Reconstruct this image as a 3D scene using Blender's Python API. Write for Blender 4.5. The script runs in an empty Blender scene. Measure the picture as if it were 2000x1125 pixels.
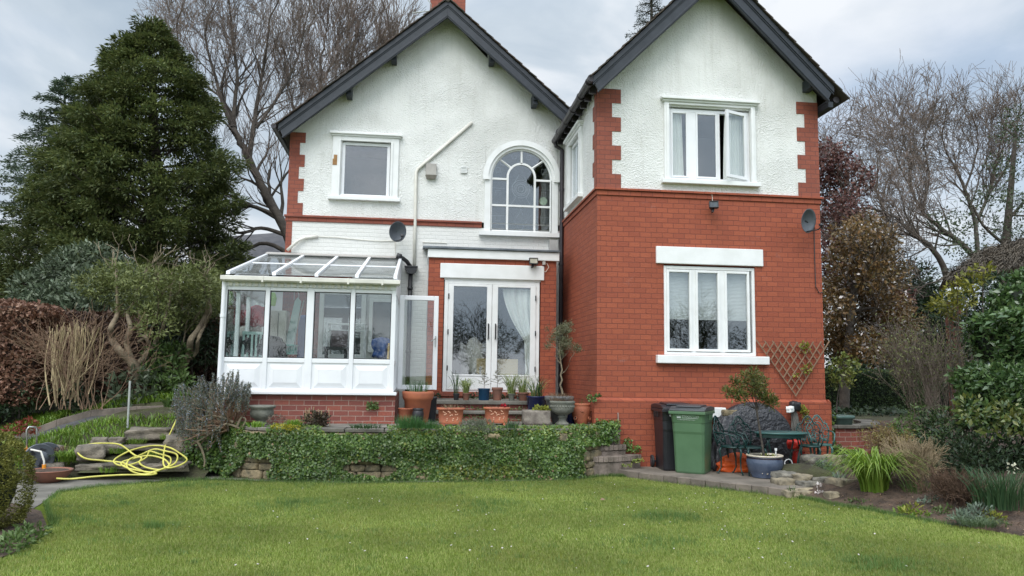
import bpy, bmesh, math, random
import numpy as np
from mathutils import Vector, Matrix, noise as mnoise

random.seed(3)
RNG = np.random.default_rng(7)
S = bpy.context.scene
COL = S.collection
R = math.radians

# ------------------------------------------------------------------ camera
FPX, PIT, YAW, ROL, CZ = 1500.0, R(6.2), R(7.0), R(0.8), 1.65
FW = np.array([math.sin(YAW)*math.cos(PIT), math.cos(YAW)*math.cos(PIT), math.sin(PIT)])
_r0 = np.array([math.cos(YAW), -math.sin(YAW), 0.0]); _u0 = np.cross(_r0, FW)
RI = math.cos(ROL)*_r0 + math.sin(ROL)*_u0
UP = -math.sin(ROL)*_r0 + math.cos(ROL)*_u0
cam = bpy.data.cameras.new('camera')
cam.sensor_width = 36.0; cam.lens = 36.0*FPX/2000.0; cam.clip_start = 0.05; cam.clip_end = 3000
camo = bpy.data.objects.new('camera', cam); COL.objects.link(camo)
M = Matrix.Identity(4)
for i in range(3):
    M[i][0] = RI[i]; M[i][1] = UP[i]; M[i][2] = -FW[i]
M[2][3] = CZ
camo.matrix_world = M
S.camera = camo

def ray(x, y):
    return FW + RI*(x-1000)/FPX + UP*(562.5-y)/FPX
def at(x, y, Y):            # measured point on the upright plane Y = const
    d = ray(x, y); d = d*Y/d[1]
    return np.array([d[0], Y, d[2]+CZ])
def gz(x, y, Z=0.0):        # measured point on the level plane Z = const
    d = ray(x, y); d = d*(Z-CZ)/d[2]
    return np.array([d[0], d[1], Z])

# ------------------------------------------------------------------ light
SUN_EL, SUN_AZ = R(52), R(205)      # azimuth measured clockwise from +Y
w = bpy.data.worlds.new('World'); S.world = w; w.use_nodes = True
nt = w.node_tree; nt.nodes.clear()
def N(t, typ, **kw):
    n = t.nodes.new(typ)
    for k, v in kw.items(): setattr(n, k, v)
    return n
sky = N(nt, 'ShaderNodeTexSky', sky_type='NISHITA', sun_disc=False)
sky.sun_elevation = SUN_EL; sky.sun_rotation = SUN_AZ; sky.air_density = 1.0; sky.dust_density = 2.0
tc = N(nt, 'ShaderNodeTexCoord'); mp = N(nt, 'ShaderNodeMapping'); mp.inputs['Scale'].default_value = (1.3, 1.3, 3.2)
mp.inputs['Location'].default_value = (0.35, 0.1, 0.3)
n1 = N(nt, 'ShaderNodeTexNoise'); n1.inputs['Scale'].default_value = 2.2; n1.inputs['Detail'].default_value = 7; n1.inputs['Roughness'].default_value = 0.52
n1.inputs['Distortion'].default_value = 0.4
cr = N(nt, 'ShaderNodeValToRGB')
e = cr.color_ramp.elements
e[0].position = 0.34; e[0].color = (0.235, 0.288, 0.345, 1)
e[1].position = 0.64; e[1].color = (0.49, 0.51, 0.535, 1)
m_ = cr.color_ramp.elements.new(0.5); m_.color = (0.335, 0.38, 0.425, 1)
n2 = N(nt, 'ShaderNodeTexNoise'); n2.inputs['Scale'].default_value = 1.7; n2.inputs['Detail'].default_value = 3
cr2 = N(nt, 'ShaderNodeValToRGB'); cr2.color_ramp.elements[0].position = 0.36; cr2.color_ramp.elements[0].color = (0.62, 0.62, 0.62, 1)
cr2.color_ramp.elements[1].position = 0.55; cr2.color_ramp.elements[1].color = (0.97, 0.97, 0.97, 1)
b1 = N(nt, 'ShaderNodeBackground'); b1.inputs['Strength'].default_value = 0.10
b2 = N(nt, 'ShaderNodeBackground'); b2.inputs['Strength'].default_value = 1.0
mx = N(nt, 'ShaderNodeMixShader'); wo = N(nt, 'ShaderNodeOutputWorld')
L = nt.links.new
L(tc.outputs['Generated'], mp.inputs['Vector']); L(mp.outputs['Vector'], n1.inputs['Vector']); L(mp.outputs['Vector'], n2.inputs['Vector'])
L(n1.outputs['Fac'], cr.inputs['Fac']); L(n2.outputs['Fac'], cr2.inputs['Fac'])
L(sky.outputs['Color'], b1.inputs['Color'])
# overcast dome: brightest overhead and round the veiled sun (behind the camera), dimmer towards the northern horizon
sx = N(nt, 'ShaderNodeSeparateXYZ'); L(tc.outputs['Generated'], sx.inputs[0])
mz_ = N(nt, 'ShaderNodeMapRange', interpolation_type='SMOOTHSTEP'); L(sx.outputs[2], mz_.inputs[0]); mz_.inputs[1].default_value = 0.40; mz_.inputs[2].default_value = 0.95; mz_.inputs[3].default_value = 1.0; mz_.inputs[4].default_value = 2.4
my_ = N(nt, 'ShaderNodeMapRange', interpolation_type='SMOOTHSTEP'); L(sx.outputs[1], my_.inputs[0]); my_.inputs[1].default_value = 0.45; my_.inputs[2].default_value = -0.7; my_.inputs[3].default_value = 0.0; my_.inputs[4].default_value = 0.95
ad_ = N(nt, 'ShaderNodeMath', operation='ADD'); L(mz_.outputs[0], ad_.inputs[0]); L(my_.outputs[0], ad_.inputs[1])
vm_ = N(nt, 'ShaderNodeVectorMath', operation='SCALE'); L(cr.outputs['Color'], vm_.inputs[0]); L(ad_.outputs[0], vm_.inputs['Scale']); L(vm_.outputs[0], b2.inputs['Color'])
L(cr2.outputs['Color'], mx.inputs['Fac']); L(b1.outputs[0], mx.inputs[1]); L(b2.outputs[0], mx.inputs[2]); L(mx.outputs[0], wo.inputs['Surface'])

sl = bpy.data.lights.new('sun', 'SUN'); sl.energy = 1.15; sl.angle = R(40); sl.color = (1.0, 0.965, 0.91)
so = bpy.data.objects.new('sun', sl); COL.objects.link(so)
sd = Vector((math.sin(SUN_AZ)*math.cos(SUN_EL), math.cos(SUN_AZ)*math.cos(SUN_EL), math.sin(SUN_EL)))
so.rotation_euler = sd.to_track_quat('Z', 'Y').to_euler(); so.location = sd*60
vs = S.view_settings
vs.view_transform = 'Standard'; vs.look = 'None'; vs.exposure = 0.92; vs.gamma = 1.0; vs.use_curve_mapping = False

# ------------------------------------------------------------------ materials
def newmat(name):
    m = bpy.data.materials.new(name); m.use_nodes = True
    t = m.node_tree; t.nodes.clear()
    o = N(t, 'ShaderNodeOutputMaterial'); b = N(t, 'ShaderNodeBsdfPrincipled')
    t.links.new(b.outputs[0], o.inputs['Surface'])
    return m, t, b, o
def c4(c): return (c[0], c[1], c[2], 1)
def ramp(t, fac, stops):
    r = N(t, 'ShaderNodeValToRGB'); el = r.color_ramp.elements
    while len(el) < len(stops): el.new(0.5)
    for q, (p, c) in zip(el, stops): q.position = p; q.color = c4(c)
    t.links.new(fac, r.inputs['Fac']); return r.outputs['Color']
def tnoise(t, vec, scale, detail=4, rough=0.55):
    n = N(t, 'ShaderNodeTexNoise'); n.inputs['Scale'].default_value = scale; n.inputs['Detail'].default_value = detail; n.inputs['Roughness'].default_value = rough
    if vec is not None: t.links.new(vec, n.inputs['Vector'])
    return n.outputs['Fac']
def mixc(t, fac, a, b, mode='MIX'):
    m = N(t, 'ShaderNodeMix', data_type='RGBA', blend_type=mode)
    for i, v in ((0, fac), (6, a), (7, b)):
        if isinstance(v, (int, float)): m.inputs[i].default_value = v
        elif isinstance(v, tuple): m.inputs[i].default_value = c4(v)
        else: t.links.new(v, m.inputs[i])
    return m.outputs[2]
def bumpn(t, b, h, strength, dist=0.01):
    bp = N(t, 'ShaderNodeBump'); bp.inputs['Strength'].default_value = strength; bp.inputs['Distance'].default_value = dist
    t.links.new(h, bp.inputs['Height']); t.links.new(bp.outputs[0], b.inputs['Normal'])
def gpos(t):
    return N(t, 'ShaderNodeNewGeometry').outputs['Position']
def pm(name, a, b=None, scale=6.0, rough=0.6, bump=0.0, bscale=40.0, metal=0.0, lo=0.35, hi=0.65, spec=0.5, dist=0.01, detail=5):
    m, t, bs, o = newmat(name)
    b = b or tuple(x*0.8 for x in a)
    p = N(t, 'ShaderNodeTexCoord').outputs['Object']
    f = tnoise(t, p, scale, detail)
    t.links.new(ramp(t, f, [(lo, b), (hi, a)]), bs.inputs['Base Color'])
    bs.inputs['Roughness'].default_value = rough; bs.inputs['Metallic'].default_value = metal
    bs.inputs['Specular IOR Level'].default_value = spec
    if bump: bumpn(t, bs, tnoise(t, p, bscale, 4), bump, dist)
    return m
def leafm(name, cols, rough=0.5, trans=0.25, patch=0.6, pscale=1.2, spec=0.4):
    """foliage: every leaf its own tone, with broad patches of lighter and yellower growth"""
    m, t, bs, o = newmat(name)
    g = N(t, 'ShaderNodeNewGeometry')
    n = len(cols)
    c = ramp(t, g.outputs['Random Per Island'], [(i/(max(1, n-1)), k) for i, k in enumerate(cols)])
    f = tnoise(t, g.outputs['Position'], pscale, 3)
    hs = N(t, 'ShaderNodeHueSaturation'); t.links.new(c, hs.inputs['Color'])
    mr = N(t, 'ShaderNodeMapRange'); t.links.new(f, mr.inputs[0]); mr.inputs[1].default_value = 0.3; mr.inputs[2].default_value = 0.7
    mr.inputs[3].default_value = 1-patch*0.5; mr.inputs[4].default_value = 1+patch*0.5
    t.links.new(mr.outputs[0], hs.inputs['Value'])
    t.links.new(hs.outputs[0], bs.inputs['Base Color'])
    bs.inputs['Roughness'].default_value = rough; bs.inputs['Specular IOR Level'].default_value = spec
    if trans:
        tr = N(t, 'ShaderNodeBsdfTranslucent'); t.links.new(hs.outputs[0], tr.inputs['Color'])
        ms = N(t, 'ShaderNodeMixShader'); ms.inputs[0].default_value = trans
        t.links.new(bs.outputs[0], ms.inputs[1]); t.links.new(tr.outputs[0], ms.inputs[2]); t.links.new(ms.outputs[0], o.inputs['Surface'])
    return m
def brickm(name, c1, c2, mortar, bw, bh, ms=0.006, bump=0.35, rough=0.7, stain=None, wob=0.0):
    m, t, bs, o = newmat(name)
    p = gpos(t); s = N(t, 'ShaderNodeSeparateXYZ'); t.links.new(p, s.inputs[0])
    ad = N(t, 'ShaderNodeMath', operation='ADD'); t.links.new(s.outputs[0], ad.inputs[0]); t.links.new(s.outputs[1], ad.inputs[1])
    nz = tnoise(t, p, 3.0, 2)
    a2 = N(t, 'ShaderNodeMath', operation='MULTIPLY_ADD'); t.links.new(nz, a2.inputs[0]); a2.inputs[1].default_value = 0.012+wob; t.links.new(s.outputs[2], a2.inputs[2])
    cb = N(t, 'ShaderNodeCombineXYZ'); t.links.new(ad.outputs[0], cb.inputs[0]); t.links.new(a2.outputs[0], cb.inputs[1])
    bk = N(t, 'ShaderNodeTexBrick'); t.links.new(cb.outputs[0], bk.inputs['Vector'])
    bk.inputs['Scale'].default_value = 1; bk.inputs['Brick Width'].default_value = bw; bk.inputs['Row Height'].default_value = bh
    bk.inputs['Mortar Size'].default_value = ms; bk.inputs['Mortar Smooth'].default_value = 0.3; bk.inputs['Bias'].default_value = 0.0
    bk.inputs['Color1'].default_value = c4(c1); bk.inputs['Color2'].default_value = c4(c2); bk.inputs['Mortar'].default_value = c4(mortar)
    f = tnoise(t, p, 1.1, 6, 0.65)
    col = mixc(t, ramp(t, f, [(0.3, (0.0,)*3), (0.75, (0.45,)*3)]), bk.outputs['Color'], stain or tuple(x*0.62 for x in c1))
    f2 = tnoise(t, p, 30, 4)
    col = mixc(t, ramp(t, f2, [(0.35, (0.25,)*3), (0.6, (0.0,)*3)]), col, tuple(x*0.72 for x in c2))
    f3 = tnoise(t, p, 2.3, 8, 0.75)
    col = mixc(t, ramp(t, f3, [(0.62, (0,)*3), (0.78, (0.22,)*3)]), col, tuple(0.35+0.35*x for x in c1))
    t.links.new(col, bs.inputs['Base Color'])
    bs.inputs['Roughness'].default_value = rough; bs.inputs['Specular IOR Level'].default_value = 0.3
    h = N(t, 'ShaderNodeMath', operation='MULTIPLY_ADD'); t.links.new(bk.outputs['Fac'], h.inputs[0]); h.inputs[1].default_value = -1.0
    t.links.new(tnoise(t, p, 55, 4), h.inputs[2])
    bumpn(t, bs, h.outputs[0], bump, 0.012)
    return m
def glassm(name, refl=0.14, tint=(0.89, 0.905, 0.895), wav=0.02):
    m, t, bs, o = newmat(name); t.nodes.remove(bs)
    tr = N(t, 'ShaderNodeBsdfTransparent'); tr.inputs[0].default_value = c4(tint)
    gl = N(t, 'ShaderNodeBsdfGlossy'); gl.inputs['Roughness'].default_value = 0.015; gl.inputs['Color'].default_value = (0.95, 0.97, 1, 1)
    lw = N(t, 'ShaderNodeLayerWeight'); lw.inputs['Blend'].default_value = 0.5; pw_ = N(t, 'ShaderNodeMath', operation='POWER'); t.links.new(lw.outputs['Facing'], pw_.inputs[0]); pw_.inputs[1].default_value = 4.5
    fr = N(t, 'ShaderNodeMath', operation='MULTIPLY_ADD'); t.links.new(pw_.outputs[0], fr.inputs[0]); fr.inputs[1].default_value = 0.8; fr.inputs[2].default_value = 0.035
    if wav:
        bp = N(t, 'ShaderNodeBump'); bp.inputs['Strength'].default_value = wav; bp.inputs['Distance'].default_value = 0.05
        t.links.new(tnoise(t, gpos(t), 1.6, 1), bp.inputs['Height']); t.links.new(bp.outputs[0], gl.inputs['Normal'])
    ad = N(t, 'ShaderNodeMath', operation='ADD'); ad.use_clamp = True; t.links.new(fr.outputs[0], ad.inputs[0]); ad.inputs[1].default_value = refl
    ms = N(t, 'ShaderNodeMixShader'); t.links.new(ad.outputs[0], ms.inputs[0]); t.links.new(tr.outputs[0], ms.inputs[1]); t.links.new(gl.outputs[0], ms.inputs[2])
    t.links.new(ms.outputs[0], o.inputs['Surface'])
    return m
def milkglass(name):
    m = glassm(name, 0.06, (0.80, 0.83, 0.83)); t = m.node_tree; o = [n for n in t.nodes if n.type == 'OUTPUT_MATERIAL'][0]; src = o.inputs['Surface'].links[0].from_socket
    d = N(t, 'ShaderNodeBsdfDiffuse'); t.links.new(ramp(t, tnoise(t, gpos(t), 2.5, 6, 0.7), [(0.35, (0.20, 0.205, 0.19)), (0.65, (0.42, 0.43, 0.42))]), d.inputs['Color'])
    tl = N(t, 'ShaderNodeBsdfTranslucent'); tl.inputs['Color'].default_value = (0.5, 0.52, 0.51, 1); ad = N(t, 'ShaderNodeMixShader'); ad.inputs[0].default_value = 0.5; t.links.new(d.outputs[0], ad.inputs[1]); t.links.new(tl.outputs[0], ad.inputs[2])
    ms = N(t, 'ShaderNodeMixShader'); t.links.new(ramp(t, tnoise(t, gpos(t), 1.4, 5, 0.65), [(0.35, (0.30,)*3), (0.7, (0.6,)*3)]), ms.inputs[0]); t.links.new(src, ms.inputs[1]); t.links.new(ad.outputs[0], ms.inputs[2]); t.links.new(ms.outputs[0], o.inputs['Surface']); return m
def renderm(name):
    m, t, bs, o = newmat(name); p = gpos(t)
    f = tnoise(t, p, 0.9, 6, 0.6)
    col = ramp(t, f, [(0.3, (0.66, 0.665, 0.64)), (0.55, (0.77, 0.775, 0.755))])
    sp = N(t, 'ShaderNodeMapping'); sp.inputs['Scale'].default_value = (5, 5, 0.35); t.links.new(p, sp.inputs[0])
    f2 = tnoise(t, sp.outputs[0], 1.6, 5, 0.7)
    col = mixc(t, ramp(t, f2, [(0.52, (0,)*3), (0.8, (0.5,)*3)]), col, (0.54, 0.535, 0.49))
    t.links.new(col, bs.inputs['Base Color']); bs.inputs['Roughness'].default_value = 0.85; bs.inputs['Specular IOR Level'].default_value = 0.2
    v = N(t, 'ShaderNodeTexVoronoi', feature='SMOOTH_F1'); v.inputs['Scale'].default_value = 42; t.links.new(p, v.inputs['Vector'])
    h = N(t, 'ShaderNodeMath', operation='MULTIPLY_ADD'); t.links.new(tnoise(t, p, 62, 3), h.inputs[0]); h.inputs[1].default_value = 1.1; t.links.new(v.outputs['Distance'], h.inputs[2])
    md = N(t, 'ShaderNodeMath', operation='MULTIPLY'); t.links.new(h.outputs[0], md.inputs[0]); t.links.new(ramp(t, tnoise(t, p, 1.3, 4, 0.6), [(0.3, (0.35,)*3), (0.7, (1.25,)*3)]), md.inputs[1])
    bumpn(t, bs, md.outputs[0], 0.8, 0.024)
    return m

RED = brickm('red_painted_brick', (0.375, 0.100, 0.051), (0.295, 0.075, 0.042), (0.18, 0.053, 0.037), 0.2, 0.089, ms=0.007, bump=0.5)
REDQ = brickm('red_quoin_brick', (0.315, 0.095, 0.060), (0.25, 0.072, 0.048), (0.15, 0.06, 0.05), 0.19, 0.085, ms=0.007)
OLDBRICK = brickm('old_brick', (0.31, 0.085, 0.055), (0.20, 0.055, 0.045), (0.36, 0.26, 0.21), 0.235, 0.082, ms=0.007, bump=0.5, stain=(0.16, 0.10, 0.085))
WHITEBRICK = brickm('white_painted_brick', (0.77, 0.77, 0.745), (0.745, 0.745, 0.72), (0.73, 0.73, 0.705), 0.23, 0.08, ms=0.010, bump=0.6, stain=(0.62, 0.61, 0.57), wob=0.02)
RENDER = renderm('white_roughcast')
WPAINT = pm('white_paint', (0.80, 0.81, 0.81), (0.72, 0.73, 0.72), 3, 0.45, 0.08, 60)
UPVC = pm('white_plastic', (0.80, 0.81, 0.83), (0.74, 0.75, 0.77), 2.0, 0.3)
CREAM = pm('cream_plastic', (0.72, 0.70, 0.63), (0.60, 0.58, 0.52), 4, 0.4)
NAVYP = pm('dark_slate_paint', (0.014, 0.019, 0.027), (0.024, 0.030, 0.040), 7, 0.5, 0.15, 30)
BLACKP = pm('black_plastic', (0.014, 0.014, 0.017), (0.025, 0.025, 0.028), 8, 0.4)
DARKGUT = pm('dark_gutter', (0.022, 0.017, 0.022), (0.035, 0.03, 0.034), 8, 0.4)
TILE = pm('brown_roof_tile', (0.085, 0.060, 0.048), (0.045, 0.042, 0.034), 3, 0.85, 0.5, 25)
SLATE = pm('grey_slate', (0.10, 0.095, 0.10), (0.06, 0.058, 0.065), 4, 0.7, 0.4, 20)
LEAD = pm('lead_sheet', (0.16, 0.18, 0.20), (0.09, 0.105, 0.12), 5, 0.55, 0.4, 12, metal=0.2, dist=0.02)
GLASS = glassm('house_glass', 0.075)
CGLASS = glassm('conservatory_glass', 0.02, (0.90, 0.93, 0.92))
ROOFGLASS = milkglass('roof_glass')
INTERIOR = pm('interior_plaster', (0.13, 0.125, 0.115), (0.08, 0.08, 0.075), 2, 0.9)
CURTAIN = pm('curtain_cloth', (0.84, 0.86, 0.84), (0.74, 0.76, 0.74), 3, 0.8)
BLIND = pm('blind_slat', (0.70, 0.73, 0.74), (0.62, 0.65, 0.66), 3, 0.5)
STONE = pm('garden_stone', (0.235, 0.20, 0.155), (0.09, 0.08, 0.066), 5, 0.9, 0.8, 16, dist=0.03)
SANDST = pm('sandstone', (0.30, 0.235, 0.14), (0.095, 0.085, 0.055), 8, 0.9, 0.8, 16, dist=0.03)
ROCKM = pm('rockery_stone', (0.36, 0.30, 0.20), (0.15, 0.13, 0.095), 5, 0.9, 0.8, 14, dist=0.03)
CONC = pm('weathered_paving', (0.20, 0.185, 0.16), (0.09, 0.085, 0.07), 2.2, 0.9, 0.5, 22, dist=0.015)
KERBM = pm('kerb_block', (0.20, 0.165, 0.135), (0.10, 0.085, 0.07), 4, 0.9, 0.6, 26, dist=0.012)
ASPHALT = pm('asphalt', (0.085, 0.085, 0.09), (0.055, 0.055, 0.058), 3, 0.85, 0.5, 60)
SOIL = pm('soil', (0.115, 0.075, 0.052), (0.05, 0.034, 0.025), 7, 0.95, 1.0, 24, dist=0.05)
TERRA = pm('terracotta', (0.42, 0.135, 0.062), (0.31, 0.10, 0.055), 5, 0.75, 0.15, 30)
TERRAD = pm('old_terracotta', (0.27, 0.115, 0.075), (0.16, 0.08, 0.06), 5, 0.8, 0.2, 30)
STUC = pm('pale_relief', (0.62, 0.36, 0.24), (0.50, 0.27, 0.17), 9, 0.8)
NAVYG = pm('navy_glaze', (0.006, 0.010, 0.05), (0.010, 0.016, 0.075), 4, 0.18)
TEALG = pm('teal_glaze', (0.006, 0.042, 0.10), (0.010, 0.06, 0.13), 4, 0.25)
BLUEG = pm('blue_grey_glaze', (0.085, 0.108, 0.16), (0.055, 0.072, 0.115), 6, 0.2)
CREAMG = pm('cream_glaze', (0.58, 0.52, 0.42), (0.48, 0.42, 0.33), 9, 0.35)
URNM = pm('urn_stone', (0.19, 0.19, 0.16), (0.105, 0.11, 0.09), 7, 0.9, 0.6, 30, dist=0.01)
BARK = pm('bark', (0.085, 0.07, 0.055), (0.045, 0.037, 0.03), 6, 0.95, 0.8, 18, dist=0.03)
GREYBARK = pm('grey_bark', (0.095, 0.08, 0.066), (0.05, 0.042, 0.036), 5, 0.95, 0.8, 14, dist=0.03)
PALEBARK = pm('pale_bark', (0.26, 0.21, 0.14), (0.12, 0.095, 0.065), 6, 0.9, 0.6, 22, dist=0.02)
TWIG = pm('twig', (0.20, 0.155, 0.13), (0.13, 0.10, 0.085), 2, 0.95)
STRAW = pm('straw_stem', (0.44, 0.35, 0.20), (0.20, 0.15, 0.085), 4, 0.9)
DRYTWIG = pm('dry_twig', (0.36, 0.28, 0.17), (0.22, 0.165, 0.10), 4, 0.9)
REDTWIG = pm('red_brown_twig', (0.13, 0.075, 0.045), (0.08, 0.048, 0.03), 4, 0.9)
WOODL = pm('lath_wood', (0.27, 0.17, 0.105), (0.18, 0.115, 0.075), 9, 0.8, 0.3, 40)
WOODD = pm('shed_timber', (0.12, 0.09, 0.07), (0.07, 0.055, 0.045), 5, 0.9, 0.5, 20)
BINGREEN = pm('green_bin_plastic', (0.086, 0.168, 0.088), (0.074, 0.146, 0.076), 4, 0.38, 0.05, 60)
BINBLACK = pm('black_bin_plastic', (0.013, 0.014, 0.018), (0.020, 0.021, 0.026), 4, 0.38, 0.05, 60)
LIDGREY = pm('bin_lid_grey', (0.06, 0.068, 0.072), (0.04, 0.045, 0.05), 4, 0.4)
WHITEINK = pm('white_print', (0.62, 0.66, 0.63), (0.40, 0.45, 0.42), 60, 0.5)
RUBBER = pm('rubber', (0.018, 0.019, 0.022), (0.03, 0.031, 0.034), 8, 0.6)
FURNG = pm('green_cast_metal', (0.007, 0.040, 0.035), (0.006, 0.028, 0.027), 8, 0.32)
FURNGL = pm('pale_green_metal', (0.045, 0.13, 0.12), (0.035, 0.10, 0.095), 8, 0.3)
TARP = pm('dark_tarpaulin', (0.026, 0.027, 0.032), (0.021, 0.022, 0.026), 3, 0.30, 1.0, 13, dist=0.05)
ORANGE = pm('orange_cloth', (0.80, 0.135, 0.02), (0.62, 0.09, 0.015), 4, 0.5, 0.3, 12, dist=0.03)
REDPL = pm('red_plastic', (0.62, 0.035, 0.02), (0.5, 0.03, 0.02), 4, 0.4)
YELLOW = pm('yellow_hose', (0.62, 0.58, 0.12), (0.42, 0.38, 0.07), 5, 0.4)
GREYPL = pm('grey_plastic', (0.075, 0.085, 0.10), (0.055, 0.062, 0.075), 6, 0.4)
ORPL = pm('orange_plastic', (0.80, 0.30, 0.02), (0.70, 0.25, 0.02), 6, 0.4)
STEEL = pm('steel_tube', (0.50, 0.50, 0.50), (0.42, 0.42, 0.42), 6, 0.3, metal=0.9)
POLEM = pm('painted_pole', (0.42, 0.44, 0.42), (0.32, 0.34, 0.32), 8, 0.5)
DISHM = pm('dish_grey', (0.10, 0.112, 0.13), (0.07, 0.08, 0.095), 6, 0.45)
LENS = pm('lamp_glass', (0.45, 0.42, 0.33), (0.35, 0.33, 0.26), 9, 0.15)
ALARM = pm('alarm_grey', (0.42, 0.40, 0.37), (0.34, 0.32, 0.30), 6, 0.6)
WOODRAW = pm('bare_wood', (0.36, 0.20, 0.08), (0.25, 0.13, 0.05), 14, 0.8)
CARD = pm('cardboard', (0.52, 0.43, 0.24), (0.46, 0.37, 0.2), 3, 0.8)
BLUEBAG = pm('blue_bag', (0.03, 0.09, 0.30), (0.02, 0.06, 0.2), 5, 0.5)
MINT = pm('mint_cloth', (0.42, 0.56, 0.53), (0.32, 0.45, 0.43), 9, 0.7)
LIME = pm('lime_plastic', (0.35, 0.62, 0.08), (0.28, 0.5, 0.07), 6, 0.4)
REDCL = pm('red_cloth', (0.45, 0.04, 0.06), (0.30, 0.02, 0.04), 6, 0.8)

# foliage
L_CYP = leafm('cypress_spray', [(0.056, 0.082, 0.028), (0.088, 0.114, 0.036), (0.14, 0.155, 0.046), (0.068, 0.098, 0.036)], 0.6, 0.3, 0.9, 0.55)
L_CED = leafm('cedar_needles', [(0.060, 0.090, 0.062), (0.085, 0.12, 0.078), (0.11, 0.14, 0.085)], 0.6, 0.2, 0.7, 0.5)
L_SPR = leafm('spruce_needles', [(0.025, 0.042, 0.034), (0.04, 0.06, 0.045)], 0.6, 0.1, 0.4)
L_RHO = leafm('rhododendron_leaf', [(0.075, 0.10, 0.06), (0.105, 0.14, 0.08), (0.15, 0.18, 0.115)], 0.4, 0.15, 0.6, 0.9)
L_OLV = leafm('olive_green_leaf', [(0.095, 0.12, 0.034), (0.135, 0.16, 0.048), (0.18, 0.20, 0.07)], 0.5, 0.2, 0.7, 1.1)
L_BEE = leafm('brown_beech_leaf', [(0.10, 0.045, 0.028), (0.17, 0.08, 0.05), (0.24, 0.125, 0.08), (0.33, 0.21, 0.15)], 0.6, 0.2, 0.5, 0.8)
L_BEED = leafm('dark_beech_leaf', [(0.045, 0.026, 0.018), (0.08, 0.042, 0.027), (0.12, 0.065, 0.04)], 0.6, 0.15, 0.6, 0.8)
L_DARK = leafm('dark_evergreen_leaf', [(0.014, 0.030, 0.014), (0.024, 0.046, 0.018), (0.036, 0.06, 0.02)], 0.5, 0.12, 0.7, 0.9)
L_HED = leafm('clipped_hedge_leaf', [(0.034, 0.064, 0.020), (0.052, 0.09, 0.026), (0.072, 0.112, 0.032)], 0.6, 0.1, 0.5, 0.8)
L_LAU = leafm('laurel_leaf', [(0.042, 0.088, 0.030), (0.07, 0.13, 0.042), (0.105, 0.17, 0.052), (0.054, 0.108, 0.04)], 0.28, 0.15, 0.5, 1.5, 0.6)
L_LAUY = leafm('yellowing_laurel_leaf', [(0.05, 0.095, 0.026), (0.085, 0.13, 0.032), (0.17, 0.18, 0.045), (0.06, 0.10, 0.03)], 0.3, 0.2, 0.5, 1.8, 0.6)
L_YEW = leafm('yew_leaf', [(0.09, 0.10, 0.018), (0.15, 0.152, 0.028), (0.22, 0.21, 0.042)], 0.6, 0.15, 0.6, 2.2)
L_IVY = leafm('ivy_leaf', [(0.038, 0.088, 0.016), (0.066, 0.13, 0.024), (0.10, 0.17, 0.034), (0.16, 0.23, 0.06)], 0.38, 0.2, 0.7, 2.2, 0.55)
L_IVYY = leafm('yellow_ivy_leaf', [(0.10, 0.15, 0.02), (0.17, 0.21, 0.035), (0.22, 0.23, 0.05)], 0.45, 0.2, 0.5, 2.2)
L_ROS = leafm('rosemary_leaf', [(0.085, 0.105, 0.072), (0.13, 0.15, 0.115), (0.18, 0.20, 0.165)], 0.7, 0.12, 0.5, 2.0)
L_ROSF = leafm('rosemary_flower', [(0.28, 0.32, 0.45), (0.38, 0.42, 0.52)], 0.7, 0.2, 0.3)
L_GRS = leafm('lawn_blade', [(0.178, 0.25, 0.050), (0.235, 0.305, 0.064), (0.28, 0.335, 0.084), (0.37, 0.36, 0.14)], 0.6, 0.35, 0.7, 0.55)
L_TUF = leafm('coarse_grass_blade', [(0.09, 0.175, 0.042), (0.12, 0.21, 0.052), (0.16, 0.245, 0.066)], 0.6, 0.4, 0.4, 2)
L_BLU = leafm('bright_strap_leaf', [(0.10, 0.20, 0.022), (0.145, 0.25, 0.03), (0.20, 0.28, 0.038)], 0.45, 0.3, 0.5, 1.5)
L_DAY = leafm('daylily_leaf', [(0.12, 0.21, 0.025), (0.17, 0.27, 0.035), (0.22, 0.30, 0.05)], 0.4, 0.3, 0.3, 2)
L_CHI = leafm('chive_leaf', [(0.03, 0.10, 0.028), (0.05, 0.135, 0.035), (0.07, 0.16, 0.05)], 0.5, 0.25, 0.4, 3)
L_DAF = leafm('daffodil_leaf', [(0.03, 0.075, 0.03), (0.05, 0.10, 0.042), (0.07, 0.125, 0.05)], 0.45, 0.25, 0.4, 2)
L_STR = leafm('striped_leaf', [(0.11, 0.18, 0.035), (0.22, 0.29, 0.08), (0.35, 0.40, 0.16), (0.07, 0.12, 0.03)], 0.4, 0.3, 0.3, 3)
L_PUR = leafm('purple_leaf', [(0.075, 0.030, 0.030), (0.12, 0.048, 0.042), (0.17, 0.085, 0.062)], 0.5, 0.2, 0.6, 0.7)
L_BRO = leafm('bronze_leaf', [(0.105, 0.072, 0.03), (0.155, 0.10, 0.038), (0.215, 0.12, 0.048), (0.12, 0.105, 0.038)], 0.5, 0.25, 0.6, 0.7)
L_BLO = leafm('white_blossom', [(0.62, 0.55, 0.53), (0.74, 0.70, 0.68)], 0.6, 0.3, 0.2)
L_YEL = leafm('yellow_green_leaf', [(0.15, 0.18, 0.025), (0.24, 0.26, 0.04), (0.30, 0.30, 0.06)], 0.45, 0.3, 0.4, 2)
L_MID = leafm('mid_green_leaf', [(0.05, 0.095, 0.024), (0.08, 0.135, 0.034), (0.115, 0.17, 0.05)], 0.45, 0.2, 0.6, 1.5)
L_SIL = leafm('silver_leaf', [(0.13, 0.18, 0.13), (0.20, 0.25, 0.19), (0.10, 0.15, 0.09)], 0.7, 0.2, 0.4, 2)
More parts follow.
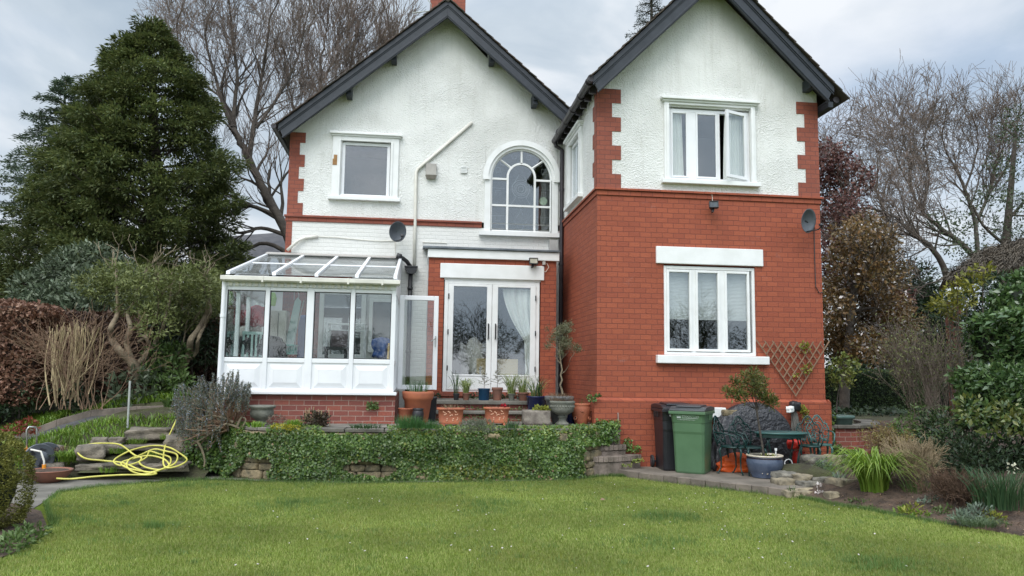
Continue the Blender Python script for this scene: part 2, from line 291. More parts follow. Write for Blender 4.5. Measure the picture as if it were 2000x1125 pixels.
L_BUD = leafm('twig_bud', [(0.12, 0.085, 0.06), (0.17, 0.12, 0.08)], 0.8, 0.2, 0.3)
L_DEAD = leafm('dead_leaf', [(0.12, 0.07, 0.04), (0.20, 0.13, 0.08), (0.30, 0.22, 0.14)], 0.8, 0.1, 0.3)
L_SHR = leafm('potted_shrub_leaf', [(0.075, 0.11, 0.03), (0.12, 0.15, 0.035), (0.16, 0.15, 0.04), (0.10, 0.10, 0.035)], 0.4, 0.2, 0.5, 5)

# ------------------------------------------------------------------ helpers
def tag(o, label=None, cat=None, group=None, kind=None):
    if label: o['label'] = label
    if cat: o['category'] = cat
    if group: o['group'] = group
    if kind: o['kind'] = kind
    return o
def thing(name, label, cat, loc=(0, 0, 0), group=None):
    o = bpy.data.objects.new(name, None); COL.objects.link(o)
    o.location = Vector([float(v) for v in loc]); o.empty_display_size = 0.2
    return tag(o, label, cat, group)
def wloc(o):
    v = Vector((0, 0, 0))
    while o is not None: v = v + o.location; o = o.parent
    return v
def link(me, name, parent, loc):
    o = bpy.data.objects.new(name, me); COL.objects.link(o)
    if parent is not None: o.parent = parent
    elif loc is not None: o.location = Vector([float(v) for v in loc])
    return o
def copy_tree(o, parent=None):
    c = o.copy(); COL.objects.link(c); c.parent = parent
    for ch in list(o.children): copy_tree(ch, c)
    return c

class MB:
    def __init__(s): s.v = []; s.f = []
    def poly(s, pts):
        n = len(s.v); s.v += [tuple(float(c) for c in p) for p in pts]; s.f.append(tuple(range(n, n+len(pts)))); return s
    def box(s, x0, x1, y0, y1, z0, z1):
        n = len(s.v)
        s.v += [(x0, y0, z0), (x1, y0, z0), (x1, y1, z0), (x0, y1, z0), (x0, y0, z1), (x1, y0, z1), (x1, y1, z1), (x0, y1, z1)]
        s.f += [tuple(n+i for i in q) for q in ((0, 3, 2, 1), (4, 5, 6, 7), (0, 1, 5, 4), (1, 2, 6, 5), (2, 3, 7, 6), (3, 0, 4, 7))]
        return s
    def prism(s, pts, d):
        n = len(s.v); k = len(pts); d = np.array(d, float)
        s.v += [tuple(float(c) for c in p) for p in pts] + [tuple(np.array(p, float)+d) for p in pts]
        s.f.append(tuple(range(n+k-1, n-1, -1))); s.f.append(tuple(range(n+k, n+2*k)))
        for i in range(k):
            j = (i+1) % k; s.f.append((n+i, n+j, n+k+j, n+k+i))
        return s
    def tube(s, pts, r, n=8, cap=True, closed=False):
        P = np.array(pts, float); k = len(P)
        rr = np.full(k, r, float) if np.isscalar(r) else np.array(r, float)
        T = np.gradient(P, axis=0)
        if closed: T = np.roll(P, -1, 0)-np.roll(P, 1, 0)
        T /= np.maximum(np.linalg.norm(T, axis=1), 1e-9)[:, None]
        u = np.cross(T[0], (0, 0, 1.0) if abs(T[0][2]) < 0.9 else (1.0, 0, 0)); u /= np.linalg.norm(u)
        base = len(s.v); a = np.arange(n)*2*math.pi/n
        for i in range(k):
            u = u-T[i]*(u@T[i]); u /= max(np.linalg.norm(u), 1e-9); v = np.cross(T[i], u)
            ring = P[i]+rr[i]*(np.cos(a)[:, None]*u+np.sin(a)[:, None]*v)
            s.v += [tuple(q) for q in ring]
        for i in range(k if closed else k-1):
            i2 = (i+1) % k
            for j in range(n):
                j2 = (j+1) % n
                s.f.append((base+i*n+j, base+i*n+j2, base+i2*n+j2, base+i2*n+j))
        if cap and not closed:
            s.f.append(tuple(base+j for j in range(n-1, -1, -1))); s.f.append(tuple(base+(k-1)*n+j for j in range(n)))
        return s
    def lathe(s, prof, c=(0, 0, 0), n=28, sx=1.0, sy=1.0, sq=0.0):
        base = len(s.v); k = len(prof)
        for r, z in prof:
            for j in range(n):
                a = 2*math.pi*j/n; ca, sa = math.cos(a), math.sin(a)
                f = 1.0
                if sq: f = (1-sq)+sq/max(abs(ca), abs(sa))
                s.v.append((c[0]+r*sx*f*ca, c[1]+r*sy*f*sa, c[2]+z))
        for i in range(k-1):
            for j in range(n):
                j2 = (j+1) % n
                s.f.append((base+i*n+j, base+i*n+j2, base+(i+1)*n+j2, base+(i+1)*n+j))
        s.f.append(tuple(base+j for j in range(n-1, -1, -1))); s.f.append(tuple(base+(k-1)*n+j for j in range(n)))
        return s
    def xf(s, M_, start=0):
        for i in range(start, len(s.v)): s.v[i] = tuple(M_ @ Vector(s.v[i]))
        return s
    def build(s, name, mat, parent=None, loc=None, smooth=False, bevel=0.0):
        off = wloc(parent) if parent is not None else Vector([float(q) for q in (loc if loc is not None else (0, 0, 0))])
        me = bpy.data.meshes.new(name)
        me.from_pydata([(p[0]-off.x, p[1]-off.y, p[2]-off.z) for p in s.v], [], s.f)
        me.materials.append(mat)
        if smooth: me.polygons.foreach_set('use_smooth', [True]*len(me.polygons))
        me.update()
        o = link(me, name, parent, off)
        if bevel:
            b = o.modifiers.new('bevel', 'BEVEL'); b.width = bevel; b.segments = 2; b.limit_method = 'ANGLE'; b.angle_limit = R(40)
        return o

def npmesh(name, V, faces, mats, parent=None, loc=None, smooth=False, midx=None):
    """faces: list of (n,k) index arrays"""
    off = np.array(wloc(parent)) if parent is not None else np.array(loc if loc is not None else (0, 0, 0), float)
    V = np.asarray(V, float).reshape(-1, 3)-off
    me = bpy.data.meshes.new(name)
    me.vertices.add(len(V)); me.vertices.foreach_set('co', V.ravel().astype(np.float32))
    idx = np.concatenate([f.ravel() for f in faces]); tot = np.concatenate([np.full(len(f), f.shape[1]) for f in faces])
    st = np.concatenate([[0], np.cumsum(tot)[:-1]])
    me.loops.add(len(idx)); me.loops.foreach_set('vertex_index', idx.astype(np.int32))
    me.polygons.add(len(tot)); me.polygons.foreach_set('loop_start', st.astype(np.int32))
    if not isinstance(mats, (list, tuple)): mats = [mats]
    for m in mats: me.materials.append(m)
    if midx is not None: me.polygons.foreach_set('material_index', np.asarray(midx, np.int32))
    if smooth: me.polygons.foreach_set('use_smooth', np.ones(len(tot), bool))
    me.update(calc_edges=True); me.validate()
    return link(me, name, parent, off if parent is None else None)
def nrm(a):
    return a/np.maximum(np.linalg.norm(a, axis=-1, keepdims=True), 1e-9)
def rdir(n, up=0.0):
    d = RNG.normal(0, 1, (n, 3)); d = nrm(d); d[:, 2] += up; return nrm(d)
def leafgeo(P, D, Nn, Ln, Wd, fold=0.12):
    D = nrm(D); s = nrm(np.cross(D, Nn)); n2 = np.cross(s, D)
    Ln = np.broadcast_to(Ln, (len(P),))[:, None]; Wd = np.broadcast_to(Wd, (len(P),))[:, None]
    mid = P+D*Ln*0.45+n2*Ln*fold
    return np.stack([P, mid+s*Wd/2, P+D*Ln, mid-s*Wd/2], 1)
def leaves(name, P, D, Nn, Ln, Wd, mat, parent=None, loc=None, fold=0.12, midx=None):
    V = leafgeo(P, D, Nn, Ln, Wd, fold); n = len(P)
    return npmesh(name, V, [np.arange(n*4).reshape(n, 4)], mat, parent, loc, midx=midx)
def bladegeo(P, H, lean, Wd, segs=2, droop=0.0):
    """strap leaves: P base, H height, lean = horizontal vector at the tip"""
    n = len(P); H = np.broadcast_to(H, (n,)); Wd = np.broadcast_to(Wd, (n,))
    side = nrm(np.stack([-lean[:, 1], lean[:, 0], np.zeros(n)], 1)+1e-6*RNG.normal(size=(n, 3)))
    a = RNG.uniform(0, math.pi, n); fl = RNG.uniform(0.3, 1, n)
    rs = np.stack([np.cos(a), np.sin(a), np.zeros(n)], 1); side = nrm(side*fl[:, None]+rs*(1-fl)[:, None])
    rings = []
    for k in range(segs+1):
        t = k/segs
        c = P+lean*(t**1.7)+np.array([0, 0, 1.0])*(H*(t-droop*t**3))[:, None]
        wdt = (Wd*(1-t**2)*0.5)[:, None]
        if k < segs: rings += [c-side*wdt, c+side*wdt]
        else: rings.append(c)
    V = np.stack(rings, 1); m = V.shape[1]; b = (np.arange(n)*m)[:, None]
    F = [np.concatenate([b+2*k, b+2*k+1, b+2*k+3, b+2*k+2], 1) for k in range(segs-1)]
    q = np.concatenate(F, 0) if F else np.zeros((0, 4), int)
    tri = np.concatenate([b+2*(segs-1), b+2*segs-1, b+2*segs], 1)
    return V, ([q] if len(q) else [])+[tri]
def blades(name, P, H, lean, Wd, mat, parent=None, loc=None, segs=2, droop=0.0):
    V, F = bladegeo(P, H, lean, Wd, segs, droop)
    return npmesh(name, V, F, mat, parent, loc)
def hlean(n, lo, hi):
    a = RNG.uniform(0, 2*math.pi, n); r = RNG.uniform(lo, hi, n)
    return np.stack([np.cos(a)*r, np.sin(a)*r, np.zeros(n)], 1)
def tuft(name, c, n, h, spread, width, mat, parent=None, loc=None, segs=4, droop=0.35, rad=0.05):
    a = RNG.uniform(0, 2*math.pi, n); r = rad*np.sqrt(RNG.uniform(0, 1, n))
    P = np.array(c)+np.stack([np.cos(a)*r, np.sin(a)*r, np.zeros(n)], 1)
    a2 = a+RNG.normal(0, 0.5, n); s = RNG.uniform(0.15, 1, n)*spread
    le = np.stack([np.cos(a2)*s, np.sin(a2)*s, np.zeros(n)], 1)
    return blades(name, P, RNG.uniform(0.6, 1.05, n)*h, le, width*RNG.uniform(0.7, 1.2, n), mat, parent, loc, segs, droop)

# bare wood: lists of (points, radii) turned into one mesh
def woodmesh(name, lines, mat, parent=None, loc=None):
    Vs = []; Fs = []; base = 0
    for P, r in lines:
        P = np.asarray(P, float); k = len(P); rm = r[0]
        n = 3 if rm < 0.02 else (5 if rm < 0.07 else 9)
        T = np.gradient(P, axis=0); T = nrm(T)
        ref = np.array([0, 0, 1.0]) if abs(T[0][2]) < 0.8 else np.array([1.0, 0, 0])
        u = nrm(np.cross(T, ref)); v = np.cross(T, u)
        a = np.arange(n)*2*math.pi/n
        ring = P[:, None]+np.asarray(r)[:, None, None]*(np.cos(a)[None, :, None]*u[:, None]+np.sin(a)[None, :, None]*v[:, None])
        Vs.append(ring.reshape(-1, 3))
        i = np.arange(k-1)[:, None]*n; j = np.arange(n)[None, :]; j2 = (j+1) % n
        Fs.append(np.stack([base+i+j, base+i+j2, base+i+n+j2, base+i+n+j], -1).reshape(-1, 4)); base += k*n
    return npmesh(name, np.concatenate(Vs), [np.concatenate(Fs)], mat, parent, loc, smooth=True)
def grow(out, p, d, Ln, r, lev, mx_, rng, up=0.08, wob=0.12, ang=0.6, kids=(4, 6), shrink=(0.5, 0.75), tips=None, rmin=0.006, lo=0.3):
    n = 6 if lev == 0 else (5 if lev < mx_-1 else 3)
    pts = [p]; dirs = [d]
    for i in range(n):
        d = d+rng.normal(0, wob, 3); d[2] += up; d = d/np.linalg.norm(d)
        p = p+d*Ln/n; pts.append(p); dirs.append(d)
    re = r*(0.5 if lev < mx_ else 0.5)
    rad = np.maximum(np.linspace(r, re, n+1), rmin); out.append((np.array(pts), rad))
    if lev >= mx_:
        if tips is not None: tips.append((pts[-1], d)); tips.append((pts[1], d))
        return
    k = rng.integers(kids[0], kids[1]+1)
    for c in range(k):
        t = 1.0 if c == 0 else rng.uniform(lo, 1.0)
        i = min(n, int(round(t*n))); dd = dirs[i]
        ax = rng.normal(0, 1, 3); ax -= dd*(ax@dd); ax /= max(np.linalg.norm(ax), 1e-6)
        a = (0.25 if c == 0 else ang)*rng.uniform(0.7, 1.3)
        nd = dd*math.cos(a)+ax*math.sin(a)
        grow(out, pts[i], nd, Ln*rng.uniform(*shrink), max(rmin, np.interp(t, [0, 1], [r, re])*(0.8 if c == 0 else 0.55)), lev+1, mx_, rng, up, wob, ang, kids, shrink, tips, rmin, lo)

def ellip(c, rad, n, shell=0.0):
    d = nrm(RNG.normal(0, 1, (n, 3))); u = RNG.uniform(shell, 1, n)**(1/3 if shell == 0 else 0.7)
    return np.array(c)+d*np.array(rad)*u[:, None], d
def clumps(centres, radii, per, shell=0.55):
    """leaf points gathered in clumps; returns points and outward directions"""
    Ps = []; Ds = []
    for c, r in zip(centres, radii):
        n = int(per)
        p, d = ellip(c, r, max(6, n), shell); Ps.append(p); Ds.append(d)
    return np.concatenate(Ps), np.concatenate(Ds)
def leafset(P, D, jit=0.7, up=0.2):
    n = len(P); dr = nrm(D+RNG.normal(0, jit, (n, 3))+np.array([0, 0, up])); nn = nrm(D+RNG.normal(0, 0.6, (n, 3))+np.array([0, 0, 0.5]))
    return dr, nn
def crown(name, centres, radii, per, size, wid, mat, parent=None, loc=None, shell=0.55, jit=0.7, up=0.2, fold=0.12, midx=None):
    P, D = clumps(centres, radii, per, shell); dr, nn = leafset(P, D, jit, up)
    s = RNG.uniform(0.7, 1.25, len(P))
    return leaves(name, P, dr, nn, size*s, wid*s, mat, parent, loc, fold)

def rockmesh(c, dims, seed, rot=0.0, flat=0.35, amp=0.16, sub=3):
    bm = bmesh.new(); bmesh.ops.create_cube(bm, size=2)
    bmesh.ops.subdivide_edges(bm, edges=bm.edges[:], cuts=sub+2, use_grid_fill=True)
    mb = MB(); rz = Matrix.Rotation(rot, 3, 'Z')
    for v in bm.verts:
        p = v.co.copy(); q = p.normalized()*1.25; p = p.lerp(q, flat)
        nz = mnoise.noise(p*1.3+Vector((seed*7.1, seed*3.3, seed)))*amp*1.6 + mnoise.noise(p*3.5+Vector((seed, 0, 0)))*amp*0.6
        p = p*(1+nz); p = Vector((p.x*dims[0]/2, p.y*dims[1]/2, p.z*dims[2]/2)); p = rz @ p
        v.co = p+Vector([float(k) for k in c])
    bm.verts.index_update()
    mb.v = [tuple(v.co) for v in bm.verts]; mb.f = [tuple(v.index for v in f.verts) for f in bm.faces]
    bm.free(); return mb
def stone(name, label, c, dims, seed, rot=0.0, mat=None, flat=0.35, amp=0.16, cat='stone', group=None):
    o = rockmesh(c, dims, seed, rot, flat, amp).build(name, mat or STONE, None, loc=(c[0], c[1], c[2]-dims[2]/2), smooth=True)
    return tag(o, label, cat, group)
def inpoly(P, poly):
    x, y = P[:, 0], P[:, 1]; ins = np.zeros(len(P), bool); j = len(poly)-1
    for i in range(len(poly)):
        xi, yi = poly[i][:2]; xj, yj = poly[j][:2]
        c = ((yi > y) != (yj > y)) & (x < (xj-xi)*(y-yi)/(yj-yi+1e-12)+xi); ins ^= c; j = i
    return ins
def sheet(name, pts, z, mat, kind='structure'):
    mb = MB(); mb.poly([(p[0], p[1], z) for p in pts]); o = mb.build(name, mat); return tag(o, kind=kind)
# ------------------------------------------------------------------ ground
def lawnm():
    m, t, bs, o = newmat('lawn_turf'); p = gpos(t)
    f = tnoise(t, p, 0.8, 6, 0.65); f2 = tnoise(t, p, 14, 4)
    c = ramp(t, f, [(0.32, (0.10, 0.155, 0.018)), (0.5, (0.14, 0.19, 0.024)), (0.68, (0.20, 0.21, 0.04))])
    c = mixc(t, ramp(t, f2, [(0.4, (0.55,)*3), (0.65, (0,)*3)]), c, (0.05, 0.075, 0.014))
    t.links.new(c, bs.inputs['Base Color']); bs.inputs['Roughness'].default_value = 0.95; bs.inputs['Specular IOR Level'].default_value = 0.1
    bumpn(t, bs, tnoise(t, p, 60, 4), 0.9, 0.03); return m
TURF = lawnm()
BANKM = pm('bank_soil', (0.06, 0.065, 0.025), (0.035, 0.03, 0.016), 3, 0.95, 0.8, 20, dist=0.04)
sheet('lawn', [(-200, -200), (200, -200), (200, 300), (-200, 300)], 0.0, TURF)

_px = [-9.0, -7.5, -6.36, -5.24, -4.4, -3.0]; _pz = [0.15, 0.22, 0.475, 0.86, 0.95, 0.97]
def pathz(X): return np.interp(X, _px, _pz)
def hb(X, Y):
    z = pathz(X); s = np.clip((Y-11.95)/2.1, 0, 1); s = s*s*(3-2*s)*0.4+s*0.6
    f = s*(z-0.05)
    f = np.where(Y > 14.05, z-0.06, f)
    k = np.clip((Y-14.85)/0.1, 0, 1); f = f+k*0.14
    return f+np.clip((Y-15)/3, 0, 1)*(1.15-z)*0.9
def gridmesh(name, x0, x1, nx, y0, y1, ny, fz, mat, kind='structure'):
    xs = np.linspace(x0, x1, nx); ys = np.linspace(y0, y1, ny); X, Y = np.meshgrid(xs, ys); Z = fz(X, Y)
    V = np.stack([X, Y, Z], -1).reshape(-1, 3); i = np.arange(ny-1)[:, None]*nx+np.arange(nx-1)[None, :]
    F = np.stack([i, i+1, i+nx+1, i+nx], -1).reshape(-1, 4)
    return tag(npmesh(name, V, [F], mat, smooth=True), kind=kind)
gridmesh('bank', -16, -3.05, 90, 12.0, 18.5, 90, lambda X, Y: hb(X, Y)+0.02*np.sin(X*7+Y*5)*np.sin(Y*9)*(Y < 14), BANKM)
sheet('upper_ground', [(-80, 18.4), (-2.8, 18.4), (-2.8, 120), (-80, 120)], 1.05, BANKM)
sheet('side_garden', [(7.2, 13.3), (7.9, 13.32), (8.5, 13.75), (8.9, 14.6), (9.0, 15.0), (80, 15.0), (80, 120), (7.0, 120)], 0.70, BANKM)
# flagstones between lawn and bank / foot of the wall
pv = [gz(*q) for q in [(40, 1010), (80, 985), (110, 962), (200, 950), (330, 940), (430, 938), (520, 941), (700, 944), (900, 942), (1100, 938), (1190, 930)]]
pvb = [(3.2, 12.9, 0), (-3.0, 13.1, 0), (-5.6, 12.6, 0), (-7.0, 12.6, 0), (-7, 10, 0)]
sheet('stone_paving', pv+pvb, 0.008, CONC)
# ramp path along the bank, with its raised kerb
ip = [at(60, 876, 13.9), at(89, 864, 14.05), at(155, 835, 14.1), at(222, 822, 14.1), at(289, 813, 14.1), at(345, 811, 14.1), (-3.05, 14.1, 0.97)]
op = [at(20, 872, 14.9), at(35, 861, 14.9), at(111, 832, 14.9), at(178, 813, 14.9), at(267, 806, 14.9), at(330, 804, 14.9), (-3.05, 14.9, 0.99)]
mb = MB()
for i in range(len(ip)-1): mb.poly([ip[i], ip[i+1], op[i+1], op[i]])
tag(mb.build('path', ASPHALT), kind='structure')
mb = MB()
for i in range(len(op)-2):
    a, b = np.array(op[i]), np.array(op[i+1])
    mb.prism([a+(0, -0.02, -0.1), a+(0, 0.10, -0.1), a+(0, 0.10, 0.115), a+(0, -0.02, 0.115)], b-a)
tag(mb.build('path_kerb', KERBM, bevel=0.01), kind='structure')
mb = MB()
for i in range(len(ip)-2):
    a, b = np.array(ip[i]), np.array(ip[i+1])
    mb.prism([a+(0, -0.07, -0.1), a+(0, 0.015, -0.1), a+(0, 0.015, 0.03), a+(0, -0.07, 0.03)], b-a)
tag(mb.build('path_edging', KERBM, bevel=0.01), kind='structure')

# terrace paving behind the retaining wall
WALLC = [(-2.98, 13.1), (-2.90, 12.68), (-2.65, 12.28), (-2.2, 12.03), (-1.6, 11.9), (-0.8, 11.84), (0.0, 11.85), (0.75, 11.9), (1.6, 11.97), (2.3, 12.06), (2.72, 12.2), (2.98, 12.5)]
sheet('terrace', [(x, y+0.15) for x, y in WALLC]+[(3.42, 12.55), (3.42, 13.0), (3.3, 16.2), (-3.3, 16.2)], 0.775, CONC)
# brick patio by the bins, with block kerb
KP = [gz(x, y, 0.10) for x, y in [(1183, 914), (1230, 921), (1300, 930), (1360, 937), (1420, 944), (1480, 950), (1532, 956)]]
PATIO = brickm('patio_paving', (0.20, 0.165, 0.13), (0.15, 0.125, 0.10), (0.09, 0.08, 0.06), 0.21, 0.11, bump=0.3, stain=(0.10, 0.09, 0.07))
PATIO = pm('patio_paving', (0.20, 0.17, 0.14), (0.11, 0.095, 0.075), 2.5, 0.9, 0.5, 24, dist=0.015)
mb = MB(); mb.poly([(p[0], p[1]+0.06, 0.098) for p in KP]+[(8.9, 11.5, 0.098), (9.5, 15.4, 0.098), (7.3, 15.4, 0.098), (7.3, 12.9, 0.098), (2.9, 12.9, 0.098)])
tag(mb.build('patio', PATIO), kind='structure')
mb = MB()
pts = np.array(KP); seg = np.linalg.norm(np.diff(pts, axis=0), axis=1); cum = np.concatenate([[0], np.cumsum(seg)])
nb = int(cum[-1]/0.23)
for i in range(nb):
    s0, s1 = i*cum[-1]/nb+0.004, (i+1)*cum[-1]/nb-0.004
    a = np.array([np.interp(s0, cum, pts[:, k]) for k in range(3)]); b = np.array([np.interp(s1, cum, pts[:, k]) for k in range(3)])
    d = (b-a)/np.linalg.norm(b-a); nn = np.array([-d[1], d[0], 0]); h = 0.002+random.uniform(0, 0.008); o_ = random.uniform(-0.006, 0.006)
    q = [a+nn*o_, b+nn*o_, b+nn*(0.11+o_), a+nn*(0.11+o_)]
    mb.prism([(p[0], p[1], -0.02) for p in q], (0, 0, 0.12+h))
tag(mb.build('patio_kerb', KERBM, bevel=0.008), kind='structure')
# planted bed on the right, gently mounded soil
BEDP = [gz(*q) for q in [(1545, 968), (1620, 984), (1690, 994), (1740, 1004), (1850, 1024), (2000, 1048), (2150, 1078)]]
def bedz(X, Y):
    ex = np.array([p[0] for p in BEDP]); ey = np.array([p[1] for p in BEDP])
    Xe = np.interp(-Y, -ey, ex); d = np.clip(X-Xe, -0.3, 6)
    n = np.vectorize(lambda a, b: mnoise.noise(Vector((a*5, b*5, 0)))*0.03+mnoise.noise(Vector((a*16, b*16, 3)))*0.015)(X, Y)
    z = np.where(d < 0, d*0.4-0.02, 0.012+np.minimum(d*0.22, 0.42)+n*np.clip(d*4, 0, 1))+np.clip((X-8.8)*1.5, 0, 1)*np.clip((Y-12)/3, 0, 1)*0.3
    z = z-0.30*np.clip((Y-11.6)*2, 0, 1)*np.clip((9.0-X)*2, 0, 1)
    return z-1.0*np.clip((Y-10.75-0.35*(X-5.2))*3, 0, 1)*np.clip((7.0-X)*2.5, 0, 1)
gridmesh('soil_bed', 5.2, 16.5, 190, 6.0, 15.3, 160, bedz, SOIL)
_bl = [gz(*q) for q in [(-260, 1140), (-60, 1110), (20, 1085), (70, 1058), (92, 1030), (80, 1000), (30, 985)]]
mb = MB(); mb.poly([(p[0], p[1], 0.012) for p in _bl]+[(-8, 10.2, 0.012), (-8, 6.5, 0.012)]); tag(mb.build('soil_bed', SOIL), kind='structure')

# ------------------------------------------------------------------ house
HOUSE = thing('house', 'white roughcast and red brick house with two steep dark gables', 'house', (0.2, 16, 0.7))
def wall_sheet(mb, x0, x1, z0, z1, holes, y, depth=0.14):
    xs = sorted({x0, x1, *[h[0] for h in holes], *[h[1] for h in holes]}); zs = sorted({z0, z1, *[h[2] for h in holes], *[h[3] for h in holes]})
    for i in range(len(xs)-1):
        for j in range(len(zs)-1):
            cx, cz = (xs[i]+xs[i+1])/2, (zs[j]+zs[j+1])/2
            if any(h[0] < cx < h[1] and h[2] < cz < h[3] for h in holes): continue
            mb.poly([(xs[i], y, zs[j]), (xs[i+1], y, zs[j]), (xs[i+1], y, zs[j+1]), (xs[i], y, zs[j+1])])
    for a, b, c, d in holes:
        y2 = y+depth
        mb.poly([(a, y, c), (b, y, c), (b, y2, c), (a, y2, c)]); mb.poly([(a, y, d), (a, y2, d), (b, y2, d), (b, y, d)])
        mb.poly([(a, y, c), (a, y2, c), (a, y2, d), (a, y, d)]); mb.poly([(b, y, c), (b, y, d), (b, y2, d), (b, y2, c)])
    return mb
def sideways(X0, flip=1):       # local (u, depth, z) -> wall facing -X at X0
    return Matrix(((0, 1, 0, X0), (1, 0, 0, 0), (0, 0, 1, 0), (0, 0, 0, 1)))
def frame_bars(mb, x0, x1, z0, z1, y0, y1, w_):
    mb.box(x0, x0+w_, y0, y1, z0, z1); mb.box(x1-w_, x1, y0, y1, z0, z1)
    mb.box(x0+w_, x1-w_, y0, y1, z0, z0+w_); mb.box(x0+w_, x1-w_, y0, y1, z1-w_, z1); return mb
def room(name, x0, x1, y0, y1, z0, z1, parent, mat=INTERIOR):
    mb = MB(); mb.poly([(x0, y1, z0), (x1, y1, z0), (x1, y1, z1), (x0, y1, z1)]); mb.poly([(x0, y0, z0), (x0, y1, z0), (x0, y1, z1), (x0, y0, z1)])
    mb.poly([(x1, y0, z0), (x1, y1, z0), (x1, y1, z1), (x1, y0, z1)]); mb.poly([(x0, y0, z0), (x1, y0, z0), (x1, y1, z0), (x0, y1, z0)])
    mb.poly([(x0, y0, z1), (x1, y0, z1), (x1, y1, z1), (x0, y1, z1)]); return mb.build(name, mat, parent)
def curtain(name, top, bot, y, parent, amp=0.025, waves=7, mat=CURTAIN, zt=0, zb=0, bulge=None):
    """hanging cloth between a top span and a bottom span (x0, x1)"""
    nu, nv = 60, 14; V = []
    for j in range(nv+1):
        t = j/nv; s = t if bulge is None else t**bulge
        a = top[0]+(bot[0]-top[0])*s; b = top[1]+(bot[1]-top[1])*s
        for i in range(nu+1):
            u = i/nu; V.append((a+(b-a)*u, y+amp*math.sin(u*waves*2*math.pi+0.8*math.sin(t*3))*(0.6+0.4*t)+amp*0.5*math.sin(u*17), zt+(zb-zt)*t))
    n = nu+1; F = np.array([(j*n+i, j*n+i+1, (j+1)*n+i+1, (j+1)*n+i) for j in range(nv) for i in range(nu)])
    return npmesh(name, np.array(V), [F], mat, parent, smooth=True)

MX0, MX1, MY = -2.72, 3.06, 16.0
RX, RZ, MS = 0.46, 9.42, 0.862           # main ridge and slope (top of bargeboards)
def mz(x): return RZ-MS*abs(x-RX)
# upper roughcast wall with the gable
mb = MB()
LWH = (-1.66, -0.64, 5.22, 6.44); ARH = (1.36, 2.92, 4.58, 6.55)
wall_sheet(mb, MX0, MX1, 4.78, 6.45, [LWH, (1.36, 2.92, 4.78, 6.45)], MY, 0.14)
mb.poly([(MX0, MY, 6.45), (1.36, MY, 6.45), (1.36, MY, 6.55), (1.36, MY, 8.4), (RX, MY, RZ-0.1), (MX0, MY, mz(MX0)-0.1)])
mb.poly([(1.36, MY, 6.55), (2.92, MY, 6.55), (2.92, MY, mz(2.92)-0.1), (1.36, MY, mz(1.36)-0.1)])
mb.poly([(2.92, MY, 6.45), (MX1, MY, 6.45), (MX1, MY, mz(MX1)-0.1), (2.92, MY, mz(2.92)-0.1)])
AC, AR, AZ = 2.135, 0.80, 5.755
for sgn in (-1, 1):             # spandrels above the arch
    prev = None
    for k in range(13):
        a = math.pi/2*k/12; x = AC+sgn*0.70*math.cos(a); z = AZ+0.70*math.sin(a); xe = AC+sgn*0.78
        cur = (x, MY, z)
        if prev: mb.poly([prev, cur, (xe, MY, z), (xe, MY, prev[2])])
        prev = cur
    mb.poly([(AC, MY, AZ+0.70), (AC+sgn*0.78, MY, AZ+0.70), (AC+sgn*0.78, MY, 6.55), (AC, MY, 6.55)])
    mb.poly([(AC+sgn*0.65, MY, 4.6), (AC+sgn*0.78, MY, 4.6), (AC+sgn*0.78, MY, AZ), (AC+sgn*0.65, MY, AZ)])
mb.build('upper_wall', RENDER, HOUSE)
# lower painted brick wall
mb = MB(); wall_sheet(mb, MX0, 0.2, 0.7, 4.66, [], MY); wall_sheet(mb, 0.2, MX1, 3.9, 4.66, [ (1.45, 2.82, 4.58, 4.66)], MY); wall_sheet(mb, 2.72, MX1, 0.7, 3.9, [], MY)
mb.build('lower_wall', WHITEBRICK, HOUSE)
mb = MB(); mb.box(MX0-0.03, 1.30, MY-0.022, MY+0.05, 4.66, 4.745); mb.box(MX0-0.05, 1.30, MY-0.055, MY+0.05, 4.745, 4.79)
mb.box(2.97, MX1-0.02, MY-0.022, MY+0.05, 4.5, 4.745); mb.box(2.97, MX1-0.02, MY-0.055, MY+0.05, 4.745, 4.79)
mb.build('string_course', REDQ, HOUSE, bevel=0.006)
# other walls closing the block
mb = MB(); mb.poly([(MX0, MY, 0.7), (MX0, 24, 0.7), (MX0, 24, 6.55), (MX0, MY, 6.55)]); mb.poly([(MX0, 24, 0.7), (7.13, 24, 0.7), (7.13, 24, 6.6), (RX, 24, RZ-0.1), (MX0, 24, 6.55)])
mb.poly([(7.13, 12.8, 4.8), (7.13, 24, 4.8), (7.13, 24, 6.6), (7.13, 12.8, 6.6)])
mb.build('rear_wall', RENDER, HOUSE)
# quoins
mb = MB(); z = 4.79; k = 0
while z < 6.5:
    z2 = min(z+0.255, 6.54); mb.box(MX0-0.006, MX0+(0.31 if k % 2 == 0 else 0.20), MY-0.010, MY+0.05, z, z2); z = z2; k += 1
mb.box(MX0-0.006, MX0+0.115, MY-0.008, MY+0.05, 0.7, 4.655)
mb.build('quoin', REDQ, HOUSE)
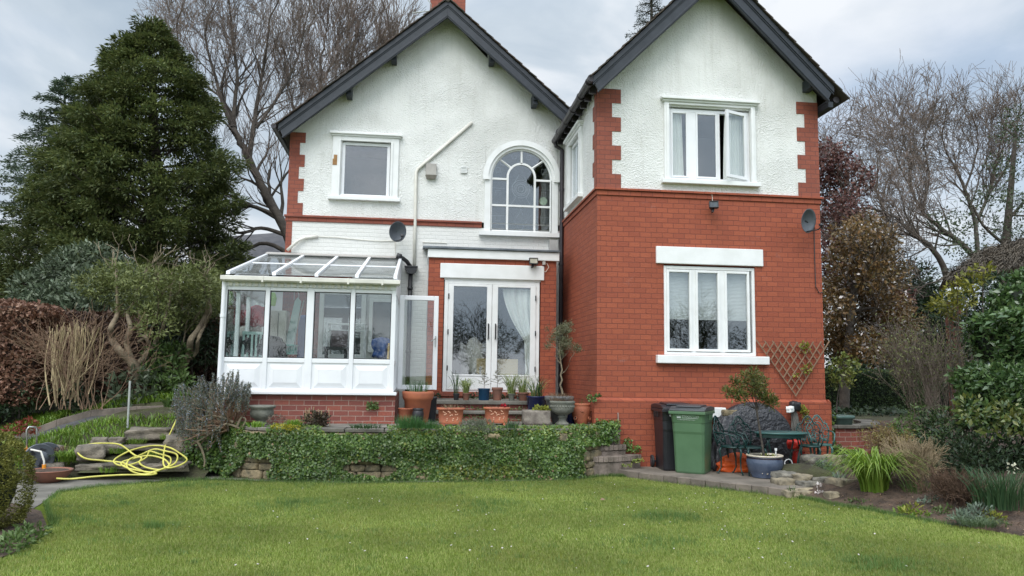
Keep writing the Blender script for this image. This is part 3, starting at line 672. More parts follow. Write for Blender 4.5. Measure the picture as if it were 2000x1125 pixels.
# bargeboards, soffits, brackets, roof
def slope_board(mb, xa, xb, fz, y0, y1, t0, t1):       # board following the slope between offsets below the line
    mb.prism([(xa, y0, fz(xa)-t0), (xb, y0, fz(xb)-t0), (xb, y0, fz(xb)-t1), (xa, y0, fz(xa)-t1)], (0, y1-y0, 0))
def barge(fz, xa, xr, xb, y, dep, cut=0.2):
    for s, x in ((0, xa), (1, xb)):
        mb = MB(); dx = -1 if x > xr else 1
        mb.prism([(xr, y, fz(xr)), (x, y, fz(x)), (x+dx*cut*0.55, y, fz(x+dx*cut*0.55)-dep), (xr, y, fz(xr)-dep-0.02)][::dx], (0, 0.05, 0))
        slope_board(mb, x, xr, fz, y-0.03, y, -0.03, 0.085); slope_board(mb, x, xr, fz, y-0.014, y, 0.085, 0.12)
        slope_board(mb, x+dx*cut*0.4, xr, fz, y-0.012, y, dep-0.05, dep-0.012)
        mb.build('bargeboard', NAVYP, HOUSE, bevel=0.004)
barge(mz, -2.90, RX, 3.12, 15.58, 0.33)
mb = MB()
for xa, xb in ((-2.88, RX), (RX, 3.12)): slope_board(mb, xa, xb, mz, 15.63, 15.998, -0.0, 0.03)
mb.build('soffit', NAVYP, HOUSE)
for px_, py_ in ((770, 116), (683, 184), (960, 119), (1043, 201)):
    p = at(px_, py_, 15.9); mb = MB(); mb.box(p[0]-0.055, p[0]+0.055, 15.70, 15.997, p[2]-0.10, p[2]+0.14); mb.box(p[0]-0.05, p[0]+0.05, 15.66, 15.70, p[2]-0.02, p[2]+0.14)
    mb.build('bracket', NAVYP, HOUSE, bevel=0.006)
def tiled(name, xr, zr, slope, sgn, length, y0, y1, steps, mat, jitter=0.012):
    """overlapping tile courses down one side of a ridge"""
    mb = MB(); ca = math.cos(math.atan(slope)); sa = math.sin(math.atan(slope)); rng = random.Random(int(abs(xr*100))+steps+(sgn > 0))
    cl = length/steps
    for k in range(steps):
        s0, s1 = k*cl, (k+1)*cl+0.03
        yy = y0+rng.uniform(-jitter, jitter); lift0, lift1 = 0.006, 0.038
        def pt(s, h): return (xr+sgn*(s*ca+h*sa), yy, zr-s*sa+h*ca)
        mb.prism([pt(s0, lift0-0.002), pt(s1, lift1-0.018), pt(s1, lift1), pt(s0, lift0+0.014)][::sgn], (0, y1-yy, 0))
    return mb.build(name, mat, HOUSE)
tiled('roof_slope', RX, RZ+0.035, MS, -1, 4.5, 15.50, 24.2, 22, TILE)
tiled('roof_slope', RX, RZ+0.035, MS, 1, 3.70, 15.50, 24.2, 18, TILE)
mb = MB()
mb.tube([(RX, 15.52, RZ+0.06), (RX, 24.2, RZ+0.06)], 0.09, 8); mb.build('ridge', TILE, HOUSE)
# left gutter
mb = MB(); mb.tube([(-2.98, 15.5, 6.50), (-2.98, 24, 6.50)], 0.055, 8); mb.build('gutter', DARKGUT, HOUSE)
# chimney
p0, p1 = at(840, 20, 18.5), at(909, 20, 18.5)
mb = MB(); mb.box(p0[0], p1[0], 18.5, 19.3, 8.6, 11.9); mb.box(p0[0]-0.05, p1[0]+0.03, 18.46, 19.34, 10.12, 10.2); mb.build('chimney', REDQ, HOUSE)
mb = MB(); q = at(806, 25, 18.3); q2 = at(846, 21, 18.3); mb.tube([q, q2], 0.014, 6); mb.tube([at(836, 0, 18.3), at(842, 8, 18.3), (p0[0]+0.02, 18.48, 10.3)], 0.012, 6)
tag(mb.build('aerial', POLEM, None, loc=q2), 'thin metal television aerial boom beside the chimney', 'aerial')

# ---- first-floor window of the left gable
def surround(name, xa, xb, z0, z1, y, head=True, jamb=0.17, mp=None):
    mb = MB()
    mb.box(xa, xa+jamb, y-0.045, y+0.02, z0, z1); mb.box(xb-jamb, xb, y-0.045, y+0.02, z0, z1); mb.box(xa+jamb, xb-jamb, y-0.045, y+0.02, z1-jamb*0.55, z1)
    mb.box(xa+jamb-0.05, xa+jamb, y-0.062, y-0.045, z0, z1-jamb*0.55); mb.box(xb-jamb, xb-jamb+0.05, y-0.062, y-0.045, z0, z1-jamb*0.55)
    mb.box(xa-0.03, xb+0.03, y-0.075, y+0.02, z1, z1+0.035); mb.box(xa-0.065, xb+0.065, y-0.115, y+0.02, z1+0.035, z1+0.085)
    mb.box(xa-0.055, xb+0.055, y-0.10, y+0.06, z0-0.075, z0)
    if mp is not None: mb.xf(mp)
    return mb.build(name, WPAINT, HOUSE, bevel=0.008)
sr = surround('window_surround', -1.85, -0.48, 5.215, 6.50, MY)
mb = MB(); a = at(655, 302, 15.95); b = at(657, 322, 15.95)
mb.box(a[0]-0.03, a[0]+0.04, 15.948, 15.97, b[2], a[2]); mb.box(a[0]-0.05, a[0]+0.01, 15.945, 15.97, b[2], b[2]+0.13); mb.build('bare_patch', WOODRAW, sr)
mb = MB(); frame_bars(mb, -1.66, -0.66, 5.22, 6.40, 16.04, 16.11, 0.065); mb.box(-1.68, -0.64, 15.97, 16.1, 5.218, 5.255)
w1 = mb.build('window', UPVC, HOUSE, bevel=0.006); w1['label'] = 'square single pane window in the left gable'
mb = MB(); mb.box(-1.597, -0.723, 16.07, 16.08, 5.283, 6.337); mb.build('pane', GLASS, w1)
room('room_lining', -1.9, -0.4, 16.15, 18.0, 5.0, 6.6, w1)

# ---- arched stair window
mb = MB()
def arch_ring(mb, c, r0, r1, z0, zb, y0, y1, n=24):
    out = [(c-r1, zb), *[(c-r1*math.cos(math.pi*k/n), z0+r1*math.sin(math.pi*k/n)) for k in range(n+1)], (c+r1, zb)]
    inn = [(c-r0, zb), *[(c-r0*math.cos(math.pi*k/n), z0+r0*math.sin(math.pi*k/n)) for k in range(n+1)], (c+r0, zb)]
    for k in range(len(out)-1):
        q = [out[k], out[k+1], inn[k+1], inn[k]]; mb.prism([(x, y0, z) for x, z in q], (0, y1-y0, 0))
arch_ring(mb, AC, 0.66, 0.79, AZ, 4.59, 15.945, 16.08); arch_ring(mb, AC, 0.72, 0.835, AZ, AZ-0.02, 15.905, 15.945)
mb.box(1.30, 1.44, 15.895, 15.945, AZ-0.055, AZ); mb.box(2.83, 2.97, 15.895, 15.945, AZ-0.055, AZ)
mb.box(1.24, 3.02, 15.88, 16.1, 4.50, 4.59)
mb.build('window_surround', WPAINT, HOUSE)
mb = MB(); arch_ring(mb, AC, 0.625, 0.668, AZ, 4.62, 16.0, 16.07)
mb.box(1.475, 2.795, 16.0, 16.07, 4.59, 4.635)
yb0, yb1, hw = 16.005, 16.06, 0.022
ih, iz = 0.295, 5.80
arch_ring(mb, AC, ih-hw, ih+hw, iz, 4.63, yb0, yb1)
mb.box(AC-hw*0.9, AC+hw*0.9, yb0, yb1, iz+ih, AZ+0.64)
for s in (-1, 1):
    mb.box(*sorted((AC+s*(ih+hw), AC+s*0.63)), yb0, yb1, AZ-0.03, AZ+0.012); mb.box(*sorted((AC+s*(ih+hw), AC+s*0.63)), yb0, yb1, 5.15, 5.19)
    d = np.array([s*math.cos(R(42)), 0, math.sin(R(42))]); a = np.array([AC, 16.03, iz])+d*ih; b = np.array([AC, 16.03, AZ])+d*0.645
    mb.tube([a, b], hw, 4)
mb.box(AC-ih+hw, AC+ih-hw, yb0, yb1, 5.15, 5.19)
w2 = mb.build('window', WPAINT, HOUSE); w2['label'] = 'arched stair window with a smaller inner arch of glazing bars'
mb = MB(); mb.prism([(AC-0.63, 16.03, 4.62)]+[(AC-0.63*math.cos(math.pi*k/24), 16.03, AZ+0.63*math.sin(math.pi*k/24)) for k in range(25)]+[(AC+0.63, 16.03, 4.62)], (0, 0.008, 0)); mb.build('pane', GLASS, w2)
# leaded pattern behind the panes
mb = MB()
def ring(mb, x, z, r, t=0.006, n=20, y=16.05):
    mb.tube([(x+r*math.cos(2*math.pi*k/n), y, z+r*math.sin(2*math.pi*k/n)) for k in range(n)], t, 4, closed=True)
for x in (1.64, 2.63):
    mb.tube([(x-0.14, 16.05, 5.55), (x+0.14, 16.05, 5.55)], 0.005, 4); mb.tube([(x-0.14, 16.05, 4.95), (x+0.14, 16.05, 4.95)], 0.005, 4)
    for z in (5.45, 4.9, 5.95): frame_bars(mb, x-0.055, x+0.055, z-0.055, z+0.055, 16.045, 16.052, 0.006)
for k in range(5): ring(mb, AC, 5.55, 0.06+0.045*k if k < 4 else 0.12)
for s in (-1, 1):
    mb.tube([(AC+s*0.02, 16.05, 4.66), (AC+s*0.13, 16.05, 4.85), (AC+s*0.03, 16.05, 5.02), (AC, 16.05, 5.12)], 0.005, 4)
    mb.tube([(AC+s*0.05, 16.05, 5.85), (AC+s*0.2, 16.05, 5.6), (AC+s*0.12, 16.05, 5.35), (AC+s*0.2, 16.05, 5.22)], 0.005, 4)
    ring(mb, AC+s*0.4, 6.12, 0.06); ring(mb, AC+s*0.16, 6.25, 0.05)
mb.build('lead_came', pm('lead_came', (0.24, 0.27, 0.28), (0.17, 0.19, 0.2), 9, 0.6), w2)
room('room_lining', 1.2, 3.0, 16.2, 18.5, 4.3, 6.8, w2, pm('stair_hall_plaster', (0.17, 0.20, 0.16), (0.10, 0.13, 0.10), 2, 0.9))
mb = MB(); p = at(1061, 393, 16.1); mb.lathe([(0.001, -0.004), (0.088, -0.004), (0.088, 0.004), (0.001, 0.004)], n=24); mb.xf(Matrix.Translation(Vector(p)) @ Matrix.Rotation(R(90), 4, 'X'))
tag(mb.build('glass_roundel', pm('pale_green_glass', (0.38, 0.50, 0.36), (0.30, 0.42, 0.30), 8, 0.15), None, loc=p), 'round pale green glass roundel hanging inside the arched window', 'ornament')

# ---- garden-door bay
BX0, BX1, BY = 0.19, 2.73, 15.0
mb = MB(); wall_sheet(mb, BX0, BX1, 0.70, 3.86, [(0.50, 2.42, 1.24, 3.50)], BY, 0.10)
mb.poly([(BX1, BY, 0.7), (BX1, MY, 0.7), (BX1, MY, 3.86), (BX1, BY, 3.86)])
mb.build('bay_wall', RED, HOUSE)
mb = MB(); mb.poly([(BX0-0.002, BY-0.002, 0.7), (BX0-0.002, MY, 0.7), (BX0-0.002, MY, 3.86), (BX0-0.002, BY-0.002, 3.86)]); mb.build('bay_side', WPAINT, HOUSE)
mb = MB(); mb.box(BX0-0.02, BX1+0.05, BY-0.06, BY+0.02, 3.85, 4.015); mb.box(BX0-0.02, BX0+0.02, BY+0.02, MY, 3.86, 4.0); mb.build('fascia', WPAINT, HOUSE, bevel=0.006)
mb = MB(); mb.prism([(BX0-0.12, BY-0.10, 4.017), (BX1+0.06, BY-0.10, 4.017), (BX1+0.06, BY-0.10, 4.06), (BX0-0.12, BY-0.10, 4.07)], (0, 1.1, 0.14)); o = mb.build('bay_roof', LEAD, HOUSE, bevel=0.012)
mb = MB(); mb.prism([(0.42, BY-0.035, 3.455), (0.42, BY-0.035, 3.745), (2.48, BY-0.035, 3.745), (2.48, BY-0.035, 3.455)], (0, 0.06, 0)); mb.build('lintel', WPAINT, HOUSE, bevel=0.012)
mb = MB(); mb.box(0.46, 2.46, BY-0.05, BY+0.1, 1.16, 1.245)
for k in range(18): mb.box(0.24+k*0.135, 0.24+k*0.135+0.125, BY-0.012, BY+0.02, 0.98, 1.158)
mb.build('door_sill', REDQ, HOUSE, bevel=0.006)
mb = MB(); frame_bars(mb, 0.515, 2.40, 1.245, 3.425, BY+0.02, BY+0.10, 0.075); mb.box(0.50, 2.42, BY+0.01, BY+0.1, 3.425, 3.49); fd = mb.build('french_door_frame', WPAINT, HOUSE, bevel=0.006)
gl = [(at(886.5, 561, BY), at(948.8, 731, BY)), (at(973, 564, BY), at(1034.5, 732, BY))]
zt, zb = 3.30, 1.58
for s, (xa, xb) in enumerate(((0.592, 1.449), (1.455, 2.323))):
    ga, gb = gl[s][0][0], gl[s][1][0]
    mb = MB(); y0, y1 = BY+0.0, BY+0.06
    mb.box(xa, ga, y0, y1, 1.285, 3.345); mb.box(gb, xb, y0, y1, 1.285, 3.345); mb.box(ga, gb, y0, y1, zt, 3.345); mb.box(ga, gb, y0, y1, 1.285, zb)
    mb.box(ga-0.012, gb+0.012, y0-0.012, y0, zb-0.03, zb)
    dr = mb.build('french_door', WPAINT, HOUSE, bevel=0.006)
    mb = MB(); mb.box(ga, gb, BY+0.025, BY+0.033, zb, zt); mb.build('pane', GLASS, dr)
    hx = at(953.5 if s == 0 else 967.5, 650, BY)[0]; mb = MB()
    mb.tube([(hx, BY, 2.57), (hx, BY-0.05, 2.56), (hx, BY-0.05, 2.29), (hx, BY, 2.28)], 0.014, 8); mb.build('handle', BLACKP, dr)
    ex = xa+0.005 if s == 0 else xb-0.005
    for z in (3.1, 2.4, 1.7): mb = MB(); mb.tube([(ex, BY-0.012, z-0.05), (ex, BY-0.012, z+0.05)], 0.012, 8); mb.build('hinge', BLACKP, dr)
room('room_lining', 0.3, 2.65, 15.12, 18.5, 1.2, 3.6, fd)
curtain('curtain', (gl[1][0][0]+0.10, gl[1][1][0]+0.1), (gl[1][1][0]-0.10, gl[1][1][0]+0.1), 15.105, fd, 0.025, 5, zt=3.28, zb=2.25, bulge=1.6)
curtain('curtain', (gl[1][1][0]-0.10, gl[1][1][0]+0.1), (gl[1][1][0]-0.05, gl[1][1][0]+0.12), 15.105, fd, 0.025, 3, zt=2.25, zb=1.3)
# pale things leaning inside the doors
for k, (xa, xb, ya, yb) in enumerate(((931, 948, 700, 731), (972, 1011, 701, 732))):
    a, b = at(xa, ya, 15.3), at(xb, yb, 15.3); mb = MB(); mb.box(a[0], b[0], 15.28, 15.5, 1.3, a[2])
    tag(mb.build('cardboard_box', CARD, None, loc=(a[0], 15.3, 1.3)), ['cardboard box behind the left french door, mostly hidden', 'wide cardboard box behind the right french door'][k], 'box')
mb = rockmesh(at(926, 702, 15.55), (0.42, 0.4, 0.72), 4.2, 0.4, 0.7, 0.34); tag(mb.build('dust_sheet', pm('dust_sheet_cloth', (0.55, 0.55, 0.52), (0.38, 0.38, 0.36), 6, 0.9, 0.8, 9, dist=0.05), None, loc=at(926, 702, 15.55)-(0, 0, 0.36), smooth=True), 'bundled white dust sheet behind the left french door', 'cloth')

# ---- right wing
WX0, WX1, WY = 3.04, 7.13, 12.8
AX, AZR, WS = 5.08, 8.86, 1.0
def wz(x): return AZR-WS*abs(x-AX)
LH = (4.22, 5.88, 1.97, 3.54); UH = (4.33, 5.84, 5.05, 6.38)
mb = MB(); wall_sheet(mb, WX0, WX1, 1.2, 4.72, [LH], WY, 0.12)
mb.poly([(WX0, WY, 0.7), (WX0, MY, 0.7), (WX0, MY, 4.72), (WX0, WY, 4.72)]); mb.poly([(WX1, WY, 0.0), (WX1, 24, 0.0), (WX1, 24, 4.8), (WX1, WY, 4.8)])
mb.build('wing_wall', RED, HOUSE)
mb = MB(); mb.box(WX0-0.06, WX1+0.06, WY-0.075, WY+0.1, -0.02, 1.185); mb.prism([(WX0-0.06, WY-0.075, 1.187), (WX0-0.06, WY+0.0, 1.187), (WX0-0.06, WY, 1.235)][::-1], (WX1-WX0+0.12, 0, 0))
mb.prism([(WX1+0.06, WY-0.075, 1.188), (WX1, WY-0.075, 1.188), (WX1, WY-0.075, 1.234)], (0, 3, 0)); mb.box(WX1-0.05, WX1+0.06, WY+0.1, 16, 0, 1.186)
mb.build('plinth', RED, HOUSE)
mb = MB(); mb.box(WX0-0.022, WX1+0.02, WY-0.022, WY+0.05, 4.72, 4.805); mb.box(WX0-0.05, WX1+0.05, WY-0.055, WY+0.05, 4.805, 4.845)
mb.box(WX0-0.022, WX0+0.05, WY+0.05, MY, 4.721, 4.805); mb.box(WX0-0.05, WX0+0.05, WY+0.05, MY, 4.806, 4.845)
mb.build('string_course', RED, HOUSE, bevel=0.005)
mb = MB(); wall_sheet(mb, WX0, WX1, 4.845, 6.45, [UH], WY, 0.12)
mb.poly([(WX0, WY, 6.45), (WX1, WY, 6.45), (WX1, WY, wz(WX1)-0.05), (AX, WY, AZR-0.1), (WX0, WY, wz(WX0)-0.05)])
SH = (14.12, 15.25, 5.03, 6.3)
sw = MB(); wall_sheet(sw, WY, MY, 4.845, 6.75, [SH], 0.0, 0.12); sw.xf(sideways(WX0+0.002)); n0 = len(mb.v); mb.v += sw.v; mb.f += [tuple(i+n0 for i in f) for f in sw.f]
mb.build('wing_upper_wall', RENDER, HOUSE)
mb = MB()
z = 4.846; k = 0
while z < 6.6:
    z2 = min(z+0.255, 6.72); lng = k % 2 == 0
    mb.box(WX0-0.008, WX0+(0.42 if lng else 0.26), WY-0.012, WY+0.03, z, z2); mb.box(WX0-0.012, WX0+0.03, WY+0.03, WY+(0.20 if lng else 0.32), z, z2)
    z = z2; k += 1
mb.build('quoin', REDQ, HOUSE)
mb = MB(); z = 4.846; k = 0
while z < 6.6: z2 = min(z+0.255, 6.6); mb.box(WX1-(0.40 if k % 2 == 0 else 0.25), WX1+0.006, WY-0.012, WY+0.3, z, z2); z = z2; k += 1
mb.build('quoin', REDQ, HOUSE)
barge(wz, 2.86, AX, 7.22, 12.38, 0.34)
mb = MB()
for xa, xb in ((2.88, AX), (AX, 7.25)): slope_board(mb, xa, xb, wz, 12.43, 12.798, 0.0, 0.03)
mb.box(7.14, 7.4, 12.5, 23, 6.50, 6.53); mb.box(2.86, 3.035, 12.45, 15.9, 6.62, 6.645)
mb.build('soffit', NAVYP, HOUSE)
tiled('roof_slope', AX, AZR+0.035, WS, -1, 3.16, 12.30, 21.0, 16, TILE)
tiled('roof_slope', AX, AZR+0.035, WS, 1, 3.34, 12.30, 21.0, 17, TILE)
mb = MB(); mb.tube([(AX, 12.3, AZR+0.06), (AX, 21, AZR+0.06)], 0.09, 8); mb.build('ridge', TILE, HOUSE)
mb = MB(); p = at(1578, 168, 12.7)
mb.box(p[0]-0.06, p[0]+0.06, 12.5, 12.797, p[2]-0.10, p[2]+0.1); mb.build('bracket', NAVYP, HOUSE, bevel=0.006)
mb = MB(); mb.box(7.15, 7.24, 12.44, 12.8, 6.40, 6.50); mb.box(7.16, 7.24, 12.8, 23, 6.40, 6.5); mb.build('box_eave', NAVYP, HOUSE)
# gutter and downpipe in the corner
mb = MB(); mb.tube([(2.83, 12.36, 6.64), (2.83, 15.9, 6.60)], 0.065, 10)
for y in (12.5, 13.2, 13.9, 14.6, 15.3): mb.tube([(2.83, y, 6.62), (2.83, y+0.07, 6.62)], 0.078, 10)
for k in range(9): mb.box(2.88, 3.0, 12.7+k*0.38, 12.76+k*0.38, 6.50, 6.62)
mb.build('gutter', DARKGUT, HOUSE)
mb = MB(); mb.tube([(2.83, 15.86, 6.6), (2.86, 15.86, 6.48), (2.99, 15.86, 6.40), (2.99, 15.86, 0.78)], 0.043, 10)
for z in (5.5, 3.9, 2.4): mb.tube([(2.99, 15.86, z), (2.99, 15.86, z+0.05)], 0.056, 10); mb.box(2.95, 3.04, 15.86, 15.9, z, z+0.03)
mb.build('downpipe', DARKGUT, HOUSE)
mb = MB(); mb.box(2.74, 2.93, 15.9, 15.99, 0.75, 4.45); mb.build('corner_strip', pm('grey_render', (0.45, 0.45, 0.44), (0.36, 0.36, 0.35), 4, 0.9, 0.3, 40), HOUSE)
mb = MB(); mb.tube([(7.31, 12.45, 6.55), (7.36, 23, 6.52)], 0.06, 8); mb.build('gutter', DARKGUT, HOUSE)

# upper wing window: two fixed lights and a sash standing open
surround('window_surround', 4.24, 5.93, 5.045, 6.455, WY, jamb=0.085)
mb = MB(); frame_bars(mb, 4.33, 5.84, 5.05, 6.36, 12.84, 12.91, 0.055)
mxs = [at(x, 290, WY)[0] for x in (1345, 1361, 1399.6, 1414)]
mb.box(mxs[0], mxs[1], 12.84, 12.91, 5.105, 6.305); mb.box(mxs[2]+0.03, mxs[2]+0.08, 12.84, 12.91, 5.105, 6.305)
for xa, xb in ((4.385, mxs[0]), (mxs[1], mxs[2]+0.03)): frame_bars(mb, xa, xb, 5.105, 6.305, 12.83, 12.86, 0.032)
w3 = mb.build('window', UPVC, HOUSE, bevel=0.005); w3['label'] = 'first floor three light window of the wing with one sash open'
for xa, xb in ((4.41, mxs[0]-0.03), (mxs[1]+0.03, mxs[2])): mb = MB(); mb.box(xa, xb, 12.845, 12.852, 5.135, 6.275); mb.build('pane', GLASS, w3)
mb = MB(); wd = 5.775-mxs[2]-0.08; frame_bars(mb, -wd, 0, 0, 1.22, -0.02, 0.025, 0.055)
Ms = Matrix.Translation((5.775, 12.82, 5.10)) @ Matrix.Rotation(R(22), 4, 'Z'); mb.xf(Ms); sash = mb.build('open_sash', UPVC, w3, bevel=0.004)
mb = MB(); mb.box(-wd+0.055, -0.055, 0, 0.008, 0.055, 1.165); mb.xf(Ms); mb.build('open_pane', GLASS, w3)
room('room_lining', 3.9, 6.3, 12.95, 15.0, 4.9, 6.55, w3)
curtain('curtain', (4.38, 4.62), (4.38, 4.66), 12.945, w3, 0.02, 6, zt=6.32, zb=5.0); curtain('curtain', (5.42, 5.80), (5.38, 5.80), 12.935, w3, 0.02, 8, zt=6.32, zb=5.0)
# lower wing window with blinds
mb = MB(); mb.box(4.08, 6.025, WY-0.04, WY+0.02, 3.55, 3.85); mb.build('lintel', WPAINT, HOUSE, bevel=0.01)
mb = MB(); mb.box(4.07, 6.07, WY-0.11, WY+0.1, 1.825, 1.965); mb.build('sill', WPAINT, HOUSE, bevel=0.012)
lx = [at(x, 600, WY)[0] for x in (1305.8, 1349, 1362, 1404.4, 1419, 1462)]
mb = MB(); frame_bars(mb, 4.22, 5.88, 1.97, 3.52, 12.815, 12.90, 0.055)
mb.box(lx[1]+0.025, lx[2]-0.025, 12.815, 12.9, 2.03, 3.46); mb.box(lx[3]+0.025, lx[4]-0.025, 12.815, 12.9, 2.03, 3.46)
for i in (0, 2, 4): frame_bars(mb, lx[i]-0.028, lx[i+1]+0.028, 2.035, 3.455, 12.80, 12.86, 0.045)
w4 = mb.build('window', WPAINT, HOUSE, bevel=0.006); w4['label'] = 'ground floor three light window of the wing with half drawn blinds'
for i in (0, 2, 4): mb = MB(); mb.box(lx[i]+0.015, lx[i+1]-0.015, 12.835, 12.842, 2.08, 3.41); mb.build('pane', GLASS, w4)
mb = MB()
for k in range(34): mb.prism([(4.3, 12.93, 3.42-k*0.0245), (4.3, 12.952, 3.432-k*0.0245), (4.3, 12.953, 3.434-k*0.0245), (4.3, 12.931, 3.4025-k*0.0245)], (1.5, 0, 0))
mb.build('blind', BLIND, w4)
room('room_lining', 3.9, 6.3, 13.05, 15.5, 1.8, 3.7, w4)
# narrow side window of the wing
ms = sideways(WX0+0.002)
surround('window_surround', 14.03, 15.36, 5.03, 6.36, 0.0, jamb=0.12, mp=ms)
mb = MB(); frame_bars(mb, 14.14, 15.23, 5.04, 6.28, 0.03, 0.09, 0.06); mb.xf(ms); w5 = mb.build('window', UPVC, HOUSE, bevel=0.005)
mb = MB(); mb.box(14.2, 15.17, 0.055, 0.062, 5.1, 6.22); mb.xf(ms); mb.build('pane', GLASS, w5)
mb = MB(); mb.box(14.1, 15.3, 0.16, 0.18, 5.0, 6.3); mb.xf(ms); mb.build('room_lining', CURTAIN, w5)

# ---- pipes, cables and fittings on the walls
mb = MB(); mb.tube([at(809, 522, 15.96), at(811, 430, 15.96), at(813, 336, 15.96), at(817, 329, 15.96), at(922, 239, 15.97)], 0.033, 10); mb.build('waste_pipe', CREAM, HOUSE, smooth=True)
mb = MB(); mb.tube([at(561, 489, 15.9), at(582, 470, 15.93), at(596, 464, 15.96), at(621, 461.5, 15.97)], 0.032, 10); mb.build('overflow_pipe', CREAM, HOUSE, smooth=True)
mb = MB(); pts = [at(621, 462, 15.985), at(660, 464, 15.985), at(700, 468, 15.985), at(740, 471, 15.985), at(772, 470, 15.985)]; mb.tube(pts, 0.008, 5)
mb.tube([at(772, 470, 15.985), at(772, 500, 15.985)], 0.007, 5); mb.tube([at(825, 473, 15.985), at(873, 474.5, 15.985)], 0.009, 5); mb.build('cable', CREAM, HOUSE)
a, b = at(832, 320, 15.95), at(852, 343, 15.95)
AL = thing('alarm_box', 'grey louvred alarm box below the sloping white pipe', 'alarm', (a[0], 15.99, b[2]))
mb = MB(); mb.box(a[0], b[0], 15.90, 15.99, b[2], a[2])
for k in range(4): mb.box(a[0]-0.006, a[0], 15.91, 15.98, a[2]-0.06-k*0.03, a[2]-0.045-k*0.03); mb.box(b[0], b[0]+0.006, 15.91, 15.98, a[2]-0.06-k*0.03, a[2]-0.045-k*0.03)
mb.build('cover', ALARM, AL, bevel=0.008)
mb = MB(); mb.prism([(a[0]-0.01, 15.90, b[2]-0.005), (b[0]+0.01, 15.90, b[2]-0.005), (b[0]-0.02, 15.93, b[2]-0.075), (a[0]+0.02, 15.93, b[2]-0.075)], (0, 0.05, 0)); mb.build('strobe_skirt', pm('dim_lens', (0.30, 0.27, 0.24), (0.2, 0.18, 0.16), 9, 0.4), AL)
a, b = at(900, 325, 15.97), at(912, 338, 15.97)
mb = MB(); frame_bars(mb, a[0], b[0], b[2], a[2], 15.965, 15.998, 0.015); mb.box(a[0], b[0], 15.985, 15.997, b[2], a[2])
for k in range(3): mb.box(a[0], b[0], 15.972, 15.985, b[2]+0.03+k*0.035, b[2]+0.045+k*0.035)
mb.build('air_vent', WPAINT, HOUSE)

def dish(name, label, c, r, yaw, pit, wallp, mat):
    d = thing(name, label, 'satellite dish', wallp)
    Mx = Matrix.Translation(Vector([float(k) for k in c])) @ Matrix.Rotation(R(yaw), 4, 'Z') @ Matrix.Rotation(R(90+pit), 4, 'X')
    prof = [(0.001, 0.0), (r*0.3, 0.006), (r*0.6, 0.028), (r*0.85, 0.058), (r, 0.085), (r*1.01, 0.08), (r*0.85, 0.05), (r*0.6, 0.02), (r*0.3, -0.003), (0.001, -0.01)]
    mb = MB(); mb.lathe(prof, n=36, sx=0.93, sy=1.05); mb.xf(Mx); mb.build('reflector', mat, d, smooth=True)
    mb = MB(); mb.tube([(0, -r*0.95, 0.06), (0, -r*0.75, 0.30), (0, -r*0.35, 0.37)], 0.011, 6); mb.xf(Mx); mb.build('arm', BLACKP, d)
    mb = MB(); mb.tube([(0, -r*0.4, 0.35), (0, -r*0.26, 0.33)], 0.032, 10); mb.tube([(0, -r*0.40, 0.345), (0, -r*0.45, 0.36)], 0.02, 8); mb.xf(Mx); mb.build('receiver', BLACKP, d)
    q = Mx @ Vector((0, 0, -0.01)); mb = MB(); mb.tube([tuple(q), (q.x*0.5+wallp[0]*0.5, q.y+0.06, q.z-0.06), wallp], 0.018, 8); mb.build('bracket', BLACKP, d)
    return d
dish('satellite_dish', 'dark grey satellite dish on the white wall above the conservatory', at(774, 452, 15.72), 0.20, 24, 12, at(780, 460, 15.99), DISHM)
d2 = dish('satellite_dish', 'dark grey satellite dish at the right edge of the brick wing', at(1572, 431, 12.5), 0.20, 24, 10, at(1590, 445, 12.79), DISHM)
mb = MB(); mb.tube([at(1590, 447, 12.78), at(1591, 500, 12.78), at(1593, 560, 12.78), at(1600, 572, 12.78), at(1607, 571, 12.78)], 0.008, 5); mb.build('cable', BLACKP, d2)
def flood(label, c, wallp, ww, hh, yaw, pit, lens, body=BLACKP):
    f = thing('floodlight', label, 'floodlight', wallp)
    Mx = Matrix.Translation(Vector([float(k) for k in c])) @ Matrix.Rotation(R(yaw), 4, 'Z') @ Matrix.Rotation(R(pit), 4, 'X')
    mb = MB(); frame_bars(mb, -ww/2, ww/2, -hh/2, hh/2, -0.035, 0.03, 0.014); mb.box(-ww/2+0.01, ww/2-0.01, 0.0, 0.07, -hh/2+0.01, hh/2-0.01); mb.xf(Mx); mb.build('body', body, f, bevel=0.005)
    mb = MB(); mb.box(-ww/2+0.014, ww/2-0.014, -0.02, -0.012, -hh/2+0.014, hh/2-0.014); mb.xf(Mx); mb.build('lens', lens, f)
    mb = MB(); q = Mx @ Vector((0, 0.04, -hh/2)); mb.tube([tuple(q), (q.x, q.y+0.03, q.z-0.04), tuple(float(k) for k in wallp)], 0.016, 6); mb.tube([tuple(q+Vector((-0.01, 0, -0.01))), tuple(q+Vector((-0.03, -0.02, -0.06)))], 0.02, 8); mb.build('bracket', body, f)
    return f
f1 = flood('black floodlight under the string course of the brick wing', at(1394, 400, 12.62), at(1388, 407, 12.78), 0.16, 0.125, -14, -12, pm('dark_lens', (0.07, 0.09, 0.10), (0.05, 0.06, 0.07), 9, 0.1))
mb = MB(); mb.tube([at(1392, 398, 12.78), at(1391, 385, 12.78), at(1390, 373, 12.74)], 0.006, 5); mb.build('cable', CREAM, f1)
f2 = flood('square floodlight above the garden door lintel', at(1042, 510, 14.86), at(1042, 518, 14.99), 0.175, 0.125, 0, -8, LENS)
a = at(1062.5, 514, 14.95); mb = MB(); mb.box(a[0]-0.03, a[0]+0.03, 14.93, 14.99, a[2]-0.035, a[2]+0.035); mb.build('junction_box', ALARM, f2, bevel=0.006)
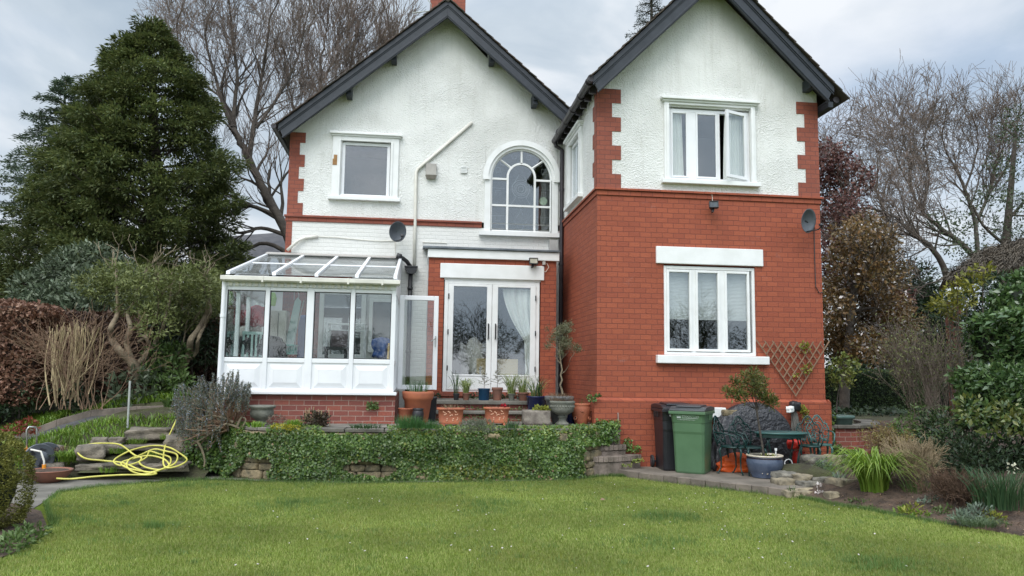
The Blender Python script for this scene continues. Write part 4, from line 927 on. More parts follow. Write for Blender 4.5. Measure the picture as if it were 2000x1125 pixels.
mb = MB(); mb.tube([at(1068, 514, 14.97), at(1072, 522, 14.97), at(1066, 531, 14.97), at(1058, 529, 14.97), at(1052, 522, 14.97)], 0.006, 5); mb.build('cable', CREAM, f2)
# ------------------------------------------------------------------ conservatory
CX0, CX1, CY = -3.08, -0.355, 12.8
CONS = thing('conservatory', 'white lean-to conservatory on a low brick wall with its door open', 'conservatory', (-1.7, 14.4, 0.75))
mb = MB(); mb.box(CX0+0.04, CX1+0.03, CY+0.02, CY+0.24, 0.72, 1.225); mb.box(CX1-0.2, CX1+0.03, CY+0.24, 15.99, 0.72, 1.225); mb.box(CX0+0.04, CX0+0.26, CY+0.24, 15.99, 0.72, 1.225)
mb.build('dwarf_wall', OLDBRICK, CONS, bevel=0.006)
mb = MB(); mb.box(CX0+0.2, CX1-0.2, CY+0.2, 15.98, 1.16, 1.22); mb.build('floor', pm('floor_tile', (0.16, 0.13, 0.11), (0.11, 0.09, 0.08), 3, 0.6), CONS)
# mullions
pX = [(437, 445), (520, 528.5), (601, 615), (686.5, 695), (766, 775)]
mxp = []
for a, b in pX: mxp.append((at(a, 553, CY)[0], at(b, 560, CY)[0]))
mxp[0] = (CX0, mxp[0][1]); mxp[-1] = (mxp[-1][0], CX1)
mb = MB()
for a, b in mxp: mb.box(a, b, CY-0.01, CY+0.07, 1.30, 2.96)
mb.box(CX0-0.03, CX1+0.05, CY-0.075, CY+0.12, 1.235, 1.285); mb.box(CX0, CX1, CY-0.03, CY+0.1, 1.285, 1.31)
for i in range(4):
    a, b = mxp[i][1], mxp[i+1][0]
    mb.box(a, b, CY, CY+0.07, 1.74, 1.815); mb.box(a, b, CY-0.004, CY+0.066, 2.90, 2.96)
mb.box(CX0-0.0, CX1, CY-0.02, CY+0.09, 2.96, 3.03)
# side frames: right side with the doorway, left side
for x0 in (CX1-0.07, CX0):
    mb.box(x0, x0+0.07, CY+0.07, 15.97, 2.93, 3.03); mb.box(x0, x0+0.07, 15.90, 15.98, 1.24, 3.9)
    mb.box(x0, x0+0.07, CY+0.07, 15.9, 1.24, 1.31)
for y in (13.6, 14.27, 15.15): mb.box(CX1-0.07, CX1, y, y+0.06, 1.31, 2.93)
for y in (13.55, 14.35, 15.15): mb.box(CX0, CX0+0.07, y, y+0.06, 1.31, 2.93)
mb.box(CX1-0.07, CX1, CY+0.07, 13.6, 1.74, 1.81); mb.box(CX0, CX0+0.07, CY+0.07, 15.9, 1.74, 1.81)
for x0 in (CX1-0.065, CX0+0.005): mb.prism([(x0, CY+0.1, 3.03), (x0, 15.95, 3.03), (x0, 15.95, 3.88), (x0, CY+0.1, 3.10)], (0.06, 0, 0))
mb.build('frame', UPVC, CONS, bevel=0.008)
# panels below the midrail
for i in range(4):
    a, b = mxp[i][1], mxp[i+1][0]
    mb = MB(); mb.box(a, b, CY+0.015, CY+0.06, 1.31, 1.74); n = 0.075
    o1 = [(a+0.04, 1.345), (b-0.04, 1.345), (b-0.04, 1.705), (a+0.04, 1.705)]; i1 = [(a+n+0.035, 1.345+n), (b-n-0.035, 1.345+n), (b-n-0.035, 1.705-n), (a+n+0.035, 1.705-n)]
    for k in range(4):
        j = (k+1) % 4; mb.poly([(o1[k][0], CY+0.013, o1[k][1]), (o1[j][0], CY+0.013, o1[j][1]), (i1[j][0], CY-0.012, i1[j][1]), (i1[k][0], CY-0.012, i1[k][1])])
    mb.poly([(x, CY-0.010, z) for x, z in i1]); mb.build('panel', UPVC, CONS)
for i in range(4):
    a, b = mxp[i][1], mxp[i+1][0]; mb = MB(); frame_bars(mb, a, b, 1.815, 2.90, CY+0.005, CY+0.05, 0.012)
    g = mb.build('window', RUBBER, CONS); mb = MB(); mb.box(a+0.012, b-0.012, CY+0.022, CY+0.030, 1.827, 2.888); mb.build('pane', CGLASS, g)
mb = MB(); mb.box(CX0+0.03, CX0+0.036, CY+0.08, 15.9, 1.81, 2.93); mb.build('side_pane', CGLASS, CONS)
mb = MB(); mb.box(CX1-0.036, CX1-0.03, CY+0.08, 13.6, 1.81, 2.93); mb.box(CX1-0.036, CX1-0.03, 15.21, 15.9, 1.31, 2.93); mb.build('side_pane', CGLASS, CONS)
# roof: eaves beam, dentils, gutter, bars, sheets
ez, ey = 3.15, CY-0.03; rz, ry = 3.93, 15.98
mb = MB(); mb.box(CX0-0.02, CX1+0.04, CY-0.05, CY+0.10, 3.03, 3.13); mb.box(CX0+0.06, CX1-0.05, 15.9, 15.985, 3.86, 3.95)
sl_ = (rz-ez)/(ry-ey)
rb = [(at(a, ya, ey)[0], at(b, yb, ry)[0]) for a, ya, b, yb in ((445, 535, 516, 498), (535, 535, 586, 501), (618, 538, 652, 504), (697, 540, 717, 506), (772, 543, 783, 508))]
for a, b in rb:
    c = (a+b)/2; c = a
    mb.prism([(c-0.03, ey, ez-0.005), (c+0.03, ey, ez-0.005), (c+0.03, ey, ez+0.05), (c-0.03, ey, ez+0.05)], (0, ry-ey, rz-ez))
f1_, f2_ = 0.5, 0.52
mb.prism([(CX0+0.03, ey+f1_*(ry-ey), ez+f1_*(rz-ez)+0.002), (CX1-0.02, ey+f1_*(ry-ey), ez+f1_*(rz-ez)+0.002), (CX1-0.02, ey+f1_*(ry-ey), ez+f1_*(rz-ez)+0.025), (CX0+0.03, ey+f1_*(ry-ey), ez+f1_*(rz-ez)+0.025)], (0, 0.035, 0.01))
mb.build('roof_frame', UPVC, CONS, bevel=0.006)
mb = MB(); mb.prism([(CX0+0.02, ey+0.02, ez+0.008), (CX1-0.01, ey+0.02, ez+0.008), (CX1-0.01, ey+0.02, ez+0.018), (CX0+0.02, ey+0.02, ez+0.018)], (0, ry-ey-0.04, rz-ez-0.01)); mb.build('roof_sheet', ROOFGLASS, CONS)
mb = MB()
nd = 26
for k in range(nd): x = CX0+0.05+k*(CX1-CX0-0.1)/nd; mb.box(x, x+0.055, CY-0.045, CY-0.021, 2.965, 3.028)
mb.build('dentil_trim', CREAM, CONS)
mb = MB(); mb.prism([(CX0-0.06, CY-0.16, 3.115), (CX0-0.06, CY-0.16, 3.05), (CX0-0.06, CY-0.13, 3.03), (CX0-0.06, CY-0.055, 3.03), (CX0-0.06, CY-0.055, 3.115)][::-1], (CX1-CX0+0.12, 0, 0))
for x in (-2.5, -1.9, -1.15, -0.6): mb.box(x, x+0.03, CY-0.166, CY-0.05, 3.02, 3.12)
mb.build('gutter', CREAM, CONS, bevel=0.004)
mb = MB(); mb.tube([(CX0-0.02, CY-0.03, 3.03), (CX0-0.02, CY-0.03, 0.95)], 0.034, 10); mb.tube([(CX0-0.02, CY-0.03, 2.45), (CX0-0.02, CY-0.03, 2.5)], 0.042, 10); mb.build('downpipe', UPVC, CONS)
mb = MB(); mb.prism([(CX0, 15.80, 3.93), (CX1, 15.80, 3.93), (CX1, 15.80, 3.945), (CX0, 15.80, 3.945)], (0, 0.19, 0.06)); mb.build('flashing', ALARM, CONS)
# open door, hinged on the garden side jamb
dx0, dx1, dy = -0.33, 0.385, 14.28
mb = MB(); frame_bars(mb, dx0, dx1, 1.295, 3.02, dy-0.03, dy+0.03, 0.085); door = mb.build('door', UPVC, CONS, bevel=0.008)
mb = MB(); mb.box(dx0+0.085, dx1-0.085, dy-0.005, dy+0.005, 1.38, 2.935); mb.build('pane', CGLASS, door)
mb = MB(); mb.box(dx1-0.055, dx1-0.03, dy-0.045, dy-0.03, 2.08, 2.28); mb.tube([(dx1-0.042, dy-0.05, 2.24), (dx1-0.042, dy-0.08, 2.24), (dx1-0.13, dy-0.085, 2.17)], 0.010, 8); mb.build('handle', STEEL, door)
# hopper head and black downpipe by the door
RP = thing('rainwater_pipe', 'black rainwater hopper and downpipe beside the conservatory roof', 'drainpipe', (at(803, 700, 15.9)[0], 15.9, 0.78))
a = at(803, 527, 15.88)
mb = MB(); mb.prism([(a[0]-0.12, 15.80, a[2]+0.045), (a[0]+0.12, 15.80, a[2]+0.045), (a[0]+0.11, 15.80, a[2]-0.02), (a[0]+0.05, 15.80, a[2]-0.09), (a[0]-0.05, 15.80, a[2]-0.09), (a[0]-0.11, 15.80, a[2]-0.02)][::-1], (0, 0.17, 0)); mb.box(a[0]-0.135, a[0]+0.135, 15.78, 15.98, a[2]+0.045, a[2]+0.075); mb.build('hopper', BLACKP, RP, bevel=0.006)
mb = MB(); mb.tube([(a[0]-0.01, 15.89, a[2]-0.08), (a[0]-0.01, 15.89, 0.78)], 0.048, 10)
for z in (3.3, 2.0): mb.tube([(a[0]-0.01, 15.89, z), (a[0]-0.01, 15.89, z+0.05)], 0.06, 10)
mb.build('pipe', BLACKP, RP, smooth=True)
mb = MB(); mb.tube([at(777, 500, 15.7), at(786, 504, 15.72), at(794, 510, 15.8), at(802, 521, 15.88)], 0.042, 10); mb.tube([at(775, 499, 15.7), at(784, 502, 15.72)], 0.06, 8); mb.build('inlet_bend', BLACKP, RP, smooth=True)
# house wall seen through the conservatory: brick band, back door and window
mb = MB(); mb.box(-2.60, -1.35, 15.975, 15.995, 1.2, 3.6); mb.build('inner_brick', REDQ, HOUSE)
mb = MB(); frame_bars(mb, -1.98, -1.05, 1.25, 3.25, 15.90, 15.972, 0.09); mb.box(-1.9, -1.1, 15.91, 15.96, 1.3, 1.95); bd = mb.build('back_door', WPAINT, HOUSE)
mb = MB(); mb.box(-1.9, -1.13, 15.93, 15.94, 1.95, 3.16); mb.build('pane', GLASS, bd)
mb = MB(); mb.box(-1.9, -1.13, 15.95, 15.965, 1.95, 3.16); mb.build('dark_pane_back', pm('dark_blind', (0.12, 0.14, 0.15), (0.09, 0.105, 0.115), 3, 0.6), bd)
mb = MB(); frame_bars(mb, -0.98, -0.45, 2.0, 3.1, 15.9, 15.972, 0.07); bw = mb.build('window', WPAINT, HOUSE)
mb = MB(); mb.box(-0.9, -0.52, 15.93, 15.965, 2.07, 3.03); mb.build('pane', pm('dark_window', (0.10, 0.12, 0.13), (0.07, 0.085, 0.09), 3, 0.1), bw)
# ---- things kept in the conservatory
def cx(px_, py_, Y): return at(px_, py_, Y)
FZ = 1.222
ch = thing('garden_chair', 'cream folding garden chair in the left corner of the conservatory', 'chair', (-2.75, 13.3, FZ))
mb = MB(); mb.prism([(-2.98, 13.25, 1.62), (-2.62, 13.25, 1.62), (-2.62, 13.65, 1.60), (-2.98, 13.65, 1.60)], (0, 0, 0.03)); mb.build('seat', WPAINT, ch)
mb = MB(); mb.prism([(-2.98, 13.63, 1.64), (-2.93, 13.63, 1.64), (-3.0+0.06, 13.78, 2.28), (-3.0+0.01, 13.78, 2.28)], (0.0, 0.02, 0))
for k in range(5): mb.box(-2.97+k*0.07, -2.935+k*0.07, 13.68, 13.70, 1.64, 2.25)
mb.box(-2.98, -2.62, 13.67, 13.71, 2.22, 2.27); mb.build('backrest', MINT, ch)
for x in (-2.96, -2.66):
    for y in (13.27, 13.6): mb = MB(); mb.box(x, x+0.04, y, y+0.04, FZ, 1.62); mb.build('leg', WPAINT, ch)
mb = MB(); mb.box(-2.52, -2.2, 14.8, 15.2, FZ, 1.85); 
tag(mb.build('storage_box', RUBBER, None, loc=(-2.4, 15, FZ), bevel=0.02), 'dark storage box piled at the back of the conservatory', 'box')
for i, (c, d, m_, lab, nm) in enumerate([(cx(500, 618, 14.6), (0.34, 0.3, 0.34), REDCL, 'bundle of red cloth heaped in the conservatory', 'cloth'), (cx(487, 655, 14.6), (0.42, 0.32, 0.30), ALARM, 'pale wire basket below the red cloth', 'basket'),
        (cx(495, 672, 13.9), (0.40, 0.4, 0.34), BLACKP, 'black sack slumped on the conservatory floor', 'sack'), (cx(531, 678, 13.5), (0.42, 0.32, 0.30), RUBBER, 'dark grey covered box by the second conservatory window', 'box'), (cx(745, 680, 13.5), (0.30, 0.26, 0.32), BLUEBAG, 'blue plastic bag in the right corner of the conservatory', 'bag')]):
    tag(rockmesh(c, d, 11+i, 0.3*i, 0.6, 0.22).build(nm, m_, None, loc=(c[0], c[1], c[2]-d[2]/2), smooth=True), lab, nm)
cab = thing('cupboard', 'tall cream cupboard standing inside the second conservatory window', 'cupboard', (*cx(543, 650, 14.8)[:2], FZ))
a, b = cx(529, 606, 14.8), cx(556, 690, 14.8); mb = MB(); mb.box(a[0], b[0], 14.8, 15.2, FZ, a[2]); mb.build('body', CREAM, cab, bevel=0.01)
mb = MB(); mb.box((a[0]+b[0])/2-0.004, (a[0]+b[0])/2+0.004, 14.79, 14.8, FZ+0.05, a[2]-0.04); mb.build('door_gap', RUBBER, cab)
ib = thing('ironing_board', 'mint striped ironing board hanging behind the second window', 'ironing board', cx(570, 700, 15.0))
a, b = cx(580, 588, 14.9), cx(562, 688, 14.9); d = (b-a); mb = MB(); w_ = 0.085
mb.prism([a+(-w_*0.5, 0, 0), a+(w_*0.1, 0, 0.07), a+(w_*0.9, 0, 0), b+(w_, 0, 0), b+(-w_, 0, 0)][::-1], (0, 0.04, 0)); mb.build('board', MINT, ib)
mb = MB(); mb.tube([a+(0.12, 0.05, 0.02), b+(0.05, 0.06, 0)], 0.012, 6); mb.tube([a+(-0.02, 0.05, -0.1), b+(0.12, 0.06, 0.1)], 0.012, 6); mb.build('leg_frame', STEEL, ib)
mb = MB()
for px_ in (574.5, 583.5): mb.tube([cx(px_, 563, 15.2), cx(px_, 586, 15.2)], 0.008, 6)
tag(mb.build('hanging_chain', STEEL, None, loc=cx(579, 586, 15.2)), 'pair of thin chains above the ironing board', 'chain')
a = cx(594, 640, 15.3); mb = MB(); mb.box(a[0]-0.12, a[0]+0.12, 15.3, 15.5, FZ, a[2]+0.25); tag(mb.build('coat', BLUEBAG, None, loc=(a[0], 15.3, FZ), bevel=0.05), 'dark blue coat hanging behind the ironing board', 'coat')
cr_ = thing('plastic_crate', 'green slatted plastic crate on the conservatory floor', 'crate', (*cx(563, 685, 13.6)[:2], FZ+0.1))
a, b = cx(552, 674, 13.6), cx(575, 692, 13.6); mb = MB(); frame_bars(mb, a[0], b[0], b[2], a[2], 13.58, 13.62, 0.02)
for k in range(7): x = a[0]+k*(b[0]-a[0])/7; mb.box(x, x+0.012, 13.59, 13.61, b[2], a[2])
mb.box(a[0]-0.01, b[0]+0.01, 13.55, 13.9, a[2]-0.012, a[2]+0.012); mb.box(a[0], b[0], 13.86, 13.9, b[2], a[2]); mb.build('slats', pm('teal_plastic', (0.05, 0.32, 0.26), (0.04, 0.26, 0.21), 6, 0.4), cr_)
airer = thing('clothes_airer', 'white metal clothes airer behind the third conservatory window', 'clothes airer', (*cx(675, 690, 14.1)[:2], FZ))
a, b = cx(641, 632, 14.2), cx(711, 696, 14.2); mb = MB()
for x in (a[0], (a[0]+b[0])/2+0.05, b[0]): mb.tube([(x, 14.1, FZ), (x, 14.1, a[2])], 0.011, 6); mb.tube([(x, 14.5, FZ), (x, 14.5, a[2])], 0.011, 6); mb.tube([(x, 14.1, a[2]), (x, 14.5, a[2])], 0.011, 6)
for z in (a[2], a[2]-0.12, 1.5):
    for y in (14.1, 14.3, 14.5): mb.tube([(a[0], y, z), (b[0], y, z)], 0.008, 6)
mb.build('rails', UPVC, airer)
mb = MB(); mb.box(a[0]+0.05, a[0]+0.4, 14.25, 14.35, a[2]-0.42, a[2]-0.11); tag(mb.build('towel', pm('mauve_cloth', (0.16, 0.12, 0.13), (0.11, 0.085, 0.09), 5, 0.9), None, loc=(a[0]+0.2, 14.3, a[2]-0.4), bevel=0.02), 'dull mauve towel hung on the white clothes airer', 'towel')
a = cx(655, 683, 13.7); st = thing('low_table', 'black low table below the clothes airer', 'table', (a[0], 13.8, FZ))
mb = MB(); mb.box(a[0]-0.2, a[0]+0.2, 13.65, 14.0, a[2], a[2]+0.05); mb.build('top', RUBBER, st)
for sx in (-0.18, 0.15):
    for y in (13.67, 13.96): mb = MB(); mb.box(a[0]+sx, a[0]+sx+0.03, y, y+0.03, FZ, a[2]); mb.build('leg', RUBBER, st)
a = cx(757, 668, 13.15); mb = MB(); mb.prism([(a[0]-0.02, 13.1, 1.3), (a[0]+0.10, 13.1, 1.3), (a[0]+0.06, 13.3, 2.1), (a[0]+0.0, 13.3, 2.1)], (0.02, 0.03, 0)); tag(mb.build('bamboo_screen', pm('bamboo', (0.50, 0.33, 0.13), (0.38, 0.24, 0.09), 20, 0.7), None, loc=(a[0], 13.1, 1.3)), 'rolled bamboo screen leaning in the conservatory right corner', 'screen')
a = cx(597, 670, 14.0); mb = MB(); mb.prism([(a[0]-0.035, 14.0, FZ), (a[0]+0.035, 14.0, FZ), (a[0]+0.03, 14.1, a[2]+0.2), (a[0]-0.03, 14.1, a[2]+0.2)], (0, 0.03, 0)); tag(mb.build('wooden_board', WOODRAW, None, loc=(a[0], 14, FZ)), 'narrow orange wooden board leaning behind the middle mullion', 'board')
a = cx(533, 588, 14.6); mb = MB(); mb.lathe([(0.05, -0.09), (0.07, 0.05), (0.05, 0.12), (0.03, 0.16)], a, 16); tag(mb.build('hanging_bottle', LIME, None, loc=a), 'lime green plastic sprayer hanging at the top of the second window', 'sprayer')
# ------------------------------------------------------------------ retaining wall, ivy, steps
wc = np.array(WALLC); wseg = np.linalg.norm(np.diff(wc, axis=0), axis=1); wcum = np.concatenate([[0], np.cumsum(wseg)]); WLEN = wcum[-1]
def wallpt(s):
    s = np.asarray(s, float); x = np.interp(s, wcum, wc[:, 0]); y = np.interp(s, wcum, wc[:, 1])
    x2 = np.interp(s+0.08, wcum, wc[:, 0]); y2 = np.interp(s+0.08, wcum, wc[:, 1]); x1 = np.interp(s-0.08, wcum, wc[:, 0]); y1 = np.interp(s-0.08, wcum, wc[:, 1])
    tx, ty = x2-x1, y2-y1; l = np.hypot(tx, ty); return x, y, ty/l, -tx/l
RW = thing('retaining_wall', 'low curved sandstone retaining wall of the terrace, hung with ivy', 'wall', (0, 11.9, 0))
ss = np.linspace(0, WLEN, 70); X_, Y_, NX, NY = wallpt(ss)
mb = MB()
for i in range(69):
    a = np.array([X_[i], Y_[i], 0]); b = np.array([X_[i+1], Y_[i+1], 0]); na = np.array([NX[i], NY[i], 0]); nb_ = np.array([NX[i+1], NY[i+1], 0])
    mb.poly([a+na*0.03-(0, 0, .05), b+nb_*0.03-(0, 0, .05), b+(0, 0, 0.715), a+(0, 0, 0.715)])
    mb.poly([a+(0, 0, .715), b+(0, 0, .715), b-nb_*0.3+(0, 0, .715), a-na*0.3+(0, 0, .715)])
mb.build('core', pm('wall_mortar', (0.09, 0.08, 0.05), (0.05, 0.05, 0.03), 5, 0.95, 0.6, 20), RW)
rr = random.Random(5); mb = MB(); row = 0; z = 0.0
while z < 0.64:
    h = rr.uniform(0.10, 0.17); s = rr.uniform(0, 0.2)
    while s < WLEN-0.1:
        l = rr.uniform(0.18, 0.40); x, y, nx, ny = wallpt(s+l/2)
        q = rockmesh((float(x)+float(nx)*0.0, float(y)+float(ny)*0.0, z+h/2), (l*0.95, 0.16, h*0.95), rr.uniform(0, 50), math.atan2(-float(nx), float(ny))+math.pi, 0.25, 0.13, 1)
        n0 = len(mb.v); mb.v += q.v; mb.f += [tuple(i+n0 for i in f) for f in q.f]; s += l
    z += h
mb.build('facing_stones', SANDST, RW, smooth=True)
mb = MB(); s = 0.02
while s < WLEN-0.3:
    l = rr.uniform(0.45, 0.8); x, y, nx, ny = wallpt(s); x2, y2, nx2, ny2 = wallpt(min(s+l-0.012, WLEN-0.01)); h = 0.05+rr.uniform(0, 0.012)
    a = np.array([x, y, 0.712]); b = np.array([x2, y2, 0.712]); na = np.array([nx, ny, 0]); nb_ = np.array([nx2, ny2, 0])
    mb.prism([a+na*0.035, b+nb_*0.035, b-nb_*0.26, a-na*0.26], (0, 0, h)); s += l
mb.build('coping', CONC, RW, bevel=0.012)
# ivy
def ivynoise(s, z, k=0.0): return np.array([mnoise.noise(Vector((a*1.5+k, b*2.2, 4.0))) for a, b in zip(s, z)])
IV = thing('ivy', 'thick green ivy covering the curved terrace wall', 'ivy', (0, 11.8, 0))
n = 80000; s = RNG.uniform(0.1, WLEN, n); z = RNG.uniform(0.0, 0.80, n)**0.97
x, y, nx, ny = wallpt(s); nz = ivynoise(s, z); nz2 = ivynoise(s*2.3, z*2, 9)
open_ = np.zeros(n)
open_ += 0.75*np.exp(-((s-1.3)/0.26)**2)*(z < 0.34)            # bare stones at the left end
open_ += 0.50*np.exp(-((s-2.95)/0.75)**2)*np.exp(-((z-0.20)/0.13)**2)   # patches along the foot
open_ += 0.8*(z > 0.68)*np.exp(-((s-1.25)/0.22)**2)+0.8*(z > 0.69)*np.exp(-((s-2.75)/0.45)**2)
keep = (open_+0.25*nz+0.3*nz2 < 0.33) & ~((x > 2.60) & (z < 0.50))
s, z, x, y, nx, ny, nz, nz2 = [q[keep] for q in (s, z, x, y, nx, ny, nz, nz2)]; n = len(s)
th = np.clip(0.09+0.12*(nz+0.3)+0.07*nz2, 0.02, 0.3)*np.clip((0.86-z)*3, 0.3, 1)*RNG.uniform(0.35, 1, n)
back = np.where(z > 0.74, RNG.uniform(0, 0.30, n), 0)
P = np.stack([x+nx*(th+0.035-back), y+ny*(th+0.035-back), z], 1); O = np.stack([nx, ny, np.where(z > 0.72, 1.2, 0.25)], 1)
D = nrm(np.stack([RNG.normal(0, 0.7, n), RNG.normal(0, 0.3, n), RNG.normal(-0.5, 0.6, n)], 1)+O*0.25); NN = nrm(O+RNG.normal(0, 0.45, (n, 3)))
sz = 0.019+0.032*RNG.uniform(0, 1, n)**1.6
yel = ((z < 0.25) & (s > 4.0) & (s < 5.2) & (RNG.uniform(0, 1, n) < 0.5)) | (RNG.uniform(0, 1, n) < 0.03) | ((z > 0.68) & (RNG.uniform(0, 1, n) < 0.25))
leaves('foliage', P, D, NN, sz, sz*0.95, [L_IVY, L_IVYY, L_DEAD], IV, fold=0.1, midx=np.where(RNG.uniform(0, 1, n) < 0.012, 2, yel.astype(int)))
# ivy over the corner by the steps
def ivypatch(name, label, boxes, per, size=0.045, mat=L_IVY, loc=None, cat='ivy'):
    Ps = []; Os = []
    for (c, r, o) in boxes:
        m = int(per*(r[0]*r[1]+r[1]*r[2]+r[0]*r[2])*4); p = np.array(c)+RNG.uniform(-1, 1, (m, 3))*np.array(r); Ps.append(p); Os.append(np.tile(np.array(o, float), (m, 1)))
    P = np.concatenate(Ps); O = np.concatenate(Os); m = len(P)
    D = nrm(RNG.normal(0, 0.7, (m, 3))+np.array([0, 0, -0.3])+O*0.2); NN = nrm(O+RNG.normal(0, 0.5, (m, 3))); sz = RNG.uniform(0.7, 1.25, m)*size
    return tag(leaves(name, P, D, NN, sz, sz*0.95, mat, None, boxes[0][0] if loc is None else loc, 0.1), label, cat)
a = at(1150, 840, 12.5); b = at(1205, 838, 12.6)
ivypatch('ivy', 'ivy spilling over the terrace corner above the brick steps', [(at(1165, 850, 12.45), (0.22, 0.07, 0.15), (0, -1, .3)), (at(1192, 846, 12.52), (0.14, 0.06, 0.16), (0, -1, .3)), (at(1187, 827, 12.62), (0.20, 0.10, 0.05), (0, -.4, 1)), (at(1118, 905, 12.1), (0.16, 0.10, 0.16), (0, -1, .3))], 2200, 0.04, L_IVY)
ivypatch('ivy', 'small ivy plant climbing beside the brick steps against the wing', [(at(1226, 868, 12.66), (0.06, 0.04, 0.10), (0.3, -1, .4)), (at(1240, 877, 12.64), (0.10, 0.04, 0.05), (0.3, -1, .5))], 2300, 0.034, L_IVY)
ivypatch('weed', 'low weeds at the foot of the brick steps on the patio', [(at(1245, 899, 12.42), (0.10, 0.05, 0.03), (0, -.5, 1)), (at(1225, 908, 12.3), (0.10, 0.04, 0.02), (0, -.5, 1))], 1600, 0.03, L_IVYY, cat='plant')
ivypatch('creeper', 'little green creeper sprouting on the plinth beside the strawberry pot', [(at(1155, 777, 12.68), (0.08, 0.03, 0.05), (0, -1, .3)), (at(1168, 772, 12.68), (0.05, 0.03, 0.03), (0, -1, .3))], 2500, 0.035, L_MID, cat='plant')
ivypatch('fern', 'small fern growing out of the conservatory base wall', [(at(727, 792, 12.8), (0.09, 0.035, 0.06), (0, -1, .2))], 3000, 0.035, L_MID, cat='plant')
ivypatch('ivy', 'column of bright ivy on the pier between the wing and the curved wall', [(at(1622, 836, 13.1), (0.07, 0.05, 0.28), (0, -1, .2)), (at(1628, 878, 13.0), (0.16, 0.1, 0.07), (0, -1, .6)), (at(1660, 885, 13.0), (0.22, 0.12, 0.05), (0, -.6, 1))], 1700, 0.045, L_IVY)
# brick steps
ST = thing('garden_steps', 'two curved brick steps rising from patio to terrace', 'steps', (3.2, 12.5, 0.1))
STEPM = pm('step_brick', (0.25, 0.20, 0.17), (0.11, 0.09, 0.072), 6, 0.9, 0.7, 30, dist=0.012)
def stepblock(pa, z0, z1, depth, name):
    pts = np.array(pa); seg = np.linalg.norm(np.diff(pts, axis=0), axis=1); cum = np.concatenate([[0], np.cumsum(seg)]); nbk = int(cum[-1]/0.085); mb = MB()
    for i in range(nbk):
        s0, s1 = i*cum[-1]/nbk+0.004, (i+1)*cum[-1]/nbk-0.004; f = lambda q: np.array([np.interp(q, cum, pts[:, k]) for k in range(2)]+[0.0])
        p, q = f(s0), f(s1); d = (q-p)/np.linalg.norm(q-p); nn = np.array([-d[1], d[0], 0]); j = random.uniform(-0.006, 0.006)
        mb.prism([p+nn*j+(0, 0, z1-0.085), q+nn*j+(0, 0, z1-0.085), q+nn*0.22+(0, 0, z1-0.085), p+nn*0.22+(0, 0, z1-0.085)], (0, 0, 0.085+random.uniform(-.004, .004)))
    nb2 = max(1, int(cum[-1]/0.2))
    for i in range(nb2):
        s0, s1 = i*cum[-1]/nb2+0.004, (i+1)*cum[-1]/nb2-0.004; f = lambda q: np.array([np.interp(q, cum, pts[:, k]) for k in range(2)]+[0.0])
        p, q = f(s0), f(s1); d = (q-p)/np.linalg.norm(q-p); nn = np.array([-d[1], d[0], 0])
        mb.prism([p+nn*0.02+(0, 0, z0), q+nn*0.02+(0, 0, z0), q+nn*0.2+(0, 0, z0), p+nn*0.2+(0, 0, z0)], (0, 0, z1-0.093-z0))
    mb.poly([tuple(p[:2])+(z1-0.012,) for p in pts+np.array([0, 0.12])]+[(pts[-1][0], pts[-1][1]+depth, z1-0.012), (pts[0][0], pts[0][1]+depth, z1-0.012)])
    mb.build(name, STEPM, ST, bevel=0.006)
sa = [at(x, y, Y) for x, y, Y in [(1158, 898, 12.22), (1172, 897, 12.20), (1195, 894, 12.24), (1220, 890, 12.33), (1240, 886, 12.45), (1253, 882, 12.56)]]
sb = [at(x, y, Y) for x, y, Y in [(1148, 873, 12.44), (1165, 872, 12.42), (1185, 870, 12.44), (1205, 868, 12.50), (1224, 865, 12.60)]]
tz1, tz2 = float(np.mean([p[2] for p in sa])), float(np.mean([p[2] for p in sb]))
stepblock([p[:2] for p in sa], 0.0, tz1, 0.3, 'step'); stepblock([p[:2] for p in sb], tz1-0.05, tz2, 0.25, 'step')
mb = MB(); mb.box(2.8, 3.40, 12.64, 12.722, 0.3, 0.765); mb.build('riser', STEPM, ST)
mb = MB(); mb.tube([at(1207, 806, 12.66), at(1209, 845, 12.66)], 0.010, 6); tag(mb.build('metal_rod', pm('rusty_metal', (0.25, 0.13, 0.09), (0.35, 0.30, 0.27), 40, 0.8), None, loc=at(1209, 845, 12.66)), 'short rusty rod upright by the plinth above the steps', 'rod')

# steps under the garden doors
DS = thing('door_steps', 'two long stone slab steps below the french doors', 'steps', (1.4, 13.9, 0.78))
mb = MB(); mb.box(0.12, 2.80, 13.86, 15.0, 1.055, 1.12); mb.build('slab', CONC, DS, bevel=0.01)
mb = MB(); mb.box(0.15, 2.78, 13.93, 14.98, 0.95, 1.054); mb.build('riser', OLDBRICK, DS)
mb = MB(); mb.box(0.10, 2.52, 13.55, 13.93, 0.90, 0.95); mb.build('slab', CONC, DS, bevel=0.01)
mb = MB(); mb.box(0.13, 2.50, 13.62, 13.92, 0.775, 0.899); mb.build('riser', OLDBRICK, DS)
ivypatch('moss', 'moss and weeds on the risers below the french doors', [((1.2, 13.60, 0.84), (0.9, 0.03, 0.06), (0, -1, .3)), ((1.3, 13.88, 0.98), (0.8, 0.03, 0.04), (0, -1, .3)), ((0.1, 13.7, 0.88), (0.12, 0.15, 0.10), (0, -1, .5))], 700, 0.03, L_MID, cat='plant')

